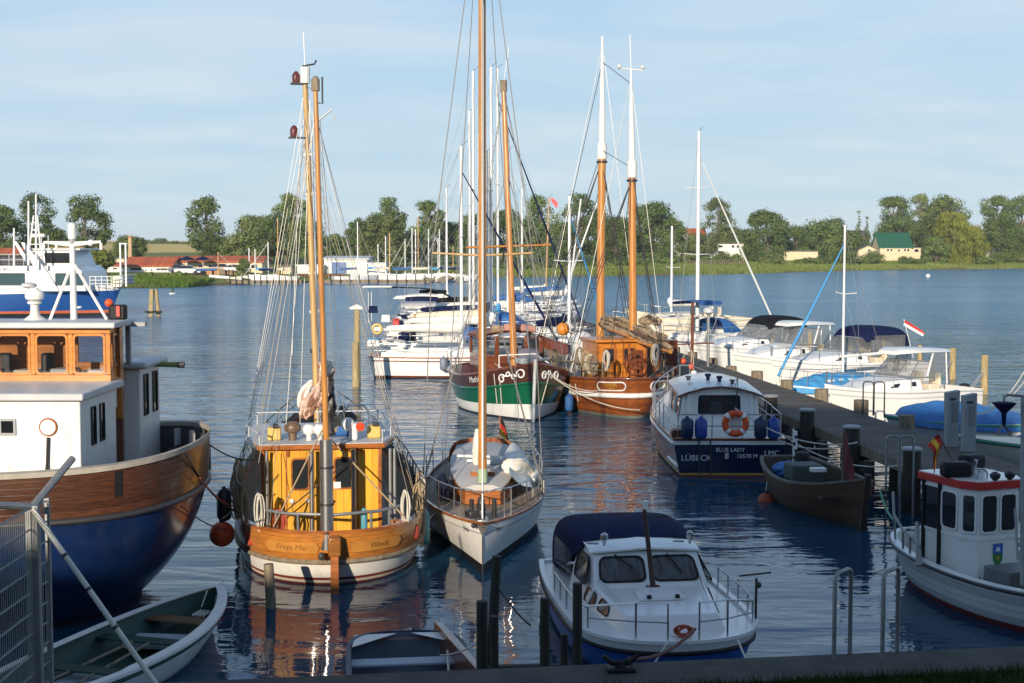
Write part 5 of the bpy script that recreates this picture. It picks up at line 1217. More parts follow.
MB().tube([(-.95, ya - .35, 1.1), (.2, ya - .3, 2.0)], .012, 5).build('sheet', M_blackrope, t)
sh_l = [hc.p(tt, 1, -1) for tt in (.42, .46, .50, .54)]; sh_r = [hc.p(tt, 1, 1) for tt in (.42, .46, .50, .54)]
for k, (pl, pr) in enumerate(zip(sh_l, sh_r)):
    rig(t, [(pl, b2 - Vector((0, 0, .25 + .5 * k))), (pr, b2 - Vector((0, 0, .25 + .5 * k)))], .006, M_wire, 'shroud')
for tt, s_ in ((.04, -1), (.10, -1), (.12, 1)): rig(t, [(hc.p(tt, 1, s_) + Vector((0, 0, .1)), b2 - Vector((0, 0, .5 + tt * 8)))], .006, M_tanrope if tt > .05 else M_wire, 'backstay')
for s_ in (-1, 1):
    for tt in (.09, .13): rig(t, [(hc.p(tt, 1, s_), b_ - Vector((0, 0, .4)))], .006, M_wire, 'shroud')
rig(t, [(hc.p(.99, 1, 1) + Vector((0, .4, .2)), b2 - Vector((0, 0, .1))), (b2 - Vector((0, 0, .2)), b_)], .01, M_wire, 'forestay')
rig(t, [(fc_at(292, 355, 29), fc_at(302, 100, 30)), (fc_at(338, 420, 28), fc_at(318, 110, 27)), (fc_at(345, 425, 29), fc_at(320, 120, 27)), (fc_at(300, 425, 29), fc_at(310, 100, 29.5)), (fc_at(286, 425, 28), fc_at(309, 110, 29.5))], .007, M_wire, 'halyard')
# lifelines with netting along both sides
for s_ in (-1, 1):
    mb = MB(); T_ = [.12 + .8 * i / 30 for i in range(31)]
    top = []; bot = []
    for tt in T_:
        p_ = hc.p(tt, 1, s_); p_.x -= s_ * .06; bot.append(p_); top.append(p_ + Vector((0, 0, .62 if tt > .2 else .62)))
    for f_ in (0, .33, .66, 1): mb.tube([b.lerp(a, f_) for a, b in zip(top, bot)], .016 if f_ == 1 else .008, 5)
    for i in range(0, 30, 2):
        mb.tube([bot[i], bot[i + 1].lerp(top[i + 1], .5), top[i]], .007, 4); mb.tube([top[i], bot[i]], .006 if i % 5 else .02, 5)
    mb.build('safety_net', mat('grey_net', (.09, .08, .07), .8) if s_ > 0 else M_tanrope, t)
    cl = []
    if s_ > 0: cloth_loft(t, [[b.lerp(a, .0) + Vector((.03, 0, 0)) for a, b in zip(top, bot)][6:], [b.lerp(a, .55) + Vector((.03, 0, 0)) for a, b in zip(top, bot)][6:]], mat('dark_net_cloth', (.085, .078, .075), .9, .3), 'weather_cloth', 3, .03)
    else: cloth_loft(t, [[b - Vector((.03, 0, -.02)) for b in bot][8:], [b.lerp(a, .35) - Vector((.03, 0, 0)) for a, b in zip(top, bot)][8:]], mat('brown_weather_cloth', (.25, .17, .12), .9, .3), 'weather_cloth', 3, .03)
q = random.Random(3)
for k in range(14):   # hanks of rope hung over the rails
    s_ = -1 if k < 9 else 1; tt = .06 + .05 * (k if k < 9 else k - 9) + .01 * q.random()
    p_ = hc.p(tt, 1, s_); p_.x -= s_ * .03; hank(t, p_ + Vector((0, 0, .58)), .5 + .25 * q.random(), M_tanrope if k % 3 else M_rope, k + 20)
for x, y, s_ in ((-1.42, sx + 1.2, .17), (-1.3, sx + 1.6, .15), (1.42, sx + 1.3, .2)): MB().box((x, y, .74), (s_ * 1.6, s_ * 1.3, .3), rz=.3).build('red_net_box', mat('red_net', (.35, .05, .03), .8, .35, 8), t, bev=.06)
MB().lathe([(.11, 0), (.12, .2), (.13, .22)], (1.18, sx + .95, .8), 12).build('bucket', mat('orange_bucket', (.55, .22, .06), .5), t)
MB().lathe([(.06, 0), (.06, .3), (.03, .36)], (.55, sx + .5, .98), 10).build('gas_bottle', M_teal, t)
MB().tube([(-.82, ya - .1, .65), (-.82, ya - .1, 1.2)], .085, 10).build('fire_extinguisher', mat('orange_extinguisher', (.6, .13, .02), .4), dh)
hank(t, (-.95, sx + .66, 1.3), .5, mat('red_rope', (.4, .07, .04), .8), 77, .1)
MB().tube([hc.p(.20, .95, 1, .02), hc.p(.195, .6, 1, .05), hc.p(.185, .25, 1, .08) + Vector((0, 0, 0))], .03, 6).build('rope_tail', M_tanrope, t)
fender(PY(224, 505, 26.6), .14, .62, mat('black_fender', (.02, .022, .026), .35), 'black cylindrical fender on the left side of the yellow cutter', line_to=PY(232, 488, 26.8))
round_fender(PY(222, 534, 26.0), .235, M_orange, 'big orange-red ball fender at the left quarter of the yellow cutter', line_to=PY(236, 508, 26.4))
fender(PY(423.5, 527, 27.2), .12, .70, M_teal, 'pale teal fender between the yellow cutter and the white yacht', line_to=PY(421, 506, 27.2))

# ================================================================== white yacht, bow on
t, L = boat('sailing_yacht', 'white classic yacht with varnished cabin, moored bow towards the quay beside the yellow cutter', (-.72, 35.2), (-.535, 25.55), cat='sailing yacht')
YA = t
hy = Hull(L, 2.68, (.80, .76, .95), .8, 'transom', .62, .46, 2.05, 1, 4, (.75, .88, .42), .10, .25, 1.2)
hy.shell(t, [(-1, .20, 1, 3), (.20, .80, 0, 6), (.80, .815, 2, 1), (.815, 1, 0, 2)], [M_whitehull, M_black, mat('cove_line', (.12, .12, .13), .5)], 44)
hy.deck(t, .06, M_teak, 0, 1, camber=.05)
hy.cap(t, .07, .06, M_varn, n=44, out=.015)
W = lambda x, y, z: toL(YA, (x, y, z))
MB().tube([hy.p(1, v, 1) + Vector((0, .012, 0)) for v in (0, .2, .4, .6, .8, 1)], .012, 6).build('stem_line', M_dark, t)
bwy = hy.y(1, 1)
MB().prism([(-.10, bwy + .015, .94), (.10, bwy + .015, .94), (.015, bwy + .03, .76), (-.015, bwy + .03, .76)], (0, -.1, 0)).build('stem_plate', M_dark, t)
MB().box((0, bwy - .12, 1.02), (.2, .36, .05)).build('bow_fitting', M_steel, t, bev=.015)
MB().ball((.16, bwy - .02, .93), .05, 8).build('anchor_roller', M_dark, t)
lettering(t, 'Nela', .135, hy.wrap(1, .70, .72, .008), M_letterd, shear=.15)
lettering(t, 'Maria', .135, hy.wrap(-1, .70, .72, .008), M_letterd, shear=.15)
# cabin: trunk with rounded varnished front and white deck
zd = .80
S_ = [(-.34, .60, .44), (-.10, .70, .48), (.06, .66, .44), (.17, .50, .36), (.205, .36, .30)]
rg = []
for ty, hw, hh in S_:
    y = ty * L; rg.append([Vector((-hw, y, zd)), Vector((-hw * .95, y, zd + hh)), Vector((hw * .95, y, zd + hh)), Vector((hw, y, zd))])
cb_ = MB().loft(rg, False, True).build('cabin_trunk', M_varn, t, smooth=20)
rg2 = []
for ty, hw, hh in S_:
    y = ty * L + (.03 if ty > .2 else 0); hw += .02; rg2.append([Vector((-hw, y, zd + hh - .01)), Vector((-hw, y, zd + hh + .03)), Vector((-hw * .5, y, zd + hh + .10)), Vector((hw * .5, y, zd + hh + .10)), Vector((hw, y, zd + hh + .03)), Vector((hw, y, zd + hh - .01))])
MB().loft(rg2, False, True).build('cabin_top', mat('grey_cabin_top', (.46, .45, .44), .6, .06), cb_, smooth=40)
for side in (-1, 1):
    for ty in (-.22, -.06): window(cb_, [(side * .685, ty * L, zd + .12), (side * .685, (ty + .1) * L, zd + .12), (side * .665, (ty + .1) * L, zd + .36), (side * .665, ty * L, zd + .36)], M_steel, M_blackwin, .02, .035, .4, out=(side, 0, 0))
MB().box((0, .12 * L, zd + .52), (.5, .5, .10)).build('fore_hatch', M_varn, cb_, bev=.02)
bundle(t, [(.72, .15 * L, zd + .10), (.86, .05 * L, zd + .13), (.9, -.08 * L, zd + .12)], [.1, .13, .08], mat('dark_purple_cover', (.05, .035, .07), .8, .3), 'sail_bag', 41, 9, .3)
MB().box((0, .02 * L, zd + .62), (.72, .06, .06)).build('grab_bar', M_white, cb_, bev=.015)
MB().tube([(-.55, .03 * L, zd + .70), (.55, .03 * L, zd + .74)], .03, 8).build('boom_crutch', M_white, cb_)
MB().box((-.28, .0 * L, zd + .60), (.4, .6, .10)).build('sliding_hatch', M_lgrey, cb_, bev=.02)
# high varnished coaming round the cockpit, seen over the cabin
cr = [arch(2.0, zd + .02, zd + .82, -.345 * L, 12, .55), arch(1.94, zd + .02, zd + .76, -.335 * L, 12, .55)]
big = [arch(1.62, zd + .05, zd + .62, -.36 * L, 12, .6), arch(1.64, zd + .05, zd + .64, -.345 * L, 12, .6), arch(1.44, zd + .05, zd + .53, -.345 * L, 12, .6), arch(1.42, zd + .05, zd + .52, -.36 * L, 12, .6)]
MB().loft(big + [big[0]], False).build('cockpit_coaming', mat('red_brown_varnish', (.26, .075, .022), .3, .3, 3.0, coat=.3), t, smooth=40)
MB().box((0, -.35 * L, zd + .38), (1.1, .05, .25)).build('companion_boards', M_mahog, t, bev=.01)
# mast: bottom on the cabin top, top far above the picture
mb0 = W(*PY(482.5, 478, 28.4)); mt = W(*PY(482, -160, 28.4)); mb0.z = 1.25
my = mast(t, mb0, mt, .085, .07, M_mast, n=14)
MB().tube([mb0, mb0 + Vector((0, 0, .28))], .10, 12).build('mast_step', mat('pale_green_band', (.35, .45, .30), .5), my)
MB().tube([mb0 + Vector((-.02, .12, .5)), mt + Vector((-.02, .12, -1))], .014, 5).build('sail_track', M_lgrey, my)
xs_ = mb0.lerp(mt, .36)
MB().tube([xs_ + Vector((-1.0, -.1, .05)), xs_, xs_ + Vector((1.0, -.1, .05))], .022, 6).build('spreader', M_mastpale, my)
MB().box((mb0.x, mb0.y - .1, zd + 2.15), (.12, .08, .12)).build('winch_plate', M_white, my, bev=.02)
MB().tube([(0, bwy - .1, 1.03), (mb0.x - .06, mb0.y + .25, 1.9), (mb0.x - .05, mb0.y + .2, 3.2)], .001, 4) if False else None
fs = MB().tube([(-.0, bwy - .12, 1.03), mt - Vector((0, 0, 2))], .02, 7).build('forestay', M_wire, t)
for s_ in (-1, 1):
    rig(t, [(hy.p(.60, 1, s_), xs_ + Vector((s_ * 1.0, -.1, .05))), (xs_ + Vector((s_ * 1.0, -.1, .05)), mt - Vector((0, 0, .5)))], .011, M_wire, 'shroud')
    rig(t, [(hy.p(.56, 1, s_), xs_ - Vector((0, 0, .1))), (hy.p(.52, 1, s_), xs_ - Vector((0, 0, .1)))], .010, M_wire, 'shroud')
    rig(t, [(hy.p(.05, 1, s_), mt - Vector((0, 0, .1)))], .009, M_wire, 'backstay')
    MB().tube([hy.p(.60, 1, s_) + Vector((0, 0, .0)), hy.p(.60, 1, s_) + Vector((0, 0, .35))], .03, 6).build('rigging_screw', M_rope, t)
# boom with a loosely lowered white sail
bundle(t, [(.10, mb0.y - .3, zd + 1.5), (.11, mb0.y - .35, zd + 1.1), (.12, mb0.y - .5, zd + .75)], [.06, .11, .08], M_sail, 'mainsail_luff', 12, 10, .35)
MB().tube([(0, mb0.y - .12, zd + .95), (.05, -.47 * L, zd + 1.1)], .05, 8).build('boom', M_mast, t)
qs = random.Random(9); rows = []
P_ = [(.70, .06, .62), (.98, .04, .42), (1.18, .0, .22), (1.22, -.02, .10)]
rows = []
for i in range(9):
    u = i / 8; y = (.20 - .42 * u) * L; rows.append([Vector((.52 + .05 * math.sin(i), y, zd + .62 - .1 * abs(u - .6) + .10 * qs.random())), Vector((.66, y, zd + .66 - .25 * (1 - u) + .14 * qs.random())), Vector((.86, y, zd + .50 + .12 * qs.random() - .2 * (1 - u))), Vector((1.04, y, zd + .30 + .1 * qs.random())), Vector((1.12 - .2 * (1 - u) * .6, y, zd + .08 + .05 * qs.random()))])
sw = [[Vector((-p.x, p.y, p.z)) for p in r_] for r_ in rows]
cloth_loft(t, sw, M_sail, 'spread_jib', 4, .03)
sailpile(t, [(-.50, .10 * L, zd + .62), (-.72, .07 * L, zd + .52), (-.95, .0, zd + .30), (-1.08, -.09 * L, zd + .16)], .2, [M_sail, M_sail, mat('sail_cream', (.66, .62, .52), .7, .08, bump=.4)], 'jib_foot', 8, 13, .10, .5)
bundle(t, [(-1.05, .06 * L, zd + .2), (-1.12, .0 * L, zd + .35)], [.07, .09], M_sail, 'jib_clew', 14, 9, .4)
hy.railing(t, .55, M_steel, .10, .90, 7, .011, .05, 2)
for s_ in (-1, 1):
    MB().tube([hy.p(.88, 1, s_) + Vector((0, 0, 0)), hy.p(.88, 1, s_) + Vector((0, .02, .55)), hy.p(.95, 1, s_) + Vector((0, 0, .6)), Vector((s_ * .12, bwy - .02, 1.55))], .014, 6).build('pulpit', M_steel, t)
MB().tube([Vector((-.12, bwy - .02, 1.55)), Vector((.12, bwy - .02, 1.55))], .014, 6).build('pulpit', M_steel, t)
for x in (-.22, .0, .2): MB().tube([(x, bwy - .55, .98), (x, bwy - .5, 1.32)], .045, 7).build('anchor_gear', M_dark, t)
an = MB().box((.15, bwy - .5, 1.06), (.3, .26, .14), rz=.4).build('anchor', M_dark, t, bev=.03)
bundle(t, [(.0, bwy - .3, 1.05), (.03, bwy - .33, 1.25), (.04, bwy - .3, 1.4)], [.06, .08, .05], M_dark, 'anchor_rope', 31, 8, .4)
# ensign at the stern
fp = W(*PY(500, 460, 34.6)); MB().tube([fp, fp + Vector((0, -.25, 1.05))], .016, 6).build('flagstaff', M_varn, t)
def flag(parent, top, w_, h_, mats, name='flag', seed=1, vertical=False, drop=.25, dirx=1):
    """a limp flag hanging from the top of its staff"""
    q = random.Random(seed); n, k = 8, len(mats) * 3; g = []
    for j in range(k + 1):
        r_ = []
        for i in range(n + 1):
            u, v = i / n, j / k; r_.append(Vector(top) + Vector((dirx * u * w_ * (.55 + .2 * v), .06 * math.sin(u * 9 + v * 2) , -v * h_ - u * u * drop * 1.6)))
        g.append(r_)
    return MB().loft(g, False, False, [i // 3 for i in range(k)]).build(name, mats, parent, smooth=60)
M_flagblk, M_flagred, M_flagyel = mat('flag_black', (.02, .02, .02), .8), mat('flag_red', (.5, .03, .02), .8), mat('flag_yellow', (.75, .48, .03), .8)
flag(t, fp + Vector((0, -.25, 1.03)), .42, .45, [M_flagblk, M_flagred, M_flagyel], seed=2, drop=.42, dirx=-1)
rope(PY(435, 512, 27.8), PY(398, 536, 26.2), .12, .012, M_rope, 'thin white mooring line between the white yacht and the yellow cutter')
# ================================================================== small white motor cruiser with blue canvas, front
t, L = boat('cabin_cruiser', 'small white cabin cruiser with blue hull and navy canvas hood, moored at the quay', (1.68, 24.3), (2.36, 19.0), cat='motor boat')
CC = t; rzc = t.rotation_euler.z
h = Hull(L, 2.74, (.60, .60, .62), .4, 'transom', .88, .42, 5.6, .5, 4, (.9, .93, .84), .22, -.1, 1.3)
h.shell(t, [(-1, .10, 2, 2), (.10, .70, 0, 4), (.70, .78, 2, 1), (.78, 1.0, 1, 2)], [M_midblue, M_white, M_dark], 40)
h.strake(t, .74, .03, M_black, n=44)
h.deck(t, .02, M_white, 0, 1, camber=.03, n=36)
h.cap(t, .09, .05, M_white, n=44)
z0 = .60
# foredeck coachroof with slanting front, then the windscreen and roof
sec = lambda y, w0, w1, z1: [Vector((-w0, y, z0)), Vector((-w1, y, z1)), Vector((w1, y, z1)), Vector((w0, y, z0))]
cr = MB().loft([sec(L * .395, .72, .68, z0 + .02), sec(L * .365, .76, .66, z0 + .22), sec(L * .13, .95, .82, z0 + .29), sec(-.02 * L, 1.04, .92, z0 + .32)], False, True).build('coachroof', M_white, t, smooth=20, bev=.03)
wsb, wst, yb, yt = z0 + .27, z0 + .74, L * .11, L * .02
wm = MB(); wm.add([(-.88, yb, wsb), (.88, yb, wsb), (.80, yt, wst), (-.80, yt, wst), (-.98, -.13 * L, z0 + .3), (-.84, -.15 * L, wst + .02), (.98, -.13 * L, z0 + .3), (.84, -.15 * L, wst + .02), (-1.0, yb - .05, z0), (1.0, yb - .05, z0), (-1.04, -.13 * L, z0), (1.04, -.13 * L, z0)],
       [(0, 1, 2, 3), (8, 0, 3, 5, 4, 10), (9, 11, 6, 7, 2, 1), (8, 9, 1, 0)])
ws = wm.build('wheelhouse_front', M_white, t, smooth=0)
def on_ws(u, v): return Vector((-.88 + 1.76 * u, yb, wsb)).lerp(Vector((-.80 + 1.6 * u, yt, wst)), v)
for u0, u1 in ((.05, .475), (.525, .95)):
    window(ws, [on_ws(u0, .16), on_ws(u1, .16), on_ws(u1, .86), on_ws(u0, .86)], M_black, M_curtain, .03, .02, .16, out=(0, 1, .6))
MB().tube([on_ws(.30, .87) + Vector((0, .03, .03)), on_ws(.20, .35) + Vector((0, .04, .03))], .012, 5).build('wiper', M_black, ws)
MB().tube([on_ws(.80, .87) + Vector((0, .03, .03)), on_ws(.64, .50) + Vector((0, .04, .03))], .012, 5).build('wiper', M_black, ws)
for s_ in (-1, 1):
    window(ws, [(s_ * .985, yb - .12, z0 + .30), (s_ * .985, -.10 * L, z0 + .26), (s_ * .875, -.12 * L, wst - .1), (s_ * .84, yt - .06, wst - .08)], M_black, M_curtain, .03, .02, .14, out=(s_, 0, .2))
    for a, b in ((.26, .17), (.15, .05)):
        def sd(ty, f):
            w0 = np.interp(ty, [-.02, .13, .345], [1.04, .95, .76]); w1 = np.interp(ty, [-.02, .13, .345], [.92, .82, .66]); hh = np.interp(ty, [-.02, .13, .345], [.32, .29, .22]); return Vector((s_ * (w0 + (w1 - w0) * f + .01), ty * L, z0 + hh * f))
        window(cr, [sd(b, .2), sd(a, .2), sd(a - .015, .80), sd(b, .86)], M_black, M_curtain, .022, .015, .16, out=(s_, 0, .3))
MB().loft([[Vector((x, y, wst + dz + .06 * (1 - (x / .9) ** 2))) for x in (-.86, -.5, 0, .5, .86)] for y, dz in ((yt + .06, -.01), (yt - .2, .03), (-.17 * L, .05))], False).build('cabin_roof', M_white, t, smooth=50)
MB().tube([(-.84, yt + .06, wst), (0, yt + .08, wst + .05), (.84, yt + .06, wst)], .02, 6).build('roof_edge', M_white2, t)
MB().box((0, .2 * L, z0 + .30), (.66, .5, .06), rx=-.06).build('fore_hatch', M_white, cr, bev=.02)
for x in (-.22, .2): MB().box((x, .245 * L, z0 + .32), (.06, .05, .05)).build('hatch_hinge', M_black, cr)
# canvas hood
y0, y1 = -.10 * L, -.47 * L
rr = [arch(1.74, wst - .03, wst + .10, y0 + .12, 12, .42), arch(1.98, z0 + .4, wst + .19, y0 - .3, 12, .36), arch(2.1, z0 + .08, wst + .23, (y0 + y1) / 2, 12, .34), arch(2.12, z0 + .03, wst + .19, y1 + .25, 12, .34), arch(2.06, z0 + .02, wst + .02, y1 + .05, 12, .36)]
hd = cloth_loft(t, rr, M_navy, 'canvas_hood', 2, .012)
MB().add(arch(2.06, z0 + .02, wst + .02, y1 + .05, 12, .36), [tuple(range(13))]).build('hood_back', M_navy, hd)
for s_ in (-1, 1):
    MB().add([(s_ * 1.01, y0 - .15, z0 + .22), (s_ * 1.075, y1 + .55, z0 + .15), (s_ * 1.065, y1 + .55, z0 + .60), (s_ * .99, y0 - .22, z0 + .56)], [(0, 1, 2, 3)]).build('hood_window', M_clear, hd, smooth=0)
    h_r = h.railing(t, .32, M_steel, .42, .84, 5, .014, .06, 1, sides=(s_,))
# pulpit in two halves with an open gate
for s_ in (-1, 1):
    a = h.p(.84, 1, s_) + Vector((-s_ * .06, 0, 0)); b = h.p(.965, 1, s_) + Vector((-s_ * .10, -.03, 0)); c = Vector((s_ * .22, L / 2 - .12, z0))
    MB().tube([a + Vector((0, 0, .34)), b + Vector((0, 0, .52)), c + Vector((0, 0, .54)), c + Vector((0, 0, .02))], .016, 7).tube([a + Vector((0, 0, .17)), b + Vector((0, 0, .26)), c + Vector((0, 0, .27))], .011, 6).tube([b, b + Vector((0, 0, .52))], .016, 7).build('pulpit', M_steel, t)
MB().box((0, L * .43, z0 + .02), (.3, .22, .04)).build('bow_cleat_pad', M_white2, t, bev=.01)
# wooden mast stepped on the coachroof
tp = toL(t, PY(643, 508, 21.0)); bs = toL(t, PY(652, 594, 21.0)); bs = Vector((bs.x, .14 * L, z0 + .28))
ml = mast(t, bs, Vector((tp.x, .135 * L, tp.z)), .045, .03, mat('dark_spar', (.07, .04, .028), .5, .3))
MB().tube([(tp.x - .02, .135 * L, tp.z), (tp.x - .02, .135 * L, tp.z + .12)], .035, 8).build('top_lamp', M_white, ml)
MB().box((bs.x, bs.y, bs.z + .03), (.2, .2, .06)).build('mast_step', M_mahog, ml, bev=.01)
c = bs.lerp(Vector((tp.x, .135 * L, tp.z)), .88); MB().tube([c + Vector((.05, 0, 0)), c + Vector((-.35, -.05, .03))], .014, 5).build('crosstree', M_dark, ml)
for x, r_ in ((.62, .06), (-.72, .05)):
    MB().lathe([(.02, 0), (.03, .06), (r_, .1), (r_, .17), (.02, .2)], (x, yt - .05, wst + .08), 10).build('horn', M_steel, t)
    MB().tube([(x + .1, yt - .03, wst + .12), (x + .28, yt + .02, wst + .14)], .015, 6).build('grab_bar', M_steel, t)
for s_ in (-1, 1): MB().tube([(s_ * .62, .30 * L, z0 + .30), (s_ * .72, .16 * L, z0 + .36), (s_ * .78, .09 * L, z0 + .40)], .013, 6).build('grab_rail', M_steel, cr)
MB().tube([h.p(.80, 1, -1) + Vector((0, 0, 0)), h.p(.80, 1, -1) + Vector((0, .02, .62))], .02, 6).build('lamp_post', M_dark, t)
MB().ball(h.p(.80, 1, -1) + Vector((-.03, .02, .52)), .05, 8).build('side_lamp', M_dark, t)
MB().tube([h.p(.6, 1, -1) + Vector((0, 0, .40)), h.p(.6, 1, -1) + Vector((-.5, 0, .44))], .014, 5).build('rod_holder', M_dark, t)
hank(t, (-.05, .45 * L, z0 + .16), .14, mat('red_rope', (.4, .07, .04), .8), 51, .12, 'rope_coil', 7)

# ================================================================== dark blue transom motor yacht
t, L = boat('motor_yacht', 'navy motor yacht in the shade with lettered transom, lifebuoy and blue fenders, by the jetty', (5.66, 36.7), (5.72, 47.2), cat='motor boat')
BLD = t
h = Hull(L, 3.15, (.98, 1.0, 1.5), .5, 'transom', .92, .40, 2.4, .9, 4, (.88, .9, .4), .8, .1, 1.3)
h.shell(t, [(-1, .04, 2, 2), (.04, .09, 3, 1), (.09, .86, 0, 5), (.86, 1, 1, 2)], [M_hullnavy, M_white, M_redbrown, M_gold], 40)
h.strake(t, .86, .03, M_white, .02, 1, n=40)
h.deck(t, .03, M_white2, 0, 1)
h.cap(t, .08, .06, M_mahog, n=40)
h.strake(t, .30, .035, M_white, .005, .12, 'spray_rail') if False else None
for s_ in (-1, 1): MB().tube(h.line(.30, .0, .14, 8, s_, .02), .045, 6).build('spray_rail', M_white, t)
ry0 = -L / 2
tr_n = lambda dx, dz: (lambda a, b: h.p(0, (dz + b) / h.sheer(0), 1) * 0 + Vector((a + dx, h.y(0, (dz + b) / h.sheer(0)) - .008, dz + b)))
lettering(t, 'LÜBECK', .22, tr_n(-.86, .42), M_letter); lettering(t, 'BLUE LADY', .15, tr_n(.02, .66), M_letter); lettering(t, '10570 M', .155, tr_n(.46, .49), M_letter); lettering(t, 'LMC', .20, tr_n(1.10, .56), M_letter)
f_ = tr_n(-.07, .47); MB().add([f_(-.05, 0), f_(.05, 0), f_(.05, .16), f_(-.05, .16)], [(0, 1, 2, 3)]).build('registration_plate', mat('faded_pink_plate', (.6, .45, .42), .6), t, smooth=0)
# aft cabin/wheelhouse
zc = 1.0
def blsec(y, w0, w1, z1): return [Vector((-w0, y, zc)), Vector((-w1, y, z1)), Vector((w1, y, z1)), Vector((w0, y, zc))]
ya_, yf_ = ry0 + 1.9, ry0 + 5.0
hs = MB().loft([blsec(ya_, 1.12, .98, 2.02), blsec(yf_, 1.12, 1.0, 2.1)], False, True).build('wheelhouse', M_white, t, smooth=0, bev=.03)
rw = []
for y, dz in ((ya_ - .16, -.05), (ya_ + .2, 0), (yf_ - .3, .06), (yf_ + .25, 0)):
    rw.append([Vector((x, y, 2.0 + dz + .26 * (1 - (x / 1.14) ** 2))) for x in (-1.14, -.9, -.45, 0, .45, .9, 1.14)])
rf = MB().loft(rw, False); rf.loft([[p - Vector((0, 0, .07)) for p in r_] for r_ in rw], False); rfo = rf.build('roof', M_white, t, smooth=50)
MB().tube([p + Vector((0, -.01, -.035)) for p in rw[0]], .035, 6).build('roof_edge', M_mahog, rfo, smooth=60)
for s_ in (0, 6): MB().tube([r_[s_] - Vector((0, 0, .035)) for r_ in rw], .03, 6).build('roof_edge', M_mahog, rfo, smooth=60)
MB().prism([(x, ya_ - .004, z) for x, z in ((-.98, 2.0), (.98, 2.0), (.7, 2.14), (0, 2.22), (-.7, 2.14))], (0, .02, 0)).build('gable', M_white, hs, smooth=0)
window(hs, [(-.66, ya_ - .01, 1.36), (.62, ya_ - .01, 1.36), (.60, ya_ - .01, 2.0), (-.64, ya_ - .01, 2.0)], M_white, M_glassd, .05, .02, .08, out=(0, -1, 0))
for s_ in (-1, 1):
    for a, b in ((ya_ + .25, ya_ + 1.05), (ya_ + 1.35, ya_ + 2.2)):
        window(hs, [(s_ * 1.095, a, 1.3), (s_ * 1.095, b, 1.3), (s_ * 1.02, b, 1.95), (s_ * 1.02, a, 1.95)], M_white2, M_blackwin, .04, .03, .12, out=(s_, 0, 0))
    MB().box((s_ * .86, ya_ - .03, 1.5), (.1, .05, 1.0), rz=0).build('corner_pilaster', M_white, hs, bev=.02)
MB().loft([blsec(yf_, 1.05, .95, 1.75), blsec(yf_ + 2.0, .85, .72, 1.7), blsec(yf_ + 3.2, .5, .4, 1.55)], False, True).build('forward_cabin', M_white, t, smooth=20, bev=.04)
for x, y, hh, m_ in ((-.2, ya_ + 1.0, .22, M_navy), (.05, ya_ + .5, .2, M_navy), (.38, ya_ + .3, .12, M_dark), (-.7, ya_ + 1.4, .12, M_dark)): MB().lathe([(.05, 0), (.05, hh * .6), (.09, hh * .7), (.08, hh)], (x, y, 2.22), 10).build('roof_fitting', m_, rfo)
MB().tube([(.42, ya_ + .1, 2.15), (.50, ya_ + .05, 2.5), (.40, ya_ - .2, 1.5)], .012, 5).build('roof_aerial', M_dark, rfo)
h.railing(t, .62, M_steel, .22, .97, 9, .016, .06, 2, close_bow=True)
# stern rail with lifebuoy and fenders
mb = MB()
for hz in (.32, .62): mb.tube([h.p(.2, 1, -1) + Vector((.08, 0, hz)), Vector((-1.36, ry0 + .1, 1 + hz)), Vector((1.36, ry0 + .1, 1 + hz)), h.p(.2, 1, 1) + Vector((-.08, 0, hz))], .016, 6)
sr = mb.build('stern_rail', M_steel, t)
for x in (-1.34, -.7, -.45, .35, .9, 1.34): MB().tube([(x, ry0 + .1, .98), (x, ry0 + .1, 1.62)], .016, 6).build('stanchion', M_steel, sr)
lb = thing('lifebuoy', 'orange lifebuoy with white bands on the stern rail of the navy motor yacht', 'lifebuoy', tuple((Matrix.Translation(t.location) @ Matrix.Rotation(t.rotation_euler.z, 4, 'Z') @ Vector((.14, ry0 + .0, 1.40)))), t.rotation_euler.z)
mb = MB(); torus(mb, (0, 0, 0), .27, .085, 'Y', 28, 10, squash=.8); mb.build('ring', M_orange, lb, smooth=80)
for a in (45, 135, 225, 315):
    mb = MB(); rg = []
    for k in range(5):
        an = R(a - 9 + 4.5 * k); rg.append([Vector((math.cos(an) * (.27 + .09 * math.cos(b)), .075 * math.sin(b), math.sin(an) * (.27 + .09 * math.cos(b)))) for b in [2 * PI * j / 10 for j in range(10)]])
    mb.loft(rg, True).build('band', M_white, lb, smooth=80)
bd = MB().box((.14, ry0 + .14, 1.36), (.34, .06, .42)).build('lifebuoy_case', M_white2, t, bev=.03)
for k, (x, m_, lab) in enumerate(((-1.12, 'n', 'navy fender, leftmost on the stern rail of the navy motor yacht'), (-.76, 'b', 'bright blue fender left of the orange lifebuoy'), (.78, 'n', 'navy fender right of the orange lifebuoy'), (1.12, 'b', 'bright blue fender at the right end of the stern rail'))):
    p_ = Matrix.Translation(t.location) @ Matrix.Rotation(t.rotation_euler.z, 4, 'Z') @ Vector((x, ry0 - .08, 1.28))
    fender(tuple(p_), .165, .56, mat('navy_fender', (.012, .02, .07), .4) if m_ == 'n' else mat('blue_fender', (.02, .06, .30), .4), lab, 'fenders on the stern rail', line_to=tuple(p_ + Vector((0, .06, .36))))
MB().box((-1.25, ry0 + .3, 1.12), (.5, .4, .2)).build('stern_locker', M_mahog, t, bev=.03)
MB().tube([(-.80, ry0 + .0, 1.0), (-.80, ry0 - .06, -.2)], .02, 6).build('boarding_ladder', M_dark, t); MB().tube([(-.50, ry0 + .0, 1.0), (-.50, ry0 - .06, -.2)], .02, 6).build('boarding_ladder', M_dark, t)

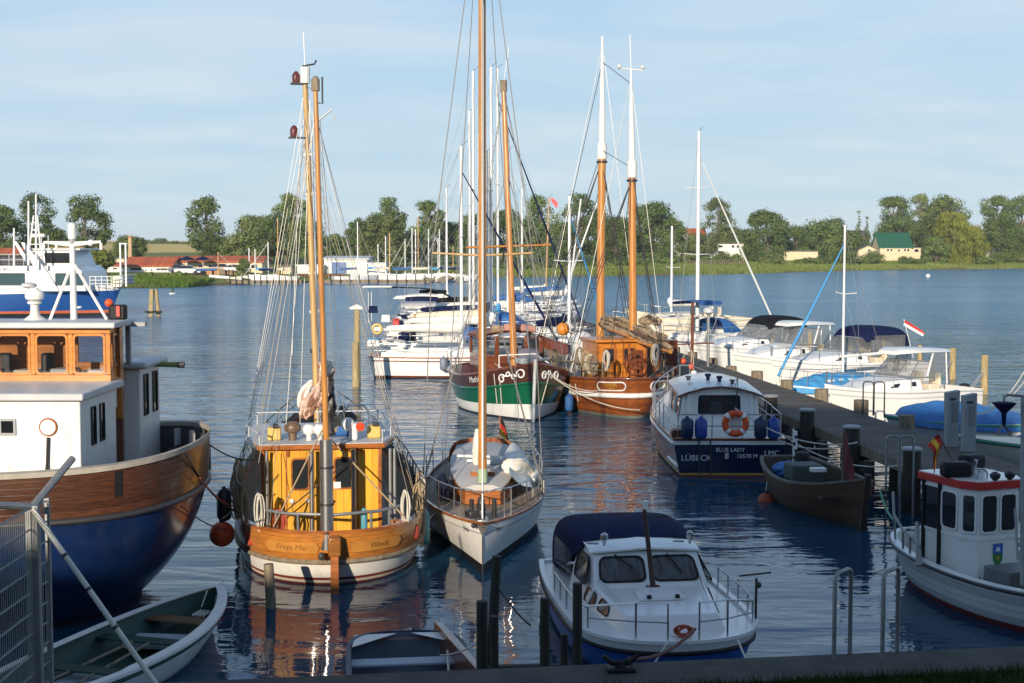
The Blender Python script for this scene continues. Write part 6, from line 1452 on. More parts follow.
# ================================================================== dark wooden boat in the shade
M_oldplank = plank_mat('old_planks', (.085, .045, .022), 9, .6, 'UV', .45, .4)
t, L = boat('open_workboat', 'old dark wooden workboat in the shade under the jetty', (6.75, 35.0), (7.42, 29.45), cat='boat')
h = Hull(L, 2.0, (.80, .68, 1.15), .4, 'transom', .6, .45, 2.0, 1, 4, (.75, .82, .4), .25, .25)
h.shell(t, [(-1, .1, 1, 2), (.1, 1, 0, 6)], [M_oldplank, M_piledark], 40)
h.inner(t, .6, M_oldplank, .05, rows=3); h.deck(t, .6, M_piledark, .01, .99)
h.cap(t, .1, .06, mat('worn_rail', (.14, .12, .09), .7, .3))
MB().tube([h.p(1, v, 1) + Vector((0, .03, 0)) for v in (-.3, 0, .3, .6, .9, 1.08)], .07, 6).build('stem', M_oldplank, t)
MB().box((.3, -.4, .78), (.75, .7, .42)).build('engine_box', mat('dull_green_paint', (.05, .07, .06), .7), t, bev=.04)
for y in (.9, 2.0): MB().box((0, y, .62), (1.5, .22, .05)).build('thwart', M_oldplank, t)
sailpile(t, [(.6, -1.7, .62), (.4, -1.3, .70), (.15, -1.0, .66), (-.1, -.6, .6)], .16, [M_blue], 'crumpled_tarp', 6, 15, .09, .6)
MB().lathe([(.18, 0), (.2, .2), (.17, .34), (.05, .38)], (.0, -1.4, .75), 12).build('outboard', M_black, t)
MB().tube([(-.2, .8, .3), (-.2, .8, 1.9)], .035, 7).build('flag_mast', M_pile, t)
flag(t, (-.2, .8, 1.88), .5, .9, [mat('faded_red_cloth', (.22, .06, .06), .9)], seed=4, drop=.7, dirx=-1)
MB().box((.2, .3, .95), (.35, .2, .1)).build('white_tray', M_white2, t, bev=.02)
round_fender(PY(766, 501, 33.2), .2, mat('faded_orange_buoy', (.35, .07, .03), .6), 'faded orange buoy at the left end of the dark workboat', line_to=PY(768, 474, 33.6))

# ================================================================== white fishing boat with red roof edge, right
M_clinker = plank_mat('clinker_white', (.68, .67, .64), 6, .4, 'UV', .45, .05)
t, L = boat('small_fishing_boat', 'small white clinker fishing boat with red-edged wheelhouse roof at the right', (7.25, 25.8), (9.65, 19.5), cat='fishing boat')
FB = t
h = Hull(L, 2.35, (.84, .68, 1.05), .5, 'round', .7, .46, 2.1, 1, 2.6, (.6, .82, .35), .5, .25, 1.25)
h.shell(t, [(-1, .16, 1, 3), (.16, 1, 0, 6)], [M_clinker, M_redbrown], 48)
h.strake(t, .965, .03, M_dark, n=50)
h.deck(t, .32, M_lgrey, .01, .99); h.inner(t, .32, M_white2, .05, .005, .995)
h.cap(t, .15, .05, M_white, n=50, out=.01)
W = lambda x, y, z: toL(FB, (x, y, z))
# wheelhouse: octagon-like plan, 1.15 wide
cw = W(7.86, 24.0, 0); wx, wy = cw.x, cw.y
pl = [(-.56, -.66), (.56, -.66), (.56, .36), (.40, .64), (-.40, .64), (-.56, .36)]
zb, zt_ = .5, 1.98
whs = MB().prism([(wx + x, wy + y, zb) for x, y in pl], (0, 0, zt_ - zb)).build('wheelhouse', M_white, t, smooth=0, bev=.015)
prf = [(x * 1.09, y * 1.09) for x, y in pl]; rfm = MB().prism([(wx + x, wy + y, zt_) for x, y in prf], (0, 0, .13)).build('roof', M_red, whs, smooth=0, bev=.01)
MB().prism([(wx + x * .97, wy + y * .97, zt_ + .13) for x, y in prf], (0, 0, .015)).build('roof_top', M_white, rfm, smooth=0)
def wall_win(i, u0, u1, za, zb_, rad=.2):
    a, b = Vector((*pl[i], 0)), Vector((*pl[(i + 1) % 6], 0)); o = Vector((wx, wy, 0)); n = Vector((b.y - a.y, a.x - b.x, 0))
    A, B_ = a.lerp(b, u0) + o, a.lerp(b, u1) + o; e = n.normalized() * .004
    return window(whs, [A + e + Vector((0, 0, za)), B_ + e + Vector((0, 0, za)), B_ + e + Vector((0, 0, zb_)), A + e + Vector((0, 0, zb_))], M_white, M_glassd, .03, .02, rad, out=n)
for i in (2, 4): wall_win(i, .1, .9, 1.24, 1.90)
wall_win(3, .04, .48, 1.24, 1.90); wall_win(3, .52, .96, 1.24, 1.90)
wall_win(1, .54, .96, 1.24, 1.90); wall_win(5, .04, .46, 1.24, 1.90)
for i, (u0, u1) in ((1, (.08, .5)), (5, (.5, .92))):
    w_ = wall_win(i, u0, u1, 1.15, 1.93, .05)
    a, b = Vector((*pl[i], 0)), Vector((*pl[(i + 1) % 6], 0)); o = Vector((wx, wy, 0)); n = Vector((b.y - a.y, a.x - b.x, 0)).normalized()
    for uu in (u0, u1): MB().tube([a.lerp(b, uu) + o + n * .015 + Vector((0, 0, zb)), a.lerp(b, uu) + o + n * .015 + Vector((0, 0, 2.02))], .04, 6).build('door_post', M_black, whs)
MB().prism([(wx + x * 1.02, wy + y * 1.02, 1.12) for x, y in pl], (0, 0, .05)).build('rubbing_band', M_white2, whs, smooth=0)
# crest on the front panel: blue over green shield
a, b = Vector((*pl[3], 0)), Vector((*pl[4], 0)); n = Vector((0, 1, 0)); ctr = Vector((wx, wy + .645, 0))
def sh_pt(x, z): return ctr + Vector((-x, .006, z))
MB().add([sh_pt(x, z) for x, z in ((-.10, 1.06), (.10, 1.06), (.10, .9), (.0, .885), (-.10, .9))], [(0, 1, 2, 3, 4)], 0).add([sh_pt(x, z) for x, z in ((-.10, .9), (0, .885), (.10, .9), (.09, .78), (.05, .72), (0, .68), (-.05, .72), (-.09, .78))], [tuple(range(8))], 0)
mb = MB(); mb.add([sh_pt(x, z) for x, z in ((-.10, 1.06), (.10, 1.06), (.10, .9), (.0, .885), (-.10, .9))], [(0, 1, 2, 3, 4)], 0); mb.add([sh_pt(x, z) for x, z in ((-.10, .9), (0, .885), (.10, .9), (.09, .78), (.05, .72), (0, .68), (-.05, .72), (-.09, .78))], [tuple(range(8))], 1)
mb.add([sh_pt(x, z) + Vector((0, .004, 0)) for x, z in ((-.05, .93), (.05, .93), (.02, 1.0), (-.02, 1.0))], [(0, 1, 2, 3)], 2); mb.add([sh_pt(x, z) + Vector((0, .004, 0)) for x, z in ((-.04, .80), (.04, .80), (.02, .85), (-.02, .85))], [(0, 1, 2, 3)], 3)
mb.build('crest', [mat('crest_blue', (.03, .13, .45), .5), mat('crest_green', (.04, .20, .05), .5), M_letter, M_gold], whs, smooth=0)
MB().box((wx - .05, wy + 1.15, .60), (.98, .62, .34)).build('engine_box', mat('grey_box', (.13, .135, .14), .5, .1), t, bev=.02)
MB().prism([(wx + .42, wy + .80, .50), (wx - .5, wy + .80, .50), (wx - .5, wy + .82, .68), (wx + .42, wy + .82, .68)], (0, -.03, 0)).build('back_board', M_white2, t)
MB().box((wx - .1, wy + 2.1, .82), (.5, .12, .8), rx=.25).build('yellow_crate', M_yellow, t, bev=.03); MB().box((wx + .25, wy + 2.2, .7), (.3, .5, .45)).build('yellow_crate', M_yellow, t, bev=.03)
# gear on the roof
for x, y, rz in ((-.35, -.5, .3), (.45, .1, -.2)): MB().box((wx + x, wy + y, zt_ + .27), (.5, .28, .26), rz=rz).build('roof_box', M_black, rfm, bev=.06)
mb = MB(); torus(mb, (wx + .1, wy + .2, zt_ + .25), .13, .02, 'Z', 18, 6); torus(mb, (wx + .2, wy + .45, zt_ + .20), .11, .018, 'Y', 18, 6); mb.tube([(wx + .1, wy + .1, zt_ + .15), (wx + .12, wy + .2, zt_ + .42)], .03, 6).build('deck_lamp', M_steel, rfm)
for x in (-.2, .1): MB().lathe([(.03, 0), (.08, .05), (.09, .11), (.03, .15)], (wx + x, wy + .66, zt_ + .14), 10).build('front_lamp', M_dark, rfm)
fp = Vector((wx + .1, wy - .25, zt_ + .14)); ft = W(*PY(938, 434, 23.8)); MB().tube([fp, Vector((ft.x, ft.y, ft.z))], .014, 6).build('flagstaff', M_mahog, t)
fl = flag(t, (0, 0, 0), .5, .26, [M_flagred, M_flagyel, M_flagred], seed=6, drop=.22, dirx=1)
fl.location = ft; fl.rotation_euler = (0, R(38), -FB.rotation_euler.z)
# bow pulpit at the stern quarter: bent galvanised rail
W2 = lambda px, py, Y: W(*PY(px, py, Y))
MB().tube([W2(893, 492, 25.3), W2(894, 515, 25.0), W2(903, 530, 24.4), W2(915, 541, 24.0), W2(920, 548, 23.6), W2(921, 566, 23.3)], .025, 7).build('side_rail', M_galv, t)
for a, b in (((903, 530, 24.4), (903, 548, 24.4)), ((894, 515, 25.0), (896, 547, 25.0)), ((910, 537, 24.1), (910, 557, 24.1))): MB().tube([W2(*a), W2(*b)], .022, 7).build('stanchion', M_galv, t)
MB().tube([W2(917, 522, 23.9), W2(918, 566, 23.5)], .035, 8).build('steel_post', M_galv, t)
MB().tube([W2(1024, 395, 22.6), W2(1023, 585, 22.4)], .05, 8).build('derrick_mast', M_grey, t)
MB().tube([W2(1015, 508, 22.4), W2(1018, 560, 22.2)], .022, 7).build('lever', M_galv, t)
MB().tube([W2(1022, 396, 22.6), W2(1008, 395, 22.6), W2(1004, 397, 22.6), W2(1004, 402, 22.6)], .02, 6).build('derrick_arm', M_galv, t)
tr = W2(1004, 412, 22.6); MB().lathe([(.03, -.22), (.04, -.02), (.17, .12), (.19, .15), (.02, .16)], tr, 8).build('fish_basket', M_navy, t, smooth=20)
MB().tube([tr + Vector((0, 0, -.2)), tr + Vector((-.15, 0, -.38)), tr + Vector((.15, 0, -.36)), tr + Vector((0, 0, -.2))], .02, 5).build('basket_hook', M_pile, t)
MB().tube([W2(1004, 397, 22.6), tr + Vector((0, 0, .15))], .01, 5).build('basket_line', M_rope, t)

# ================================================================== rowing dinghy, lower left
def open_boat(name, label, stern, bow, B, sheer, mo, mi, band, thw, q=2.2, bs=.7, rail=None, wl=(.75, .8, .4), r=1.0, cat='boat'):
    t, L = boat(name, label, stern, bow, cat=cat)
    h = Hull(L, B, sheer, .15, 'transom', bs, .42, q, r, 4, wl, .25, .12, 1.4)
    h.shell(t, [(-1, .1, 0, 2), (.1, .80, 0, 4), (.80, .86, 1, 1), (.86, 1, 0, 1)], [mo, band], 36)
    h.inner(t, sheer[1] * .78, mi, .035, 0, .99, 'lining', rows=4)
    h.deck(t, sheer[1] * .8, mi, .01, .97, 'floor', .0, .03)
    h.cap(t, .07, .045, rail or mo, n=40, out=.025)
    for y, w_, m_, th in thw: 
        tt = (y + L / 2) / L; hw = h.half(tt, .75) - .02; MB().box((0, y, h.sheer(tt) * .74), (2 * hw, w_, .035)).build('thwart', m_, t, bev=.008)
    return t, h, L
M_dkgreen = mat('dark_green_paint', (.012, .05, .035), .5, .2)
t, h, L = open_boat('rowing_dinghy', 'white rowing dinghy with dark green inside, beside the blue trawler', (-6.2, 17.0), (-4.6, 22.1), 1.75, (.52, .46, .66), M_white2, M_dkgreen, M_dkgreen, [(-.9, .26, M_dkgreen, 0), (.55, .26, M_dkgreen, 0), (1.55, .3, mat('brown_seat', (.13, .07, .03), .6), 0)], q=2.4, r=.8)
for s_ in (-1, 1):
    T_ = [.02 + .97 * i / 24 for i in range(25)]
    MB().loft([[h.p(tt, 1, s_) + Vector((s_ * .02, 0, .03)) for tt in T_], [h.p(tt, 1, s_) + Vector((-s_ * (.14 if tt > .3 else .1), 0, .035)) for tt in T_]], False).build('side_deck', M_white2, t)
    MB().tube([h.p(tt, .93, s_, .012) for tt in T_], .018, 6).build('fender_strip', M_dkgreen, t)
MB().box((-.1, .9, .24), (.75, .7, .03), rz=.2).build('bottom_board', mat('pale_blue_board', (.35, .40, .45), .6), t); MB().box((.05, -1.0, .2), (.8, 1.1, .03), rz=-.1).build('bottom_board', mat('pale_blue_board', (.35, .40, .45), .6), t)
for x in (-.25, .2): MB().tube([(x, -1.9, .32), (x * .6, .4, .36)], .022, 6).build('oar', M_pile, t)
mb = MB()
for k in range(4): mb.tube([(-.1 + .06 * k, 2.0, .35), (-.1 + .06 * k, 2.25, .36)], .02, 6)
mb.build('bailer_rack', M_white2, t)
MB().tube([(0, L / 2 - .4, .68), (-.02, L / 2 - .55, .45)], .012, 5).build('painter', M_rope, t)

# ================================================================== grey-blue punt at the bottom
M_punt = mat('grey_blue_paint', (.045, .065, .10), .55, .15, stain=.2)
t, h, L = open_boat('punt', 'grey-blue flat punt with a pale thwart, cut by the quay at the bottom', (-1.05, 16.1), (-1.55, 20.0), 1.62, (.50, .46, .50), M_punt, M_punt, M_mahog, [(1.0, .30, mat('pale_thwart', (.33, .38, .44), .6, .08), 0), (-1.2, .3, M_punt, 0)], q=9.0, bs=.95, rail=M_punt, wl=(.85, .85, .8), r=.35)
for s_ in (-1, 1): MB().add([(s_ * .10, L / 2 - .10, .51), (s_ * .70, L / 2 - .12, .51), (s_ * .74, L / 2 - .7, .50)], [(0, 1, 2)]).build('corner_deck', M_white2, t, smooth=0)
MB().box((0, .1, .28), (1.3, .03, .26)).build('bulkhead', M_punt, t)
MB().tube([(.55, 1.0, .48), (.5, .2, .40), (.42, -.6, .3)], .016, 5).build('painter', M_rope, t)
mb = MB(); torus(mb, (.1, -.6, .22), .16, .02, 'Z', 18, 6); mb.build('rope_coil', M_rope, t)
# heavy dark leeboard/plank at its right side
pa, pb_ = PZ(436, 624, .56), PZ(479, 673, .56); d = (pb_ - pa)
mb = MB(); mb.prism([pa + Vector((-.03, 0, -.4)), pa + Vector((.09, 0, -.4)), pa + Vector((.09, 0, .04)), pa + Vector((-.03, 0, .04))], d)
solo(mb, 'side_plank', M_mahog, 'dark brown plank standing along the right side of the grey-blue punt', 'plank', bev=.01)
# ================================================================== jetty
JD = lambda y, off: 11.5 - .105 * (y - 32) + off          # right edge of the deck at distance y
JZ = 1.0
ja, jb = 17.6, 118.0
M_jdeck = plank_mat('jetty_planks', (.115, .098, .08), 5.5, .8, 'Y', .12, .5, spec=.3)
tj = thing('jetty', 'long grey plank jetty running away between the moored boats', 'jetty', (JD(ja, -1.15), ja, 0), math.atan2(.105, 1))
Lj = math.hypot(jb - ja, .105 * (jb - ja))
MB().box((0, Lj / 2, JZ - .03), (2.3, Lj, .06)).build('deck', M_jdeck, tj)
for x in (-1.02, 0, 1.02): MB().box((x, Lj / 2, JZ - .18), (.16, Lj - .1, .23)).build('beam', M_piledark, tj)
for x in (-1.165, 1.165): MB().box((x, Lj / 2, JZ - .13), (.05, Lj, .26)).build('edge_board', M_pile, tj)
for k in range(13): MB().box((0, 3 + k * 8, JZ - .40), (2.5, .2, .2)).build('cross_beam', M_piledark, tj)
def pile(x, y, top, r=.15, m=None, label='', group=None, capm=None, lean=(0, 0), name='mooring_pile', cat='pile'):
    t = thing(name, label, cat, (x, y, -.5), 0, group)
    h = top + .5; MB().tube([(0, 0, -.4), (lean[0] * .5, lean[1] * .5, h * .5), (lean[0], lean[1], h)], [r * 1.05, r, r * .95], 12).build('post', m or M_pile, t, smooth=50)
    if capm: MB().lathe([(r * 1.12, 0), (r * 1.12, .04), (r * .9, .06)], (lean[0], lean[1], h - .02), 12).build('cap', capm, t)
    return t
W_ORD = ['nearest', 'second', 'third', 'fourth', 'fifth', 'sixth', 'seventh', 'eighth', 'ninth', 'tenth', 'eleventh', 'twelfth']
for k, (px, pt) in enumerate(((909, 415), (863, 400), (823, 389), (788, 380), (758, 371), (732, 366), (713, 358), (693, 352), (676, 347))):
    # stand against the right edge of the deck: find y where the ray meets that edge
    y = 30.0
    for _ in range(40): y = min(110, max(20, (512 - px + 0) and (11.5 + .105 * 32 + .17) / ((px - 512) / F + .105)))
    x = JD(y, .17); top = PY(px, pt, y).z
    pile(x, y, top, .235, M_pile, f'stout jetty pile on the right edge, {W_ORD[k]} of its row counted from the near end', 'piles along the right edge of the jetty')
for k, (px, pt) in enumerate(((989, 472), (915, 449), (854, 427), (809, 410), (772, 396))):
    y = (11.5 + .105 * 32 - 2.52) / ((px - 512) / F + .105); x = JD(y, -2.52); top = PY(px, pt, y).z
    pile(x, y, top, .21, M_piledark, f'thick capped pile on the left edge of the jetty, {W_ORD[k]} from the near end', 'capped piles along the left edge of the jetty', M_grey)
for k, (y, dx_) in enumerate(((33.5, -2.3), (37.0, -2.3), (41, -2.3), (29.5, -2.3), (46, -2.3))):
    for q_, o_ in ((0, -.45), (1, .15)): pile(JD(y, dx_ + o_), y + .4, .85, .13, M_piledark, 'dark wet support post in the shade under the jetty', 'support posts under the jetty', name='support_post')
# power pedestals
for k, (px, y_, a_, b_) in enumerate(((952, 35.2, 390, 440), (969, 34.4, 393, 446))):
    pb = PY(px, b_, y_); p0 = Vector((JD(y_, -.35), y_, JZ)); hgt = PY(px, a_, y_).z - JZ
    pt_ = thing('power_pedestal', ['grey service pedestal on the jetty with a lit panel, left one of the pair', 'plain grey service pedestal on the jetty, right one of the pair'][k], 'pedestal', (PY(px, 400, y_).x, y_, JZ), .2, 'service pedestals on the jetty')
    MB().prism([(-.15, -.1, 0), (.15, -.1, 0), (.17, -.1, hgt), (-.17, -.1, hgt - .06)], (0, .2, 0)).build('casing', M_grey, pt_, bev=.015)
    MB().box((.03, -.105, hgt * .62), (.16, .02, .5)).build('door', M_galv, pt_, bev=.005)
    MB().box((-.03, -.11, hgt * .85), (.14, .03, .05)).build('lamp_slot', M_dark, pt_)
# ladder hoops and stakes
def hoop(name, label, c, wdt, h, rz, m, r=.03, group=None, down=.5):
    t = thing(name, label, 'handrail', c, rz, group); b = .08
    MB().tube([(0, -wdt / 2, -down), (0, -wdt / 2, h - b), (0, -wdt / 2 + b * .3, h - b * .3), (0, -wdt / 2 + b, h), (0, wdt / 2 - b, h), (0, wdt / 2 - b * .3, h - b * .3), (0, wdt / 2, h - b), (0, wdt / 2, -down)], r, 9).build('tube', m, t, smooth=60); return t
for k, px in enumerate((841, 889)):
    y = 16.05 + k * .07; p_ = PY(px, 655, y)
    hoop('ladder_handrail', ['bent galvanised ladder handrail on the quay edge, left one', 'bent galvanised ladder handrail on the quay edge, right one'][k], (p_.x, QY(p_.x) - .15, 1.3), .42, 1.0, R(-38), M_galv, .026, 'ladder handrails on the quay', 0.02)
for k, (px, y) in enumerate(((893, 31.0), (906, 31.0))):
    p_ = PY(px, 480, y); hoop('jetty_ladder_rail', ['thin ladder rail at the jetty edge, left one', 'thin ladder rail at the jetty edge, right one'][k], (p_.x, y, .4), .3, 6 - (437 - 246) * y / F - .4, R(80), M_galv, .025, 'ladder rails at the jetty edge', .6)
for k, px in enumerate((868, 879)):
    y = 42.0; p_ = PY(px, 412, y); hoop('boarding_hoop', ['slim boarding hoop by the white hardtop boat, left one', 'slim boarding hoop by the white hardtop boat, right one'][k], (p_.x, y, JZ), .3, 6 - (382 - 246) * y / F - JZ, R(70), M_dark, .022, 'boarding hoops on the jetty', .02)
p_ = PY(727, 363, 57.5)
lp = thing('lamp_post', 'slim grey lamp post with a round head on the jetty', 'lamp', (PY(708, 363, 59).x, 59, JZ)); hl = 6 - (313 - 246) * 59 / F - JZ
MB().tube([(0, 0, 0), (0, 0, hl)], .065, 10).build('pole', M_galv, lp); MB().lathe([(.1, 0), (.22, .08), (.22, .2), (.12, .28)], (0, 0, hl - .05), 12).build('lamp_head', M_lgrey, lp)
dp = PY(692, 380, 52); dz = 6 - (302 - 246) * 52 / F
sg = thing('signal_post', 'dark brown post with a crossarm beside the two-masted ship', 'post', (dp.x, 52, JZ - .5))
MB().tube([(0, 0, 0), (0, 0, dz - JZ + .5)], .055, 8).build('pole', M_mahog, sg); MB().tube([(-.6, 0, 1.9), (.8, 0, 1.95)], .025, 6).build('crossarm', M_mahog, sg)
MB().box((0, 0, dz - JZ + .2), (.14, .1, .3)).build('lamp', M_dark, sg, bev=.02)
for k, (dx_, z_, m_) in enumerate(((-.35, 1.35, M_orange), (-.05, 1.15, M_orange), (.05, .9, M_white))): round_fender((dp.x + dx_, 51.9, JZ + z_ - .55), .11, m_, ['orange float on the dark brown post, upper one', 'orange float on the dark brown post, lower one', 'white float on the dark brown post'][k], line_to=(dp.x, 52, JZ + 1.5), group='floats on the brown post')

# ================================================================== green-hulled cutter
M_brownb = plank_mat('brown_bulwark', (.07, .024, .016), 14, .35, 'UV', .6, .25, coat=.2)
t, L = boat('cutter', 'green-hulled wooden cutter with brown wheelhouse and white scrollwork at its bow', (-1.0, 56.8), (.78, 48.0), cat='sailing boat')
GB = t
h = Hull(L, 4.05, (1.35, 1.30, 2.05), .8, 'round', .7, .5, 2.5, .9, 3.4, (.72, .86, .5), .35, .5, 1.3)
h.shell(t, [(-1, .04, 3, 2), (.04, .30, 2, 3), (.30, .67, 0, 4), (.67, 1, 1, 3)], [M_green, M_brownb, M_whitehull, M_dark], 50)
h.strake(t, .67, .05, M_green, n=50); h.strake(t, .995, .045, M_mahog, n=50)
h.deck(t, .5, M_teak, .01, .99); h.inner(t, .5, M_mahog, .08)
h.cap(t, .14, .07, M_mahog, n=50)
MB().tube([h.p(1, v, 1) + Vector((0, .05, 0)) for v in (-.1, .1, .4, .7, 1.0, 1.06)], .06, 8).build('stem', M_white2, t, smooth=60)
lettering(t, 'Mathilda', .30, h.wrap(1, lambda tt: h.sheer(tt) * .80, 2.75, .012), M_letter, shear=.2); lettering(t, 'Mathilda', .2, h.wrap(-1, lambda tt: h.sheer(tt) * .80, 2.0, .012), M_letter, shear=.2)
for s_ in (-1, 1):   # painted scrolls
    f_ = h.wrap(s_, lambda tt: h.sheer(tt) * .84, .95, .02); mb = MB()
    def sp(cx, cy, r0, a0, a1, n=14, s=1): return [f_(cx + (r0 * (1 - .55 * i / n)) * math.cos(R(a0 + (a1 - a0) * i / n)), cy + (r0 * (1 - .55 * i / n)) * math.sin(R(a0 + (a1 - a0) * i / n))) for i in range(n + 1)]
    mb.tube(sp(.42, .0, .19, 200, -200), .028, 5); mb.tube(sp(-.42, -.06, .16, 20, 420), .028, 5); mb.tube([f_(.22, -.05), f_(.05, .02), f_(-.12, .0), f_(-.27, .02)], .03, 5); mb.tube(sp(-.1, .06, .1, 200, -80), .024, 5); mb.tube(sp(.1, -.06, .1, 20, 300), .022, 5)
    mb.build('scrollwork', M_letter, t, smooth=60)
# wheelhouse with a windscreen band and cloth over the roof
zc, yA, yB = .9, -1.9, .5
wh = MB().box((0, (yA + yB) / 2, 1.45), (2.3, yB - yA, 1.1)).build('wheelhouse', M_mahog, t, bev=.03)
for x, y in ((-1.1, yA), (1.1, yA), (-1.1, yB), (1.1, yB), (0, yB), (-.55, yB), (.55, yB)): MB().box((x, y + (-.04 if y > 0 else .04), 2.35), (.12, .12, .72)).build('post', M_mahog, wh, bev=.01)
for x0 in (-1.05, -.5, .05, .6):
    window(wh, [(x0, yB - .02, 2.02), (x0 + .45, yB - .02, 2.02), (x0 + .45, yB - .02, 2.66), (x0, yB - .02, 2.66)], M_mahog, M_glass, .03, .02, .08, out=(0, 1, 0))
for s_ in (-1, 1): window(wh, [(s_ * 1.1, yA + .2, 2.02), (s_ * 1.1, yB - .2, 2.02), (s_ * 1.1, yB - .2, 2.66), (s_ * 1.1, yA + .2, 2.66)], M_mahog, M_glass, .04, .02, .06, out=(s_, 0, 0))
rw = [[Vector((x, y, 2.72 + .22 * (1 - (x / 1.3) ** 2) + dz)) for x in (-1.3, -.9, -.45, 0, .45, .9, 1.3)] for y, dz in ((yA - .25, -.04), (yA + .4, 0), (yB - .3, .03), (yB + .3, 0))]
rf = MB().loft(rw, False); rf.loft([[p - Vector((0, 0, .08)) for p in r_] for r_ in rw], False); rf = rf.build('roof', mat('tan_red_roof', (.30, .13, .09), .7, .25, 4.0), wh, smooth=60)
for pr, m_, sd_ in (([(-.9, yB, 2.95), (-.2, yB + .1, 3.02), (.3, yB, 2.98)], mat('pink_cloth', (.42, .22, .18), .9, .2), 61), ([(.3, yB + .05, 2.95), (.8, yB + .1, 2.98)], M_tansail, 62), ([(-1.2, yA + .6, 2.86), (-.7, yA + 1, 2.95)], M_lgrey, 63)): bundle(t, pr, .13, m_, 'roof_cloth', sd_, 9, .3)
MB().loft([[Vector((-.7, yB, .9)), Vector((-.65, yB, 1.75)), Vector((.65, yB, 1.75)), Vector((.7, yB, .9))], [Vector((-.6, yB + 1.7, .9)), Vector((-.5, yB + 1.7, 1.6)), Vector((.5, yB + 1.7, 1.6)), Vector((.6, yB + 1.7, .9))]], False, True).build('fore_cabin', M_mahog, t, smooth=0, bev=.03)
bundle(t, [(.3, yB + .5, 2.0), (-.3, yB + .6, 2.02), (-.9, yB + .6, 2.0)], [.24, .26, .2], mat('violet_grey_cover', (.13, .12, .17), .8, .2), 'covered_raft', 64, 10, .15)
MB().tube([(.7, yB + 1.2, 1.3), (.7, yB + 1.2, 2.1), (-.3, yB + 2.6, 2.25), (-.9, yB + 3.2, 1.8)], .025, 6).build('white_rail', M_white, t)
W = lambda px, py, Y: toL(GB, PY(px, py, Y))
a_, b_ = W(514.5, 372, 51.0), W(503.5, 83, 51.6); a_.z = 1.4
gm = mast(t, a_, b_, .125, .09, M_mast, n=12)
MB().tube([b_ + Vector((0, 0, -.3)), b_ + Vector((0, 0, .1))], .13, 10).build('mast_cap', M_pile, gm)
MB().tube([b_, b_ + Vector((-.2, 0, 1.3))], .012, 5).build('aerial', M_white, gm)
c = a_.lerp(b_, .44); MB().tube([c + Vector((-1.5, 0, .05)), c, c + Vector((1.6, 0, -.05))], .04, 6).build('spreader', M_mast, gm)
rig(t, [(h.p(.99, 1, 1) + Vector((0, 0, .1)), b_), (h.p(.99, 1, 1), a_.lerp(b_, .7)), (h.p(.05, 1, -1), b_)], .014, M_wire, 'forestay')
for s_ in (-1, 1): rig(t, [(h.p(tt, 1, s_), a_.lerp(b_, f_)) for tt, f_ in ((.6, .97), (.56, .7), (.52, .7), (.48, .97))], .011, M_wire, 'shroud')
h.railing(t, .6, M_steel, .08, .55, 6, .015, .08, 2)
MB().box((.3, L / 2 - .35, 2.1), (.5, .5, .2), rz=.3).build('windlass', M_grey, t, bev=.04)
MB().tube([(-.1, L / 2 - .6, 2.05), (-.4, L / 2 + .3, 2.22)], .06, 7).build('anchor', M_galv, t)
for d, s_ in ((1.35, 1), (1.6, 1), (.75, -1)):
    f_ = h.wrap(s_, 1.4, d, .05); rig(t, [(f_(0, .2), f_(-.25, -.85))], .018, M_rope, 'hanging_line')
lo = MB().box((-1.0, yA - .9, 1.5), (.5, .2, .5)).build('stern_seat', M_mahog, t, bev=.05)

# ================================================================== brown two-master
M_brhull = plank_mat('varnished_hull_planks', (.26, .075, .018), 15, .28, 'UV', .55, .35, coat=.35)
t, L = boat('two_masted_ship', 'brown varnished two-masted ship with white stripe and orange deckhouse, stern towards the viewer', (4.45, 48.9), (1.15, 62.0), cat='sailing ship')
TM = t
h = Hull(L, 4.3, (1.45, 1.25, 2.1), 1, 'round', .7, .5, 2.1, 1, 3.0, (.62, .88, .4), 1.0, .5, 1.3)
h.shell(t, [(-1, .06, 1, 2), (.06, 1, 0, 8)], [M_brhull, mat('grey_green_boot', (.12, .14, .12), .7, .3)], 54)
h.strake(t, .57, .085, M_white2, .0, .9, 'white_stripe', 54)
h.strake(t, .99, .05, M_mahog, n=50)
h.deck(t, .45, M_teak, .01, .99); h.inner(t, .45, M_mahog, .08); h.cap(t, .15, .07, M_mahog, n=50)
for s_, d_, txt in ((-1, 1.05, 'ANNA'), (1, 1.0, 'ANNA')):
    f_ = h.wrap(s_, lambda tt: h.sheer(tt) * .80, d_, .025, False); ov = []
    for i in range(25):
        a = 2 * PI * i / 24; cx_ = .40 * (1 if math.cos(a) > 0 else -1); ov.append(f_(cx_ + .16 * math.cos(a), .15 * math.sin(a)))
    cm_ = MB().tube(ov, .025, 6, cap=False).build('name_cartouche', M_letter, t, smooth=60)
    lettering(cm_, txt, .17, h.wrap(s_, lambda tt: h.sheer(tt) * .80, d_, .02, False) if False else (lambda a, b, f_=f_: f_(a, b + .0)), M_gold); lettering(cm_, 'WIECK', .11, (lambda a, b, f_=f_: f_(a, b - .12)), M_gold)
W = lambda px, py, Y: toL(TM, PY(px, py, Y))
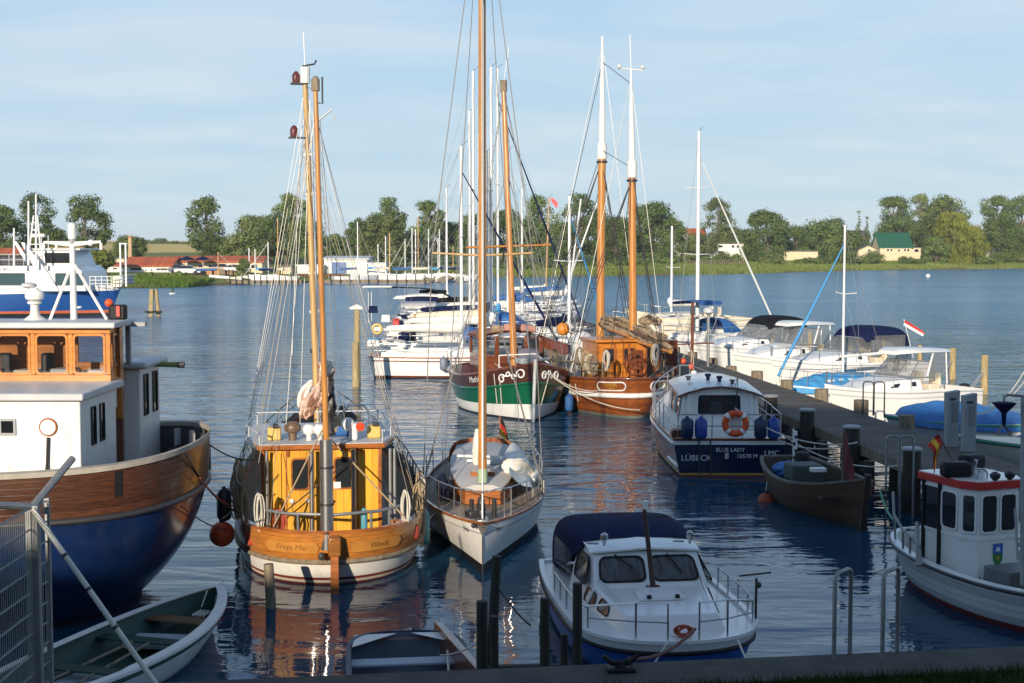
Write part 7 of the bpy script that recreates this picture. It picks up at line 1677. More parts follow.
# deckhouse
MB_or = mat('orange_varnish', (.48, .17, .025), .3, .3, 3.0, stretch=(1, 1, 5), coat=.3)
c = W(622, 380, 51.8); cyaw = -t.rotation_euler.z
dh = MB().box((c.x, c.y + .9, 1.65), (1.95, 1.8, 1.7), rz=0).build('deckhouse', MB_or, t, bev=.03)
MB().box((c.x, c.y + .85, 2.55), (2.15, 2.1, .10)).build('roof', MB_or, dh, bev=.03)
for u in (-.72, .02): window(dh, [(c.x + u, c.y - .005, 1.75), (c.x + u + .5, c.y - .005, 1.75), (c.x + u + .5, c.y - .005, 2.3), (c.x + u, c.y - .005, 2.3)], M_varn, M_glassd, .05, .03, .06, out=(0, -1, 0))
MB().box((c.x + .55, c.y - .02, 1.5), (.5, .04, 1.4)).build('door', M_mahog, dh, bev=.01)
for x in (-.95, -.3, .25, .9): MB().box((c.x + x, c.y - .015, 1.65), (.06, .05, 1.68)).build('batten', M_varn, dh)
mb = MB(); wc = Vector((c.x + .30, c.y - .55, 1.72)); torus(mb, wc, .38, .035, 'Y', 24, 6); torus(mb, wc, .2, .025, 'Y', 18, 6)
for k in range(8): a = PI * k / 4; mb.tube([wc, wc + Vector((.5 * math.cos(a), 0, .5 * math.sin(a)))], .02, 5)
mb.build('ships_wheel', M_mahog, t, smooth=60)
MB().box((c.x + .3, c.y - .4, 1.3), (.2, .2, .7)).build('wheel_stand', M_varn, t, bev=.02)
c2 = W(660, 370, 53.5); MB().box((c2.x, c2.y, 1.75), (.9, 1.4, 1.5)).build('companionway', M_mahog, t, bev=.03)
MB().box((c2.x - .1, c2.y - 1.0, 1.3), (.5, .4, .5)).build('deck_chest', M_pile, t, bev=.03)
# masts: varnished lower masts with white topmasts
for nm, (bx, by, Yb), (mx_, my_, ), (tx, ty), wdt in (('main_mast', (600, 352, 56), (602, 150), (602.5, 36), .17), ('mizzen_mast', (633.5, 372, 52.5), (632, 168), (631, 70), .155)):
    a_, m_, b_ = W(bx, by, Yb), W(mx_, my_, Yb + .1), W(tx, ty, Yb + .2); a_.z = .9
    lm = mast(t, a_, m_, wdt, wdt * .92, M_mast, nm, 12)
    MB().tube([m_ + Vector((0, 0, -.35)), m_ + Vector((0, 0, .25))], wdt * 1.15, 12).build('mast_band', M_white2, lm)
    MB().tube([m_ + Vector((0, 0, -.5)), m_ + Vector((0, 0, -.42))], wdt * 1.3, 12).build('dark_band', M_dark, lm)
    tm_ = MB().tube([m_, m_.lerp(b_, .3), b_], [wdt * .75, wdt * .72, .04], 10).build('topmast', M_white2, lm, smooth=60)
    if nm == 'mizzen_mast':
        MB().tube([b_ + Vector((-.45, 0, .05)), b_ + Vector((.45, 0, .0))], .025, 6).build('wind_gear', M_white, tm_)
        for x in (-.45, .45): MB().ball(b_ + Vector((x, 0, .12)), .09, 8).build('wind_sensor', M_lgrey, tm_)
        MB().tube([b_, b_ + Vector((-.05, 0, 1.3))], .014, 5).build('aerial', M_white, tm_)
    for s_ in (-1, 1):
        tt0 = (a_.y + L / 2) / L
        rig(t, [(h.p(tt0 + d_, 1, s_), m_ - Vector((0, 0, .4))) for d_ in (-.06, -.03, .01)], .014, M_blackrope, 'shroud')
        rig(t, [(h.p(tt0 - .08, 1, s_), b_ - Vector((0, 0, .3)))], .010, M_wire, 'backstay')
        # lattice of ratlines
        mb = MB(); p0, p1 = h.p(tt0 - .06, 1, s_), h.p(tt0 + .01, 1, s_); tp_ = m_ - Vector((0, 0, .4))
        for k in range(1, 16): mb.tube([p0.lerp(tp_, k * .055), p1.lerp(tp_, k * .055)], .010, 4)
        mb.build('ratlines', M_blackrope, t)
    if nm == 'main_mast': A1, M1, B1 = a_, m_, b_
    else: A2, M2, B2 = a_, m_, b_
rig(t, [(M1, M2), (B1 - Vector((0, 0, 1)), B2 - Vector((0, 0, .5))), (h.p(.99, 1, 1), M1), (h.p(.99, 1, 1), B1 - Vector((0, 0, 1))), (h.p(.9, 1, 1), M1 - Vector((0, 0, 1))), (M2, h.p(.04, 1, 1)), (M2, h.p(.04, 1, -1)), (A2 + Vector((0, 0, 2.2)), M1 - Vector((0, 0, .6)))], .013, M_blackrope, 'stay')
# booms with heavy brown sails stowed on them
for (p0, p1, r_, sd_) in (((601, 323, 55.5), (636, 333, 52.8), .30, 71), ((602, 318, 55.5), (630, 323, 53.3), .22, 72), ((630, 333, 52.4), (672, 349, 49.8), .26, 73), ((634, 327, 52.2), (666, 338, 50.0), .24, 74), ((640, 320, 52), (660, 322, 51), .24, 75)):
    a, b = W(*p0), W(*p1); sailpile(t, [a, a.lerp(b, .25), a.lerp(b, .5), a.lerp(b, .75), b], r_ * .55, [M_tansail, mat('brown_sail', (.08, .055, .04), .9, .35, 6, bump=.6), M_tansail], 'stowed_sail', 7, sd_, r_ * .26, .6)
    q = random.Random(sd_); mb = MB()
    for k in range(3): c_ = a.lerp(b, .2 + .3 * k); mb.tube([c_ + Vector((0, 0, -r_)), c_ + Vector((r_ * .9, -.05, 0)), c_ + Vector((0, 0, r_ * 1.05)), c_ + Vector((-r_ * .9, -.05, 0)), c_ + Vector((0, 0, -r_))], .012, 5)
    mb.build('gaskets', M_tanrope, t)
for p0, p1 in (((602, 326, 55.4), (629, 336, 52.8)), ((634, 340, 52.1), (671, 352, 49.7))): MB().tube([W(*p0), W(*p1)], .07, 8).build('boom', M_mast, t)
bundle(t, [W(650, 318, 52), W(654, 326, 51.6), W(652, 335, 51.5)], [.15, .3, .15], M_sail, 'sail_fold', 78, 10, .4)
q = random.Random(12)
for k in range(16):
    tt = .05 + .5 * q.random(); s_ = -1 if k % 3 else 1; p_ = h.p(tt, 1, s_); p_.x -= s_ * q.uniform(.1, .5)
    hank(t, p_ + Vector((0, 0, .75 + .4 * q.random())), .7, [M_rope, M_tanrope, M_pile, M_grey][k % 4], 80 + k, .14, 'rope_coil', 7)
MB().ball(W(583, 348, 54), .5, 12, sz=1.3).build('white_cover', mat('grey_white_cover', (.5, .52, .55), .7, .1), t, smooth=60)
MB().tube([W(586, 352, 53), W(586, 378, 53)], .2, 9).build('tan_tent', M_tansail, t)
h.railing(t, .55, M_pile, .06, .9, 9, .022, .08, 2)
MB().tube([W(648, 378, 49.4), W(668, 366, 50)], .05, 7).build('tackle', M_dark, t)
round_fender(PY(563, 329, 56), .26, mat('amber_buoy', (.62, .22, .03), .5), 'big orange ball float left of the two-masted ship', line_to=PY(566, 312, 56.5))
bundle(None, [PZ(566, 400, .7), PZ(569, 408, .5), PZ(567, 413, .3)], [.16, .24, .12], M_bluec, 'x', 90, 9, .4) if False else None
fender(PY(569, 403, 50.5), .15, .6, M_bluec, 'blue cloth-covered fender between the green cutter and the two-master', line_to=PY(570, 384, 50.8))
for d, s_ in ((2.6, -1), (3.3, -1)):
    f_ = h.wrap(s_, .7, d, .05, False); rig(t, [(f_(0, .4), f_(-.2, -.25))], .02, M_rope, 'hanging_line')
rope(PY(548, 372, 48.8), PY(604, 390, 49.6), .25, .016, M_rope, 'pale mooring rope from the green cutter bow to the two-master')
rope(PY(549, 374, 48.8), PY(640, 410, 48.6), .3, .016, M_rope, 'second pale rope from the green cutter to the two-master stern')

# ================================================================== yachts on the left side of the jetty
def bowx(y): return JD(y, -2.6)
st = [('white yacht with varnished rail and blue-edged cabin, side on, left of the green cutter', (-6.55, 65.0), (2.4, 65.6), dict(B=2.5, fb=1.05, stripe=M_mahog, hood=None, mast_top=PY(461, 146, 66), mast_t=.53, genoa=M_navy, boomcover=M_sail, foot=M_dark)),
      ('white yacht with long pale boom cover and blue spray hood in the left moorings', (-6.3, 70.0), (4.4, 70.4), dict(B=3.0, fb=1.15, mast_top=PY(491, 67, 71), mast_t=.56, boomcover=M_sail, hood=M_bluec)),
      ('white yacht with dark boom cover and navy bimini in the left moorings', (-6.0, 75.2), (4.0, 75.6), dict(B=3.0, fb=1.1, mast_top=PY(473, 71, 76), mast_t=.44, boomcover=M_navy, hood=M_navy, bimini=None)),
      ('white yacht with bright blue boom cover in the left moorings', (-6.2, 81.0), (4.3, 81.6), dict(B=3.0, fb=1.15, mast_top=PY(497.5, 68, 82), mast_t=.58, genoa=M_navy, boomcover=M_skyblue, hood=M_grey)),
      ('white yacht with a grey hood behind the bright blue boom cover', (-6.4, 87.5), (3.6, 88), dict(B=3.1, fb=1.1, mast_top=PY(469.5, 111, 88), mast_t=.48, boomcover=M_sail, hood=M_grey)),
      ('white yacht with black bimini at the head of the left moorings', (-7.4, 94.5), (3.4, 95), dict(B=3.2, fb=1.2, mast_top=PY(483, 128, 95), mast_t=.55, boomcover=M_blk_canvas, hood=M_blk_canvas, bimini=M_blk_canvas)),
      ('farthest white yacht of the left moorings with a bare slim mast', (-8.2, 103), (1.5, 103.6), dict(B=3.0, fb=1.1, mast_top=PY(446.5, 188, 104), mast_t=.42, boomcover=M_sail, hood=None))]
for lab, s_, b_, kw in st: sailboat(lab, s_, b_, group='yachts on the left side of the jetty', **kw)
st2 = [('white yacht with a blue furled headsail behind the two-masted ship', (1.2, 68.2), (5.0, 73.6), dict(B=2.8, fb=1.1, mast_top=PY(569.5, 196, 70), mast_t=.5, boomcover=M_navy, genoa=M_skyblue)),
       ('white yacht with bare white mast just left of the two-master main mast', (-1.5, 110), (5.5, 112), dict(B=3.0, fb=1.1, mast_top=PY(581, 199, 110), mast_t=.62, boomcover=M_sail)),
       ('white yacht with leaning slim mast beside the two-master main mast', (-2.5, 118), (5.5, 119.5), dict(B=3.0, fb=1.2, mast_top=PY(597, 203, 117), mast_t=.7, boomcover=M_bluec, hood=M_bluec)),
       ('white yacht with a varnished mast and red pennant in the far moorings', (-4, 124), (4.4, 125), dict(B=2.9, fb=1.1, mast_top=PY(549, 197, 124), mast_m=M_mastpale, mast_t=.7, boomcover=M_sail)),
       ('broad white yacht filling the gap right of the green cutter', (-2.6, 78.2), (3.6, 77.2), dict(B=3.3, fb=1.5, mast_top=None, hood=M_bluec))]
st2 += [('white yacht with grey canvas and a radar arch squeezed into the left moorings', (-6.6, 72.4), (2.6, 72.8), dict(B=2.3, fb=1.3, mast_top=PY(479, 135, 73), mast_t=.62, boomcover=M_cream, hood=M_grey, bimini=M_grey)),
        ('white yacht with navy bimini squeezed in behind the dark boom cover', (-6.9, 78.2), (2.8, 78.6), dict(B=2.4, fb=1.35, mast_top=PY(488, 150, 78.5), mast_t=.66, boomcover=M_navy, hood=M_bluec, bimini=M_navy)),
        ('white yacht with pale bimini squeezed in beyond the bright blue cover', (-7.2, 84.4), (2.2, 84.8), dict(B=2.5, fb=1.3, mast_top=PY(508, 150, 84.6), mast_t=.74, boomcover=M_sail, hood=M_sail, bimini=M_sail)),
        ('white yacht with blue hood and slim mast far behind the green cutter', (-5.5, 98.5), (4.4, 99), dict(B=2.7, fb=1.2, mast_top=PY(522, 188, 99), mast_t=.6, boomcover=M_bluec, hood=M_bluec))]
for lab, s_, b_, kw in st2: sailboat(lab, s_, b_, group='yachts behind the two-masted ship', **kw)
pp = PY(550, 197, 124); tpn = MB()
tpn.loft([[pp + Vector((.1, 0, 0)), pp + Vector((.4, .1, -.2)), pp + Vector((.7, 0, -.5))], [pp + Vector((.1, 0, -.4)), pp + Vector((.35, -.1, -.7)), pp + Vector((.6, 0, -1.0))]], False)
solo(tpn, 'pennant', mat('pennant_red', (.6, .12, .12), .8), 'small red pennant at the top of a varnished mast', 'flag')
# clutter in the cockpits on the left moorings
q = random.Random(21)
cl = thing('life_ring', 'yellow horseshoe life ring on the pushpit of a white yacht', 'life ring', tuple(PY(377, 329, 69.6)), .2)
mb = MB(); torus(mb, (0, 0, 0), .22, .07, 'Y', 20, 8); mb.build('ring', mat('yellow_ring', (.62, .45, .16), .5), cl, smooth=70)
MB().box((0, .03, 0), (.36, .08, .2)).build('bracket', M_white, cl, bev=.04)
for k, (px, py, y, w_, m_, lab) in enumerate(((374, 342, 67.5, .9, M_skyblue, 'white box with a blue lid hung on a yacht stern'), (373, 309, 80.5, .8, M_navy, 'navy outboard cover on a yacht stern rail'), (396, 322, 70.4, .5, M_red, 'red bag lying in a yacht cockpit'), (386, 318, 75.8, .7, M_white, 'white instrument pod in a yacht cockpit'), (404, 336, 69.9, .8, M_navy, 'navy cushion in a yacht cockpit'), (395, 330, 70.2, .9, M_white, 'white fish crate in a yacht cockpit'))):
    p_ = PY(px, py, y); bt = thing(['gear_box', 'motor_cover', 'bag', 'pod', 'cushion', 'crate'][k], lab, ['box', 'cover', 'bag', 'pod', 'cushion', 'crate'][k], (p_.x, p_.y, p_.z - .25), q.uniform(-.3, .3))
    w_ *= .7; MB().box((0, 0, .2), (w_, .4, .34), taper=.86).build('body', M_white if k == 0 else m_, bt, bev=.05); MB().box((0, 0, .39), (w_ * .9, .38, .06)).build('lid', m_, bt, bev=.02)
fender(PY(443.5, 364, 63.6), .17, .62, mat('grey_fender', (.16, .18, .24), .5), 'grey-blue fender on the side of the white side-on yacht', line_to=PY(443.5, 352, 63.8))
# a white bent awning frame at the end of the moorings
aw = thing('awning', 'black and white cockpit awning on poles at the end of the left moorings', 'awning', (PY(385, 300, 94).x, 94, 1.0))
for x in (-1.0, 3.0): 
    for y in (-1, 1): MB().tube([(x, y, 0), (x, y, 2.0)], .03, 6).build('pole', M_steel, aw)
cloth_loft(aw, [[Vector((-1.3, y, 2.35)), Vector((.6, y, 2.25)), Vector((.9, y, 2.3)), Vector((3.6, y, 2.2)), Vector((4.6, y, 1.4))] for y in (-1.3, 0, 1.3)], M_blk_canvas, 'awning_cloth', 3, .03)
MB().box((-.4, 0, 2.34), (1.9, 2.6, .06)).build('awning_top', M_white, aw)

# ---- two people in the cockpits
def person(label, loc, rz, pose, top, trousers, cap_=None, hat=None):
    root = thing('person', label, 'person', loc, rz)
    V = pose['v']; E = pose['e']; Rr = pose['r']
    me = bpy.data.meshes.new('body'); me.from_pydata(V, E, []); o = bpy.data.objects.new('body', me); COL.objects.link(o); o.parent = root
    o.modifiers.new('skin', 'SKIN'); sv = me.skin_vertices[0].data
    for i, r_ in enumerate(Rr): sv[i].radius = (r_, r_)
    sv[0].use_root = True
    s_ = o.modifiers.new('sub', 'SUBSURF'); s_.levels = 2; s_.render_levels = 2
    dg = bpy.context.evaluated_depsgraph_get(); m2 = bpy.data.meshes.new_from_object(o.evaluated_get(dg)); o.modifiers.clear(); o.data = m2
    m2.materials.clear()
    for m_ in (M_skin, top, trousers): m2.materials.append(m_)
    for p_ in m2.polygons: p_.material_index = pose['paint'](p_.center); p_.use_smooth = True
    hd = Vector(pose['head']); MB().lathe([(.03, -.12), (.075, -.06), (.088, .02), (.075, .09), (.02, .13)], hd, 12).build('head', M_skin, root, smooth=60)
    MB().lathe([(.095, 0), (.10, .05), (.07, .12), (.02, .14)], hd + Vector((0, -.01, .03)), 12).build('cap' if hat else 'hair', hat or mat('dark_hair', (.03, .02, .015), .8), root, smooth=60)
    MB().ball(hd + Vector((0, .092, 0)), .018, 6).build('nose', M_skin, root)
    return root
stand = dict(v=[(0, 0, .92), (0, .03, 1.15), (0, .06, 1.38), (0, .08, 1.50), (-.1, 0, .88), (-.11, .02, .48), (-.11, -.02, .06), (-.11, .12, .03), (.1, 0, .88), (.11, .02, .48), (.11, -.02, .06), (.11, .12, .03), (-.19, .05, 1.38), (-.25, .10, 1.12), (-.2, .32, 1.0), (.19, .05, 1.38), (.26, .14, 1.14), (.2, .36, 1.12)],
             e=[(0, 1), (1, 2), (2, 3), (0, 4), (4, 5), (5, 6), (6, 7), (0, 8), (8, 9), (9, 10), (10, 11), (2, 12), (12, 13), (13, 14), (2, 15), (15, 16), (16, 17)],
             r=[.15, .14, .15, .06, .1, .07, .05, .045, .1, .07, .05, .045, .07, .05, .035, .07, .05, .035], head=(0, .12, 1.64), paint=lambda c: 0 if (c.z > 1.47 or c.y > .22 and c.z > .9) else 1 if c.z > .92 else 2)
sit = dict(v=[(0, 0, .5), (0, .02, .75), (0, .04, 1.0), (0, .06, 1.12), (-.1, .05, .48), (-.12, .45, .5), (-.12, .46, .08), (-.12, .58, .04), (.1, .05, .48), (.12, .45, .5), (.12, .46, .08), (.12, .58, .04), (-.19, .03, 1.0), (-.24, .1, .74), (-.16, .32, .66), (.19, .03, 1.0), (.24, .1, .74), (.16, .32, .66)],
           e=stand['e'], r=stand['r'], head=(0, .09, 1.26), paint=lambda c: 0 if (c.z > 1.09 or (c.y > .22 and .58 < c.z < .8)) else 1 if c.z > .56 else 2)
p_ = PY(413, 345, 70.6); person('person in a blue top, dark trousers and white cap standing in a yacht cockpit', (p_.x, p_.y, .98), R(-120), stand, M_bluec, mat('dark_trousers', (.015, .018, .03), .8), hat=M_white)
p_ = PY(400, 318, 76.0); person('person with dark hair in a dark shirt sitting in a yacht cockpit', (p_.x, p_.y, .95), R(150), sit, M_navy, mat('pale_trousers', (.4, .36, .28), .8))

# ================================================================== boats on the right side of the jetty
def rb(px, py_row, z): return PZ(px, py_row, z)
sailboat('white yacht with blue canopy and tall white mast, bow away from the jetty', (8.6, 74.5), (14.8, 79.5), B=3.1, fb=1.25, mast_top=PY(699, 131, 76), mast_t=.28, genoa=M_alu, boomcover=None, hood=M_bluec, mast_r=.11, spreaders=2, group='yachts right of the jetty', bimini=M_bluec)
sailboat('white yacht with a slim mast behind the cream motor yacht', (13.0, 93), (6.2, 90), B=2.9, fb=1.1, mast_top=PY(672, 226, 91.5), mast_t=.62, group='yachts right of the jetty', boomcover=M_sail)
cruiser('cream-white motor yacht lying behind the blue-canopied yacht', (14.0, 85.0), (6.6, 83.0), B=3.4, fb=1.9, screen=False, stripe=None, group='motor boats right of the jetty', tall=.5, hullm=M_cream)
cruiser('white motor cruiser with black canvas top folded on its arch', (14.6, 69.2), (8.2, 66.8), B=3.0, fb=1.25, canopy=M_blk_canvas, stripe=None, group='motor boats right of the jetty', swoosh=True)
cruiser('white motor cruiser with tall raked windscreen and cream roof', (14.6, 62.6), (9.3, 60.2), B=2.9, fb=1.25, hardtop=True, stripe=None, group='motor boats right of the jetty', tall=1.3, swoosh=True)
cruiser('white sports cruiser with navy canvas camper top', (16.8, 60.0), (10.3, 56.6), B=2.9, fb=1.3, canopy=M_navy, canopy_open=False, stripe=None, swoosh=True, port=True, group='motor boats right of the jetty')
cruiser('white cuddy boat with white hard top and black outboard', (16.0, 50.6), (10.5, 47.6), B=2.5, fb=1.1, hardtop=True, stripe=None, group='motor boats right of the jetty')
ob = thing('outboard_motor', 'black outboard motor on the stern of the hardtop cuddy boat', 'outboard motor', (16.2, 50.7, .55), .9)
MB().lathe([(.08, -.5), (.08, 0), (.2, .1), (.23, .35), (.18, .5), (.05, .55)], (0, 0, 0), 12).build('cowling', M_black, ob, smooth=50); MB().box((0, .2, .1), (.2, .3, .15)).build('bracket', M_dark, ob)
# slim sailboat under a sky-blue tarp
t, Hq = sailboat('small sailing boat under a sky-blue tarp with a slim white mast', (14.6, 54.6), (9.8, 52.4), B=2.1, fb=.75, mast_top=PY(845, 225, 53.6), mast_t=.52, genoa=M_skyblue, group='small boats right of the jetty', boomcover=None, spreaders=1, mast_r=.05, gen_t=.99)
def tarp(t, Hh, L, m, ridge, t0=.03, t1=.95, seed=3):
    q = random.Random(seed); rows = []
    for i in range(27):
        tt = t0 + (t1 - t0) * i / 26; y = Hh.y(tt, 1); hw = Hh.half(tt, 1) + .05; zs = Hh.sheer(tt); zr = zs + ridge(tt)
        rows.append([Vector((-hw - .01, y, zs - .22)), Vector((-hw, y, zs + .03)), Vector((-hw * .55, y, zs + .5 * (zr - zs) - .08 + (.06 if (i * 7) % 5 < 2 else -.05) + q.uniform(-.04, .04))), Vector((0, y, zr + (.035 if i % 3 == 0 else -.035))), Vector((hw * .55, y, zs + .5 * (zr - zs) - .08 + (.06 if (i * 7) % 5 < 2 else -.05) + q.uniform(-.04, .04))), Vector((hw, y, zs + .03)), Vector((hw + .01, y, zs - .22))])
    return cloth_loft(t, rows, m, 'tarp', seed, .02, cap=True)
tarp(t, Hq, 5, M_skyblue, lambda tt: .75 * math.sin(PI * min(1, tt * 1.1)) ** .6 if tt < .9 else .1)
# open boats under blue tarps, near
for k, (lab, s_, b_, B_, hm_, rg_) in enumerate((('white open boat under a creased blue tarp, nearest on the right of the jetty', (17.6, 43.6), (11.2, 42.6), 2.5, M_white, .62), ('cream boat with green rubbing strake under the end of a blue tarp', (17.4, 38.6), (11.9, 38.0), 2.3, M_cream, .35))):
    t, L = boat('covered_boat', lab, s_, b_, 'tarped boats right of the jetty', 'boat')
    Hq = Hull(L, B_, (.75, .72, .95), .4, 'transom', .85, .42, 2.4, .9, 4, (.84, .86, .35), .6, -.1)
    Hq.shell(t, [(-1, .06, 1, 2), (.06, 1, 0, 5)], [hm_, M_redbrown], 36); Hq.strake(t, .93, .04, mat('green_strake', (.03, .22, .14), .5), n=36)
    Hq.deck(t, .03, hm_); tarp(t, Hq, L, M_blue, lambda tt, r=rg_: .12 + r * math.exp(-((tt - (.66 if r > .5 else .3)) / .28) ** 2), .02, .93 if k == 0 else .6, 7 + k)
# outer mooring piles
for k, (px, pt, pb_, yk) in enumerate(((953, 348, 380, 64), (985, 355, 396, 57.5), (920, 345, 366, 72), (862, 339, 352, 72), (850, 344, 360, 70), (810, 331, 350, 76), (884, 341, 352, 80))):
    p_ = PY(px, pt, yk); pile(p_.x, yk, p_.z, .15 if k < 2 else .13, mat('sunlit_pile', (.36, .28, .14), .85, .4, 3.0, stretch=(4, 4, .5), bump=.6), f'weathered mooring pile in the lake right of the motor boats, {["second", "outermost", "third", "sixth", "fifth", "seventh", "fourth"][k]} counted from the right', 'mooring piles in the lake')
bb = PY(985, 392, 57.3); MB_ = MB().lathe([(.16, -.15), (.24, -.05), (.24, .12), (.12, .2)], (0, 0, 0), 12); o = tag(MB_.build('float', M_black, None, loc=(bb.x - .35, 57.2, bb.z)), 'black float tied at the foot of the outermost mooring pile', 'float')
for a, b, d in (((953, 360, 64), (905, 378, 52), .5), ((985, 368, 57.5), (935, 388, 51), .6), ((985, 372, 57.5), (948, 396, 50.5), .3), ((1024, 372, 40), (960, 410, 37.5), .5), ((1024, 382, 40), (965, 414, 37.3), .3)): rope(PY(*a), PY(*b), d, .016, M_rope, 'thin pale mooring line from a lake pile to the boats right of the jetty', group='lines to the lake piles')
pp = PY(905, 320, 76); mb = MB()
mb.loft([[pp, pp + Vector((.5, .1, -.3)), pp + Vector((1.0, 0, -.65))], [pp + Vector((-.05, 0, -.25)), pp + Vector((.42, .05, -.5)), pp + Vector((.95, 0, -.85))]], False, False, 0)
fg = thing('flag', 'small red and white flag flying over the lake behind the navy camper top', 'flag', (pp.x - .2, 76, .0)); zf = pp.z
o = MB().loft([[Vector((.2, 0, zf)), Vector((.75, .1, zf - .32)), Vector((1.25, 0, zf - .65))], [Vector((.16, 0, zf - .14)), Vector((.7, .06, zf - .45)), Vector((1.22, 0, zf - .76))], [Vector((.12, 0, zf - .28)), Vector((.66, .05, zf - .58)), Vector((1.18, 0, zf - .88))]], False, False, [0, 1]).build('cloth', [M_red, M_white], fg, smooth=60)
MB().tube([(.9, .4, -.4), (.14, 0, zf + .05)], .018, 6).build('staff', M_white, fg)
# ropes from the motor yacht to the jetty
for a, b, d in (((735, 408, 37.2), (857, 443, 34.6), .35), ((770, 436, 36.8), (857, 442, 34.6), .25), ((782, 434, 37), (918, 462, 31.6), .4)): rope(PY(*a), PY(*b), d, .018, M_rope, 'white mooring line from the navy motor yacht to the jetty pile', group='lines from the navy motor yacht')
gp = PY(795, 440, 34.5); gt = thing('depth_gauge', 'white staff gauge board with black marks by the jetty', 'gauge', (gp.x, 34.5, .2))
MB().box((0, 0, .75), (.11, .03, 1.1)).build('board', M_white, gt); MB().box((0, .02, .1), (.09, .03, 1.0)).build('post', M_piledark, gt)
for k in range(6): MB().box((.02 if k % 2 else -.02, -.018, .3 + k * .17), (.06, .008, .07)).build('mark', M_black, gt)
# ================================================================== ferry
M_ferryblue = mat('ferry_blue', (.012, .075, .27), .35, .08, 1.0)
t, L = boat('ferry', 'white and blue passenger ferry with tall windows at the left edge', (-66, 123.5), (-33.2, 121.3), cat='ferry')
FE = t; W = lambda px, py, Y: toL(FE, PY(px, py, Y))
h = Hull(L, 6.5, (2.35, 2.3, 2.75), .8, 'transom', .9, .4, 3.4, .8, 4, (.9, .92, .6), 1.2, .2)
h.shell(t, [(-1, .12, 2, 2), (.12, .21, 3, 1), (.21, .82, 0, 4), (.82, 1, 1, 2)], [M_ferryblue, M_white, M_dark, mat('orange_stripe', (.55, .13, .05), .5)], 40)
h.deck(t, .1, M_lgrey)
def fx(px): return W(px, 300, 119).y
zA, zB, zC = 2.25, 4.1, 4.35
sup = MB().prism([(-2.9, -L / 2 + .5, zA), (-2.9, fx(88), zA), (-2.9, fx(84), zB - .2), (-2.9, fx(78), zC), (-2.9, -L / 2 + .5, zC)], (5.8, 0, 0)).build('saloon', M_white, t, smooth=0, bev=.04)
for s_ in (1,):
    for a, b in ((-30, 27), (56, 87)): 
        n_ = max(1, int((fx(b) - fx(a)) / 1.7))
        for k in range(n_):
            y0_, y1_ = fx(a) + (fx(b) - fx(a)) * (k + .03) / n_, fx(a) + (fx(b) - fx(a)) * (k + .97) / n_
            window(sup, [(s_ * 2.905, y0_, 2.7), (s_ * 2.905, y1_, 2.7), (s_ * 2.905, y1_, 3.75), (s_ * 2.905, y0_, 3.75)], M_dark, mat('teal_glass', (.04, .08, .09), .08, .1), .05, .02, .05, out=(s_, 0, 0))
# slanting white wing over two decks and the bridge
MB().prism([(3.0, fx(30), zA), (3.0, fx(62), zA), (3.0, fx(46), zC), (3.0, fx(27), 6.3), (3.0, fx(24), 6.3), (3.0, fx(36), zC)], (.18, 0, 0)).build('side_wing', M_white, t, smooth=0)
MB().prism([(3.0, fx(16), 6.4), (3.0, fx(19), 6.4), (3.0, fx(33), 4.6), (3.0, fx(30), 4.4)], (.15, 0, 0)).build('side_wing', M_white, t, smooth=0)
br = MB().prism([(-2.3, fx(36), zC), (-2.3, fx(76), zC), (-2.3, fx(70), 5.65), (-2.3, fx(36), 5.65)], (4.6, 0, 0)).build('bridge', M_white, t, smooth=0, bev=.03)
window(br, [(2.31, fx(45), 4.55), (2.31, fx(73), 4.55), (2.31, fx(70), 5.45), (2.31, fx(43), 5.45)], M_dark, M_blackwin, .05, .02, .06, out=(1, 0, 0))
MB().box((0, fx(55), 5.72), (5.0, fx(84) - fx(32), .14)).build('bridge_roof', M_white, br, bev=.03)
lettering(t, 'MECKLENBURG', .42, lambda a, b: Vector((2.93, fx(8) - 1.2 + a, 3.9 + b)), mat('ferry_letters', (.08, .09, .12), .5))
mb = MB()
for hz in (.5, .95): mb.tube([(2.9, -L / 2 + .6, zC + hz), (2.9, fx(40), zC + hz)], .03, 5)
rl = mb.build('deck_railing', M_lgrey, t)
for k in range(14): y_ = -L / 2 + 8 + k * 1.5; 
for k in range(12): MB().tube([(2.9, fx(40) - 1.25 * k, zC), (2.9, fx(40) - 1.25 * k, zC + .95)], .03, 5).build('stanchion', M_lgrey, rl)
MB().box((0, fx(8), zC + .45), (4.2, 7, .7)).build('deck_seats', mat('dark_seats', (.06, .06, .07), .7), t, bev=.05)
mb = MB()
for hz in (.35, .65, .95): mb.tube([(2.4, fx(90), 2.5 + hz), (2.4, fx(112), 2.5 + hz), (1.2, fx(122), 2.6 + hz), (-1.2, fx(122), 2.6 + hz)], .03, 5)
rl = mb.build('bow_railing', M_white, t)
for px in (90, 96, 102, 108, 112): MB().tube([(2.4, fx(px), 2.4), (2.4, fx(px), 3.5)], .035, 5).build('stanchion', M_white, rl)
MB().box((.8, fx(112), 3.0), (.7, .7, 1.0)).build('bow_locker', M_cream, t, bev=.05)
for px, pt in ((36, 194), (28.5, 201), (14, 228)):
    a, b = W(px, 262, 117), W(px, pt, 117); a.z = 4.4; MB().tube([a, b], [.10, .07], 8).build('signal_mast', M_white, t)
a = W(22, 262, 116); 
mb = MB(); 
for dx_ in (-.4, .4): mb.tube([(0, fx(22) + dx_ * 1.6, 4.4), (0, fx(24) + dx_ * .4, 8.6)], .07, 6)
for k in range(6): mb.tube([(0, fx(22) - .6 + .09 * k, 4.9 + .62 * k), (0, fx(23) + .6 - .08 * k, 4.9 + .62 * k)], .05, 5)
lm = mb.build('lattice_mast', M_white, t)
MB().box((0, fx(27), 6.9), (.4, 1.1, .3)).build('radar', mat('pink_white', (.7, .6, .57), .5), lm, bev=.05)
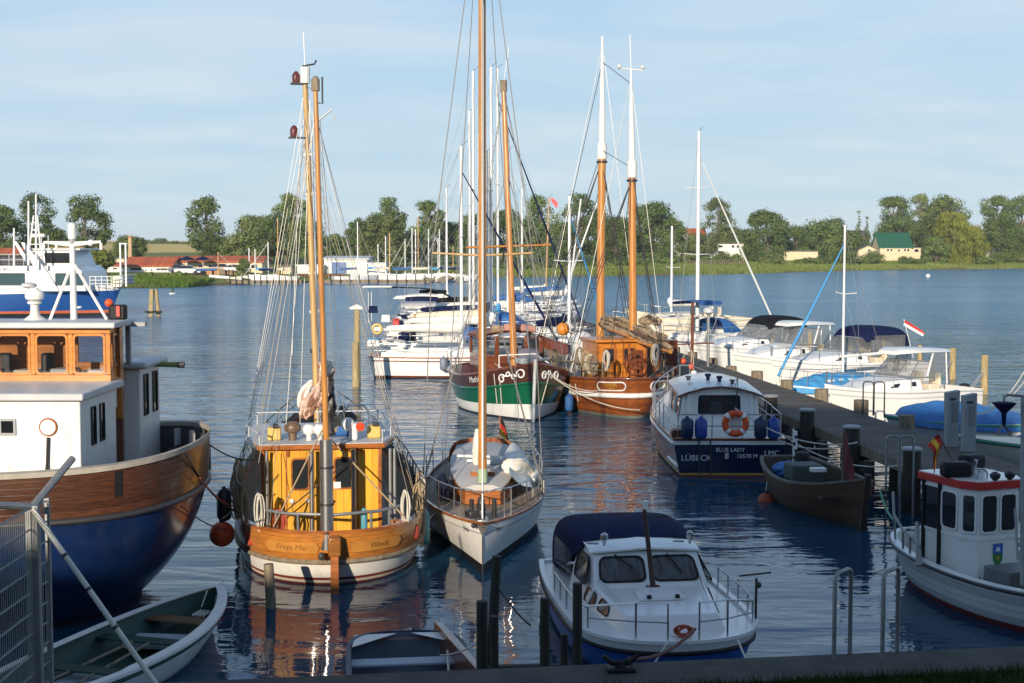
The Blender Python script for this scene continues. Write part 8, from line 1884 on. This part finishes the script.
for px in (37, 44): MB().tube([(1.5, fx(px), 5.8), (1.5, fx(px), 6.9)], .05, 6).build('vent_pipe', M_lgrey, t)
# ramp frame at the bow
mb = MB()
for px in (118, 123.5): mb.tube([(1.5, fx(px), 2.6), (1.5, fx(px), 6.2)], .08, 6)
mb.tube([(1.5, fx(117), 6.2), (1.5, fx(125), 6.2)], .06, 6); mb.build('gantry', M_white, t)
MB().box((0, fx(116), 3.1), (2.0, .8, .7)).build('winch', M_grey, t, bev=.05)

# ================================================================== dolphin and buoys in the lake
p_ = PZ(153.5, 316, 0); t = thing('mooring_dolphin', 'cluster of three leaning timber piles standing in the lake', 'dolphin', (p_.x, p_.y, -.5))
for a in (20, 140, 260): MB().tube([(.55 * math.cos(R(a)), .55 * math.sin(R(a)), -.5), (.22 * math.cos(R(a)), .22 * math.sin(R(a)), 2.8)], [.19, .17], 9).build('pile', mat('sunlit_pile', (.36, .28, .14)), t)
MB().box((0, 0, .85), (1.3, 1.1, .18), rz=.4).build('collar', M_piledark, t)
p_ = PZ(172.5, 294, 0); t = thing('navigation_buoy', 'small green and white buoy floating before the far shore', 'buoy', (p_.x, p_.y, -.1))
MB().lathe([(.1, -.1), (.42, .05), (.45, .2), (.2, .3)], n=14).build('float', M_white2, t); MB().lathe([(.2, .28), (.18, .6), (.08, .9), (.02, .95)], n=10).build('top', mat('dark_green_top', (.01, .06, .03), .5), t)
p_ = PZ(928, 277, 0); tag(MB().ball((0, 0, .2), .42, 12).build('mark_buoy', M_white, None, loc=(p_.x, p_.y, 0)), 'small white ball buoy near the far right shore', 'buoy')

# ================================================================== far marina
MASTS = [(218, 252, 226, .0), (249, 248, 232, 1), (255, 249, 231, 0), (268, 242, 230, 1), (277.5, 218, 228, 0), (357.5, 222, 236, 1), (378, 244, 246, 0), (385.5, 236, 244, 1), (389.5, 233, 240, 0), (405, 239, 238, 0), (412, 228, 236, 1), (415.5, 229, 242, 0), (418, 217, 238, 1), (428.5, 229, 236, 0), (438, 238, 238, 0), (439.5, 229, 246, 1), (453, 246, 240, 0)]
WHERE = ['before the cream wing', 'by the green tree at the cream wing', 'right of the tree at the cream wing', 'right of the cream wing', 'near the fishing cutter masts', 'before the white boat hall', 'right of the white boat hall', 'before the low white shed', 'right of the low white shed', 'left of the marina jetty cluster', 'in the marina cluster', 'in the marina cluster, behind', 'in the marina cluster with the tallest mast', 'right in the marina cluster', 'at the right of the marina cluster', 'at the right of the marina cluster, behind', 'by the breakwater stones']
q = random.Random(17)
for k, (px, pt, Y, c_) in enumerate(MASTS):
    p_ = PY(px, pt, Y); hd = q.uniform(-.5, .5); Ls = q.uniform(7, 9.5); s_ = 1 if q.random() > .4 else -1
    dxx, dyy = s_ * math.cos(hd), math.sin(hd); mt_ = .55; bx, by = p_.x - dxx * Ls * (mt_ - .5), Y - dyy * Ls * (mt_ - .5)
    t, L = boat('moored_yacht', f'far white yacht with {["bare", "slim"][int(c_)]} mast {WHERE[k]}', (bx - dxx * Ls / 2, by - dyy * Ls / 2), (bx + dxx * Ls / 2, by + dyy * Ls / 2), 'yachts in the far marina', 'sailing yacht')
    Hq = Hull(L, 2.7, (1.05, 1.0, 1.25), .3, 'transom', .7); Hq.shell(t, [(-1, .08, 1, 1), (.08, 1, 0, 2)], [M_white, [M_hullnavy, M_redbrown, M_dark][k % 3]], 14); Hq.deck(t, .03, M_lgrey, n=10)
    MB().loft([[Vector((-.8, -.1 * L, .9)), Vector((-.65, -.1 * L, 1.45)), Vector((.65, -.1 * L, 1.45)), Vector((.8, -.1 * L, .9))], [Vector((-.4, .3 * L, .9)), Vector((-.3, .26 * L, 1.2)), Vector((.3, .26 * L, 1.2)), Vector((.4, .3 * L, .9))]], False, True).build('cabin', M_white, t, smooth=0)
    tp = toL(t, p_); mst = MB().tube([(0, tp.y, 1.1), tp], .09, 6).build('mast', M_alu if k % 4 else M_mastpale, t)
    MB().tube([(-1, tp.y, tp.z * .55), (1, tp.y, tp.z * .55)], .04, 4).build('spreader', M_alu, mst)
    MB().tube([(0, L / 2 - .2, 1.3), (0, tp.y, tp.z * .97)], .035 if k % 2 else .02, 4).build('forestay', M_wire if k % 3 else M_sail, t); MB().tube([(0, -L / 2 + .1, 1.1), tp], .02, 4).build('backstay', M_wire, t)
    bundle(t, [(0, tp.y - .1, 2.3), (0, tp.y - .4 * L, 2.2)], .17, [M_bluec, M_sail, M_skyblue, M_cream, M_navy][k % 5], 'sail_cover', k, 6, .1)
# rust-brown sheet pile wall, floating jetties, breakwater
q = random.Random(4)
def wpt(px, y): return PY(px, 280, y).x
mb = MB(); x0_, x1_ = wpt(187, 229), wpt(232, 231); n_ = 40; rw = []
for i in range(n_ * 2 + 1):
    f_ = i / (n_ * 2); o_ = .25 if i % 4 < 2 else 0; rw.append((x0_ + (x1_ - x0_) * f_, 228.2 + 2 * f_ - o_))
mb.loft([[Vector((x, y, -.5)) for x, y in rw], [Vector((x, y, 1.35)) for x, y in rw], [Vector((x, y + 1.2, 1.36)) for x, y in rw]], False)
tag(mb.build('sheet_pile_wall', mat('rusty_steel', (.20, .07, .03), .85, .35, 1.0), smooth=0), 'rust-brown sheet pile quay wall below the cream wing', 'quay wall')
mb = MB(); x0_, x1_ = wpt(300, 243), wpt(345, 243); rw = [(x0_ + (x1_ - x0_) * i / 60, 242 - (.25 if i % 4 < 2 else 0)) for i in range(61)]
mb.loft([[Vector((x, y, -.5)) for x, y in rw], [Vector((x, y, 1.2)) for x, y in rw], [Vector((x, y + 1.2, 1.21)) for x, y in rw]], False)
tag(mb.build('sheet_pile_wall', mat('rusty_steel', (.20, .07, .03)), smooth=0), 'rust-brown sheet pile quay wall below the white boat hall', 'quay wall')
for k, (pa, pb_, Y, lab) in enumerate(((228, 302, 222, 'low marina pontoon with thin piles before the cream wing'), (318, 430, 226, 'low marina pontoon with thin piles before the white boat hall'))):
    xa, xb = wpt(pa, Y), wpt(pb_, Y); t = thing('pontoon', lab, 'pontoon', ((xa + xb) / 2, Y, 0), 0, 'marina pontoons'); MB().box((0, 0, .4), (xb - xa, 1.6, .5)).build('deck', M_pile, t)
    n_ = 12
    for i in range(n_): MB().tube([(-(xb - xa) / 2 + (xb - xa) * (i + .5) / n_, -1.1, -.5), (-(xb - xa) / 2 + (xb - xa) * (i + .5) / n_, -1.1, 1.5)], .08, 6).build('pile', M_piledark, t)
M_rock = mat('breakwater_rock', (.20, .17, .12), .9, .35, .8, bump=.5)
for k in range(34):
    px = q.uniform(424, 462); Y = q.uniform(232, 236); x = wpt(px, Y); r_ = q.uniform(.3, .6); mb = MB()
    mb.ball((0, 0, 0), r_, 7, sz=.75); mb.v = [(a * q.uniform(.8, 1.25), b * q.uniform(.8, 1.25), c * q.uniform(.8, 1.2)) for a, b, c in mb.v]
    tag(mb.build('boulder', M_rock, None, smooth=20, loc=(x, Y, q.uniform(.0, .7))), 'brown boulder in the stone breakwater at the far marina', 'boulder', 'boulders of the breakwater')
# parked cars at the cream wing
def car(label, px, Y, m, rz=0):
    p_ = PY(px, 275, Y); z = max(ground(p_.x, Y), 1.2); t = thing('parked_car', label, 'car', (p_.x, Y, z), rz, 'cars parked at the far harbour')
    S = [(-2.1, .45, .75), (-2.0, .3, .95), (-1.2, .25, 1.0), (.9, .25, 1.0), (2.0, .3, .85), (2.15, .45, .7)]
    MB().loft([[Vector((x, -.85, lo)), Vector((x, -.82, hi)), Vector((x, .82, hi)), Vector((x, .85, lo))] for x, lo, hi in S], True, True).build('body', m, t, smooth=30, bev=.04)
    MB().loft([[Vector((x, -w_, z_)) for w_, z_ in ((.78, .95),)] + [Vector((x2, -.62, 1.45)), Vector((x2, .62, 1.45)), Vector((x, .78, .95))] for x, x2 in ((-1.6, -1.1), (1.2, .5))], True, True).build('cabin', M_blackwin, t, smooth=20)
    MB().box((-.3, 0, 1.47), (1.5, 1.2, .05)).build('roof', m, t, bev=.02)
    for x in (-1.3, 1.35):
        for y in (-.82, .82): MB().lathe([(.32, -.1), (.32, .1)], (x, y, .32), 12, M=Matrix.Rotation(PI / 2, 4, 'X')).build('wheel', M_black, t)
car('silver car parked at the quay before the cream wing', 188, 231.5, M_lgrey, .05); car('dark blue car parked behind the silver car', 181.5, 237, mat('car_blue', (.05, .07, .12), .3), .1); car('brown car parked further along the cream wing', 222, 241, mat('car_brown', (.2, .12, .07), .3), 0); car('white van parked near the green tree', 237, 240, M_white, 0)
for k, px in enumerate((187, 203)):
    p_ = PY(px, 268, 243); t = thing('parasol', ['dark parasol left of two before the cream wing', 'dark parasol right of two before the cream wing'][k], 'parasol', (p_.x, 243, ground(p_.x, 243)), 0, 'parasols before the cream wing')
    MB().tube([(0, 0, 0), (0, 0, 2.5)], .05, 6).build('pole', M_white, t); MB().lathe([(1.6, 2.05), (.8, 2.45), (.05, 2.75)], n=8).build('canopy', M_navy, t, smooth=20)
for k in range(9):
    px = 205 + k * 4.3 + q.uniform(-1, 1); Y = 233 + q.uniform(-1, 1); p_ = PY(px, 275, Y); t = thing('timber_stack', f'stack of brown timber on the far quay, {W_ORD[k]} from the left', 'timber stack', (p_.x, Y, max(1.2, ground(p_.x, Y))), q.uniform(-.2, .2), 'timber stacks on the far quay')
    MB().box((0, 0, .4), (q.uniform(.7, 1.1), .9, q.uniform(.6, 1.1)), taper=.9).build('boards', [M_pile, mat('timber_orange', (.38, .20, .08), .8, .3)][k % 2], t)
for k in range(26):  # fence posts along the meadow below the villa
    px = 690 + k * 2.15; Y = 330 + k * .55; x = PY(px, 260, Y).x
    o = MB().tube([(0, 0, -.2), (q.uniform(-.05, .05), 0, 1.3)], .11, 5).build('fence_post', M_pile, None, loc=(x, Y, ground(x, Y))); tag(o, 'thin grey fence post on the meadow below the white villa', 'fence post', 'fence posts below the villa')

# ================================================================== mooring posts in the foreground water
def stake(px, pt, pb_, Y, r, label, m=None, lean=0.0, name='mooring_stake'):
    a = PY(px, pt, Y); return pile(a.x - lean, Y, a.z, r, m or M_piledark, label, 'mooring stakes off the quay', lean=(lean, 0), name=name, cat='stake')
stake(268.5, 564, 612, 23.3, .085, 'weathered stake in the water before the yellow cutter', M_pile, -.06)
stake(482, 601, 672, 17.8, .075, 'dark stake left of the small landing stage')
stake(497, 556, 668, 20.0, .07, 'dark stake leaning against the white yacht bow', lean=.12)
stake(494, 616, 668, 17.5, .06, 'shorter dark stake at the landing stage corner')
stake(545, 598, 665, 17.6, .065, 'dark stake at the right corner of the landing stage')
stake(577.5, 583, 668, 16.9, .06, 'tall thin dark stake beside the white cruiser')
stake(564, 634, 668, 17.0, .05, 'short stub between the landing stage and the cruiser')
# small landing stage
t = thing('landing_stage', 'small dark plank landing stage in the water by the quay', 'landing stage', (.18, 17.6, 0), .1)
MB().box((0, .35, .42), (1.0, .10, .42)).build('front_boards', M_piledark, t); MB().box((0, -.2, .50), (.95, 1.0, .05)).build('deck', plank_mat('stage_planks', (.07, .075, .08), 7, .8, 'Y', .5), t)
for x, y in ((-.42, -.6), (.12, -.6), (.5, -.5)): MB().tube([(x, y, -.5), (x, y, .85)], .05, 7).build('post', M_pile, t)
MB().box((.32, -.72, .62), (.55, .06, .07)).build('rail', M_pile, t)
rope(PY(497, 585, 20.0), PY(530, 625, 18.5), .05, .014, M_blackrope, 'dark slack line from the leaning stake')
rope(PY(483, 640, 17.8), PY(440, 655, 18.2), .05, .010, M_rope, 'thin pale line from the punt to the left stake')
# iron cleat on the quay with a red-brown rope to the cruiser
p_ = PY(622, 668, 15.3); p_.z = 1.3; t = thing('iron_cleat', 'dark two-horned iron cleat on the quay edge', 'cleat', (p_.x, QY(p_.x) - .32, 1.3), .1)
MB().box((0, 0, .025), (.32, .18, .05)).build('base', M_black, t, bev=.015); MB().tube([(-.20, 0, .18), (-.10, 0, .10), (0, 0, .09), (.10, 0, .10), (.20, 0, .18)], [.022, .035, .042, .035, .022], 8).build('horns', M_black, t, smooth=60); MB().lathe([(.07, 0), (.045, .08)], (0, 0, .04), 10).build('stem', M_black, t)
rope((p_.x + .08, QY(p_.x) - .32, 1.44), PY(695, 629, 18.2), .12, .022, mat('red_brown_rope', (.14, .05, .04), .8), 'red-brown rope from the iron cleat to the cruiser bow')
rope(PY(650, 670, 15.6), PY(669, 640, 18.2), .0, .008, M_rope, 'thin white line from the quay to the cruiser bow')
rope(PY(752, 668, 15.9), PY(738, 640, 18.1), .03, .012, M_rope, 'pale line from the cruiser bow right of its pulpit')
rope(PY(880, 490, 28.0), PY(894, 520, 25.2), .1, .02, mat('green_line', (.05, .25, .15), .7), 'green hose line hanging beside the jetty ladder')

# ================================================================== wire fence at the left with its pipe strut
fx0, fy0 = -4.6, 13.5
t = thing('mesh_fence', 'galvanised wire mesh fence with an angled post at the left edge', 'fence', (fx0, fy0, 1.3))
ft_ = PY(28, 505, fy0).z - 1.3
MB().box((0, 0, ft_ / 2 - .3), (.13, .09, ft_ + .6)).build('post', M_galv, t, bev=.008)
arm = MB().tube([(0, 0, ft_ - .02), (PY(140, 478, 14.1).x * 0 + .21, .6, ft_ + .36)], .036, 8).build('outrigger_arm', M_galv, t)
MB().tube([(0, 0, ft_ - .02), (-.32, -.5, ft_ + .1)], .036, 8).build('outrigger_arm', M_galv, t)
def panel(y0, y1, x0, x1, nm):
    mb = MB(); n_ = max(4, int(abs(y1 - y0) / .05))
    for i in range(n_ + 1):
        f_ = i / n_; x, y = x0 + (x1 - x0) * f_, y0 + (y1 - y0) * f_; mb.tube([(x, y, -.6), (x, y, ft_ - .04)], .0045, 4)
    for k in range(int((ft_ + .6) / .2) + 1):
        for o_ in (-.011, .011): mb.tube([(x0 + o_, y0, -.6 + .2 * k), (x1 + o_, y1, -.6 + .2 * k)], .006, 4)
    mb.build(nm, M_galv, t, smooth=0)
panel(-.06, -2.6, 0, 0, 'mesh_panel'); panel(.06, .36, 0, .015, 'mesh_panel')
MB().box((.015, .38, ft_ / 2 - .3), (.05, .05, ft_ + .6)).build('end_post', M_galv, t)
s0 = Vector((.02, -.06, ft_ - .03)); s1 = PY(155, 683, 13.1) - Vector((fx0, fy0, 1.3)); s2 = s0 + (s1 - s0) * 1.22
sb = MB().tube([s0, s2], .026, 10).build('strut', mat('pale_pipe', (.58, .56, .50), .5), t, smooth=60)
for f_ in (.22, .38, .56): MB().tube([s0.lerp(s2, f_ - .006), s0.lerp(s2, f_ + .006)], .030, 10).build('coupling', M_dark, sb)
# line from the trawler's stern to the cutter and the tangle at its quarter
rope(PY(206, 442, 24.2), PY(262, 458, 30.0), .15, .014, M_blackrope, 'dark line from the trawler stern to the yellow cutter')
rope(PY(200, 478, 23.0), PY(238, 506, 26.4), .12, .012, mat('red_rope', (.4, .07, .04)), 'reddish line from the trawler side to the yellow cutter')
rope(PY(184, 452, 22.4), PY(240, 512, 26.4), .2, .014, M_blackrope, 'long dark slack line from the trawler rail to the yellow cutter quarter')
rope(PY(180, 505, 22.0), PY(228, 530, 26.0), .08, .012, M_blackrope, 'lower dark line across the trawler side to the ball fender')
# tall pile with a ladder board between the cutter and the side-on yacht
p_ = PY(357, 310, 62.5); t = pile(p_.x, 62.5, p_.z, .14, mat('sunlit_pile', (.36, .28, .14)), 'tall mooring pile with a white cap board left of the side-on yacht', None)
MB().box((0, 0, p_.z + .58), (.6, .4, .08)).build('cap_board', M_white2, t); MB().prism([(-.3, -.2, p_.z + .62), (.3, -.2, p_.z + .62), (0, -.2, p_.z + .76)], (0, .4, 0)).build('gable_board', M_white2, t, smooth=0)
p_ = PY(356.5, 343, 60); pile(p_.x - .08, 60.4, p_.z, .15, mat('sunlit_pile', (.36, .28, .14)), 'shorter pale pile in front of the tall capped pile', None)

# ------------------------------------------------------------------ evening air
hzm = bpy.data.materials.new('air'); hzm.use_nodes = True; t_ = hzm.node_tree; t_.nodes.remove(t_.nodes['Principled BSDF'])
pv = nn(t_, 'ShaderNodeVolumePrincipled'); pv.inputs['Color'].default_value = (.86, .93, 1.0, 1); pv.inputs['Density'].default_value = 0.00016; pv.inputs['Anisotropy'].default_value = 0.0
t_.links.new(pv.outputs[0], t_.nodes['Material Output'].inputs['Volume'])
tag(MB().box((0, 250, 16), (6000, 6200, 46)).build('haze', hzm, smooth=0), kind='stuff')
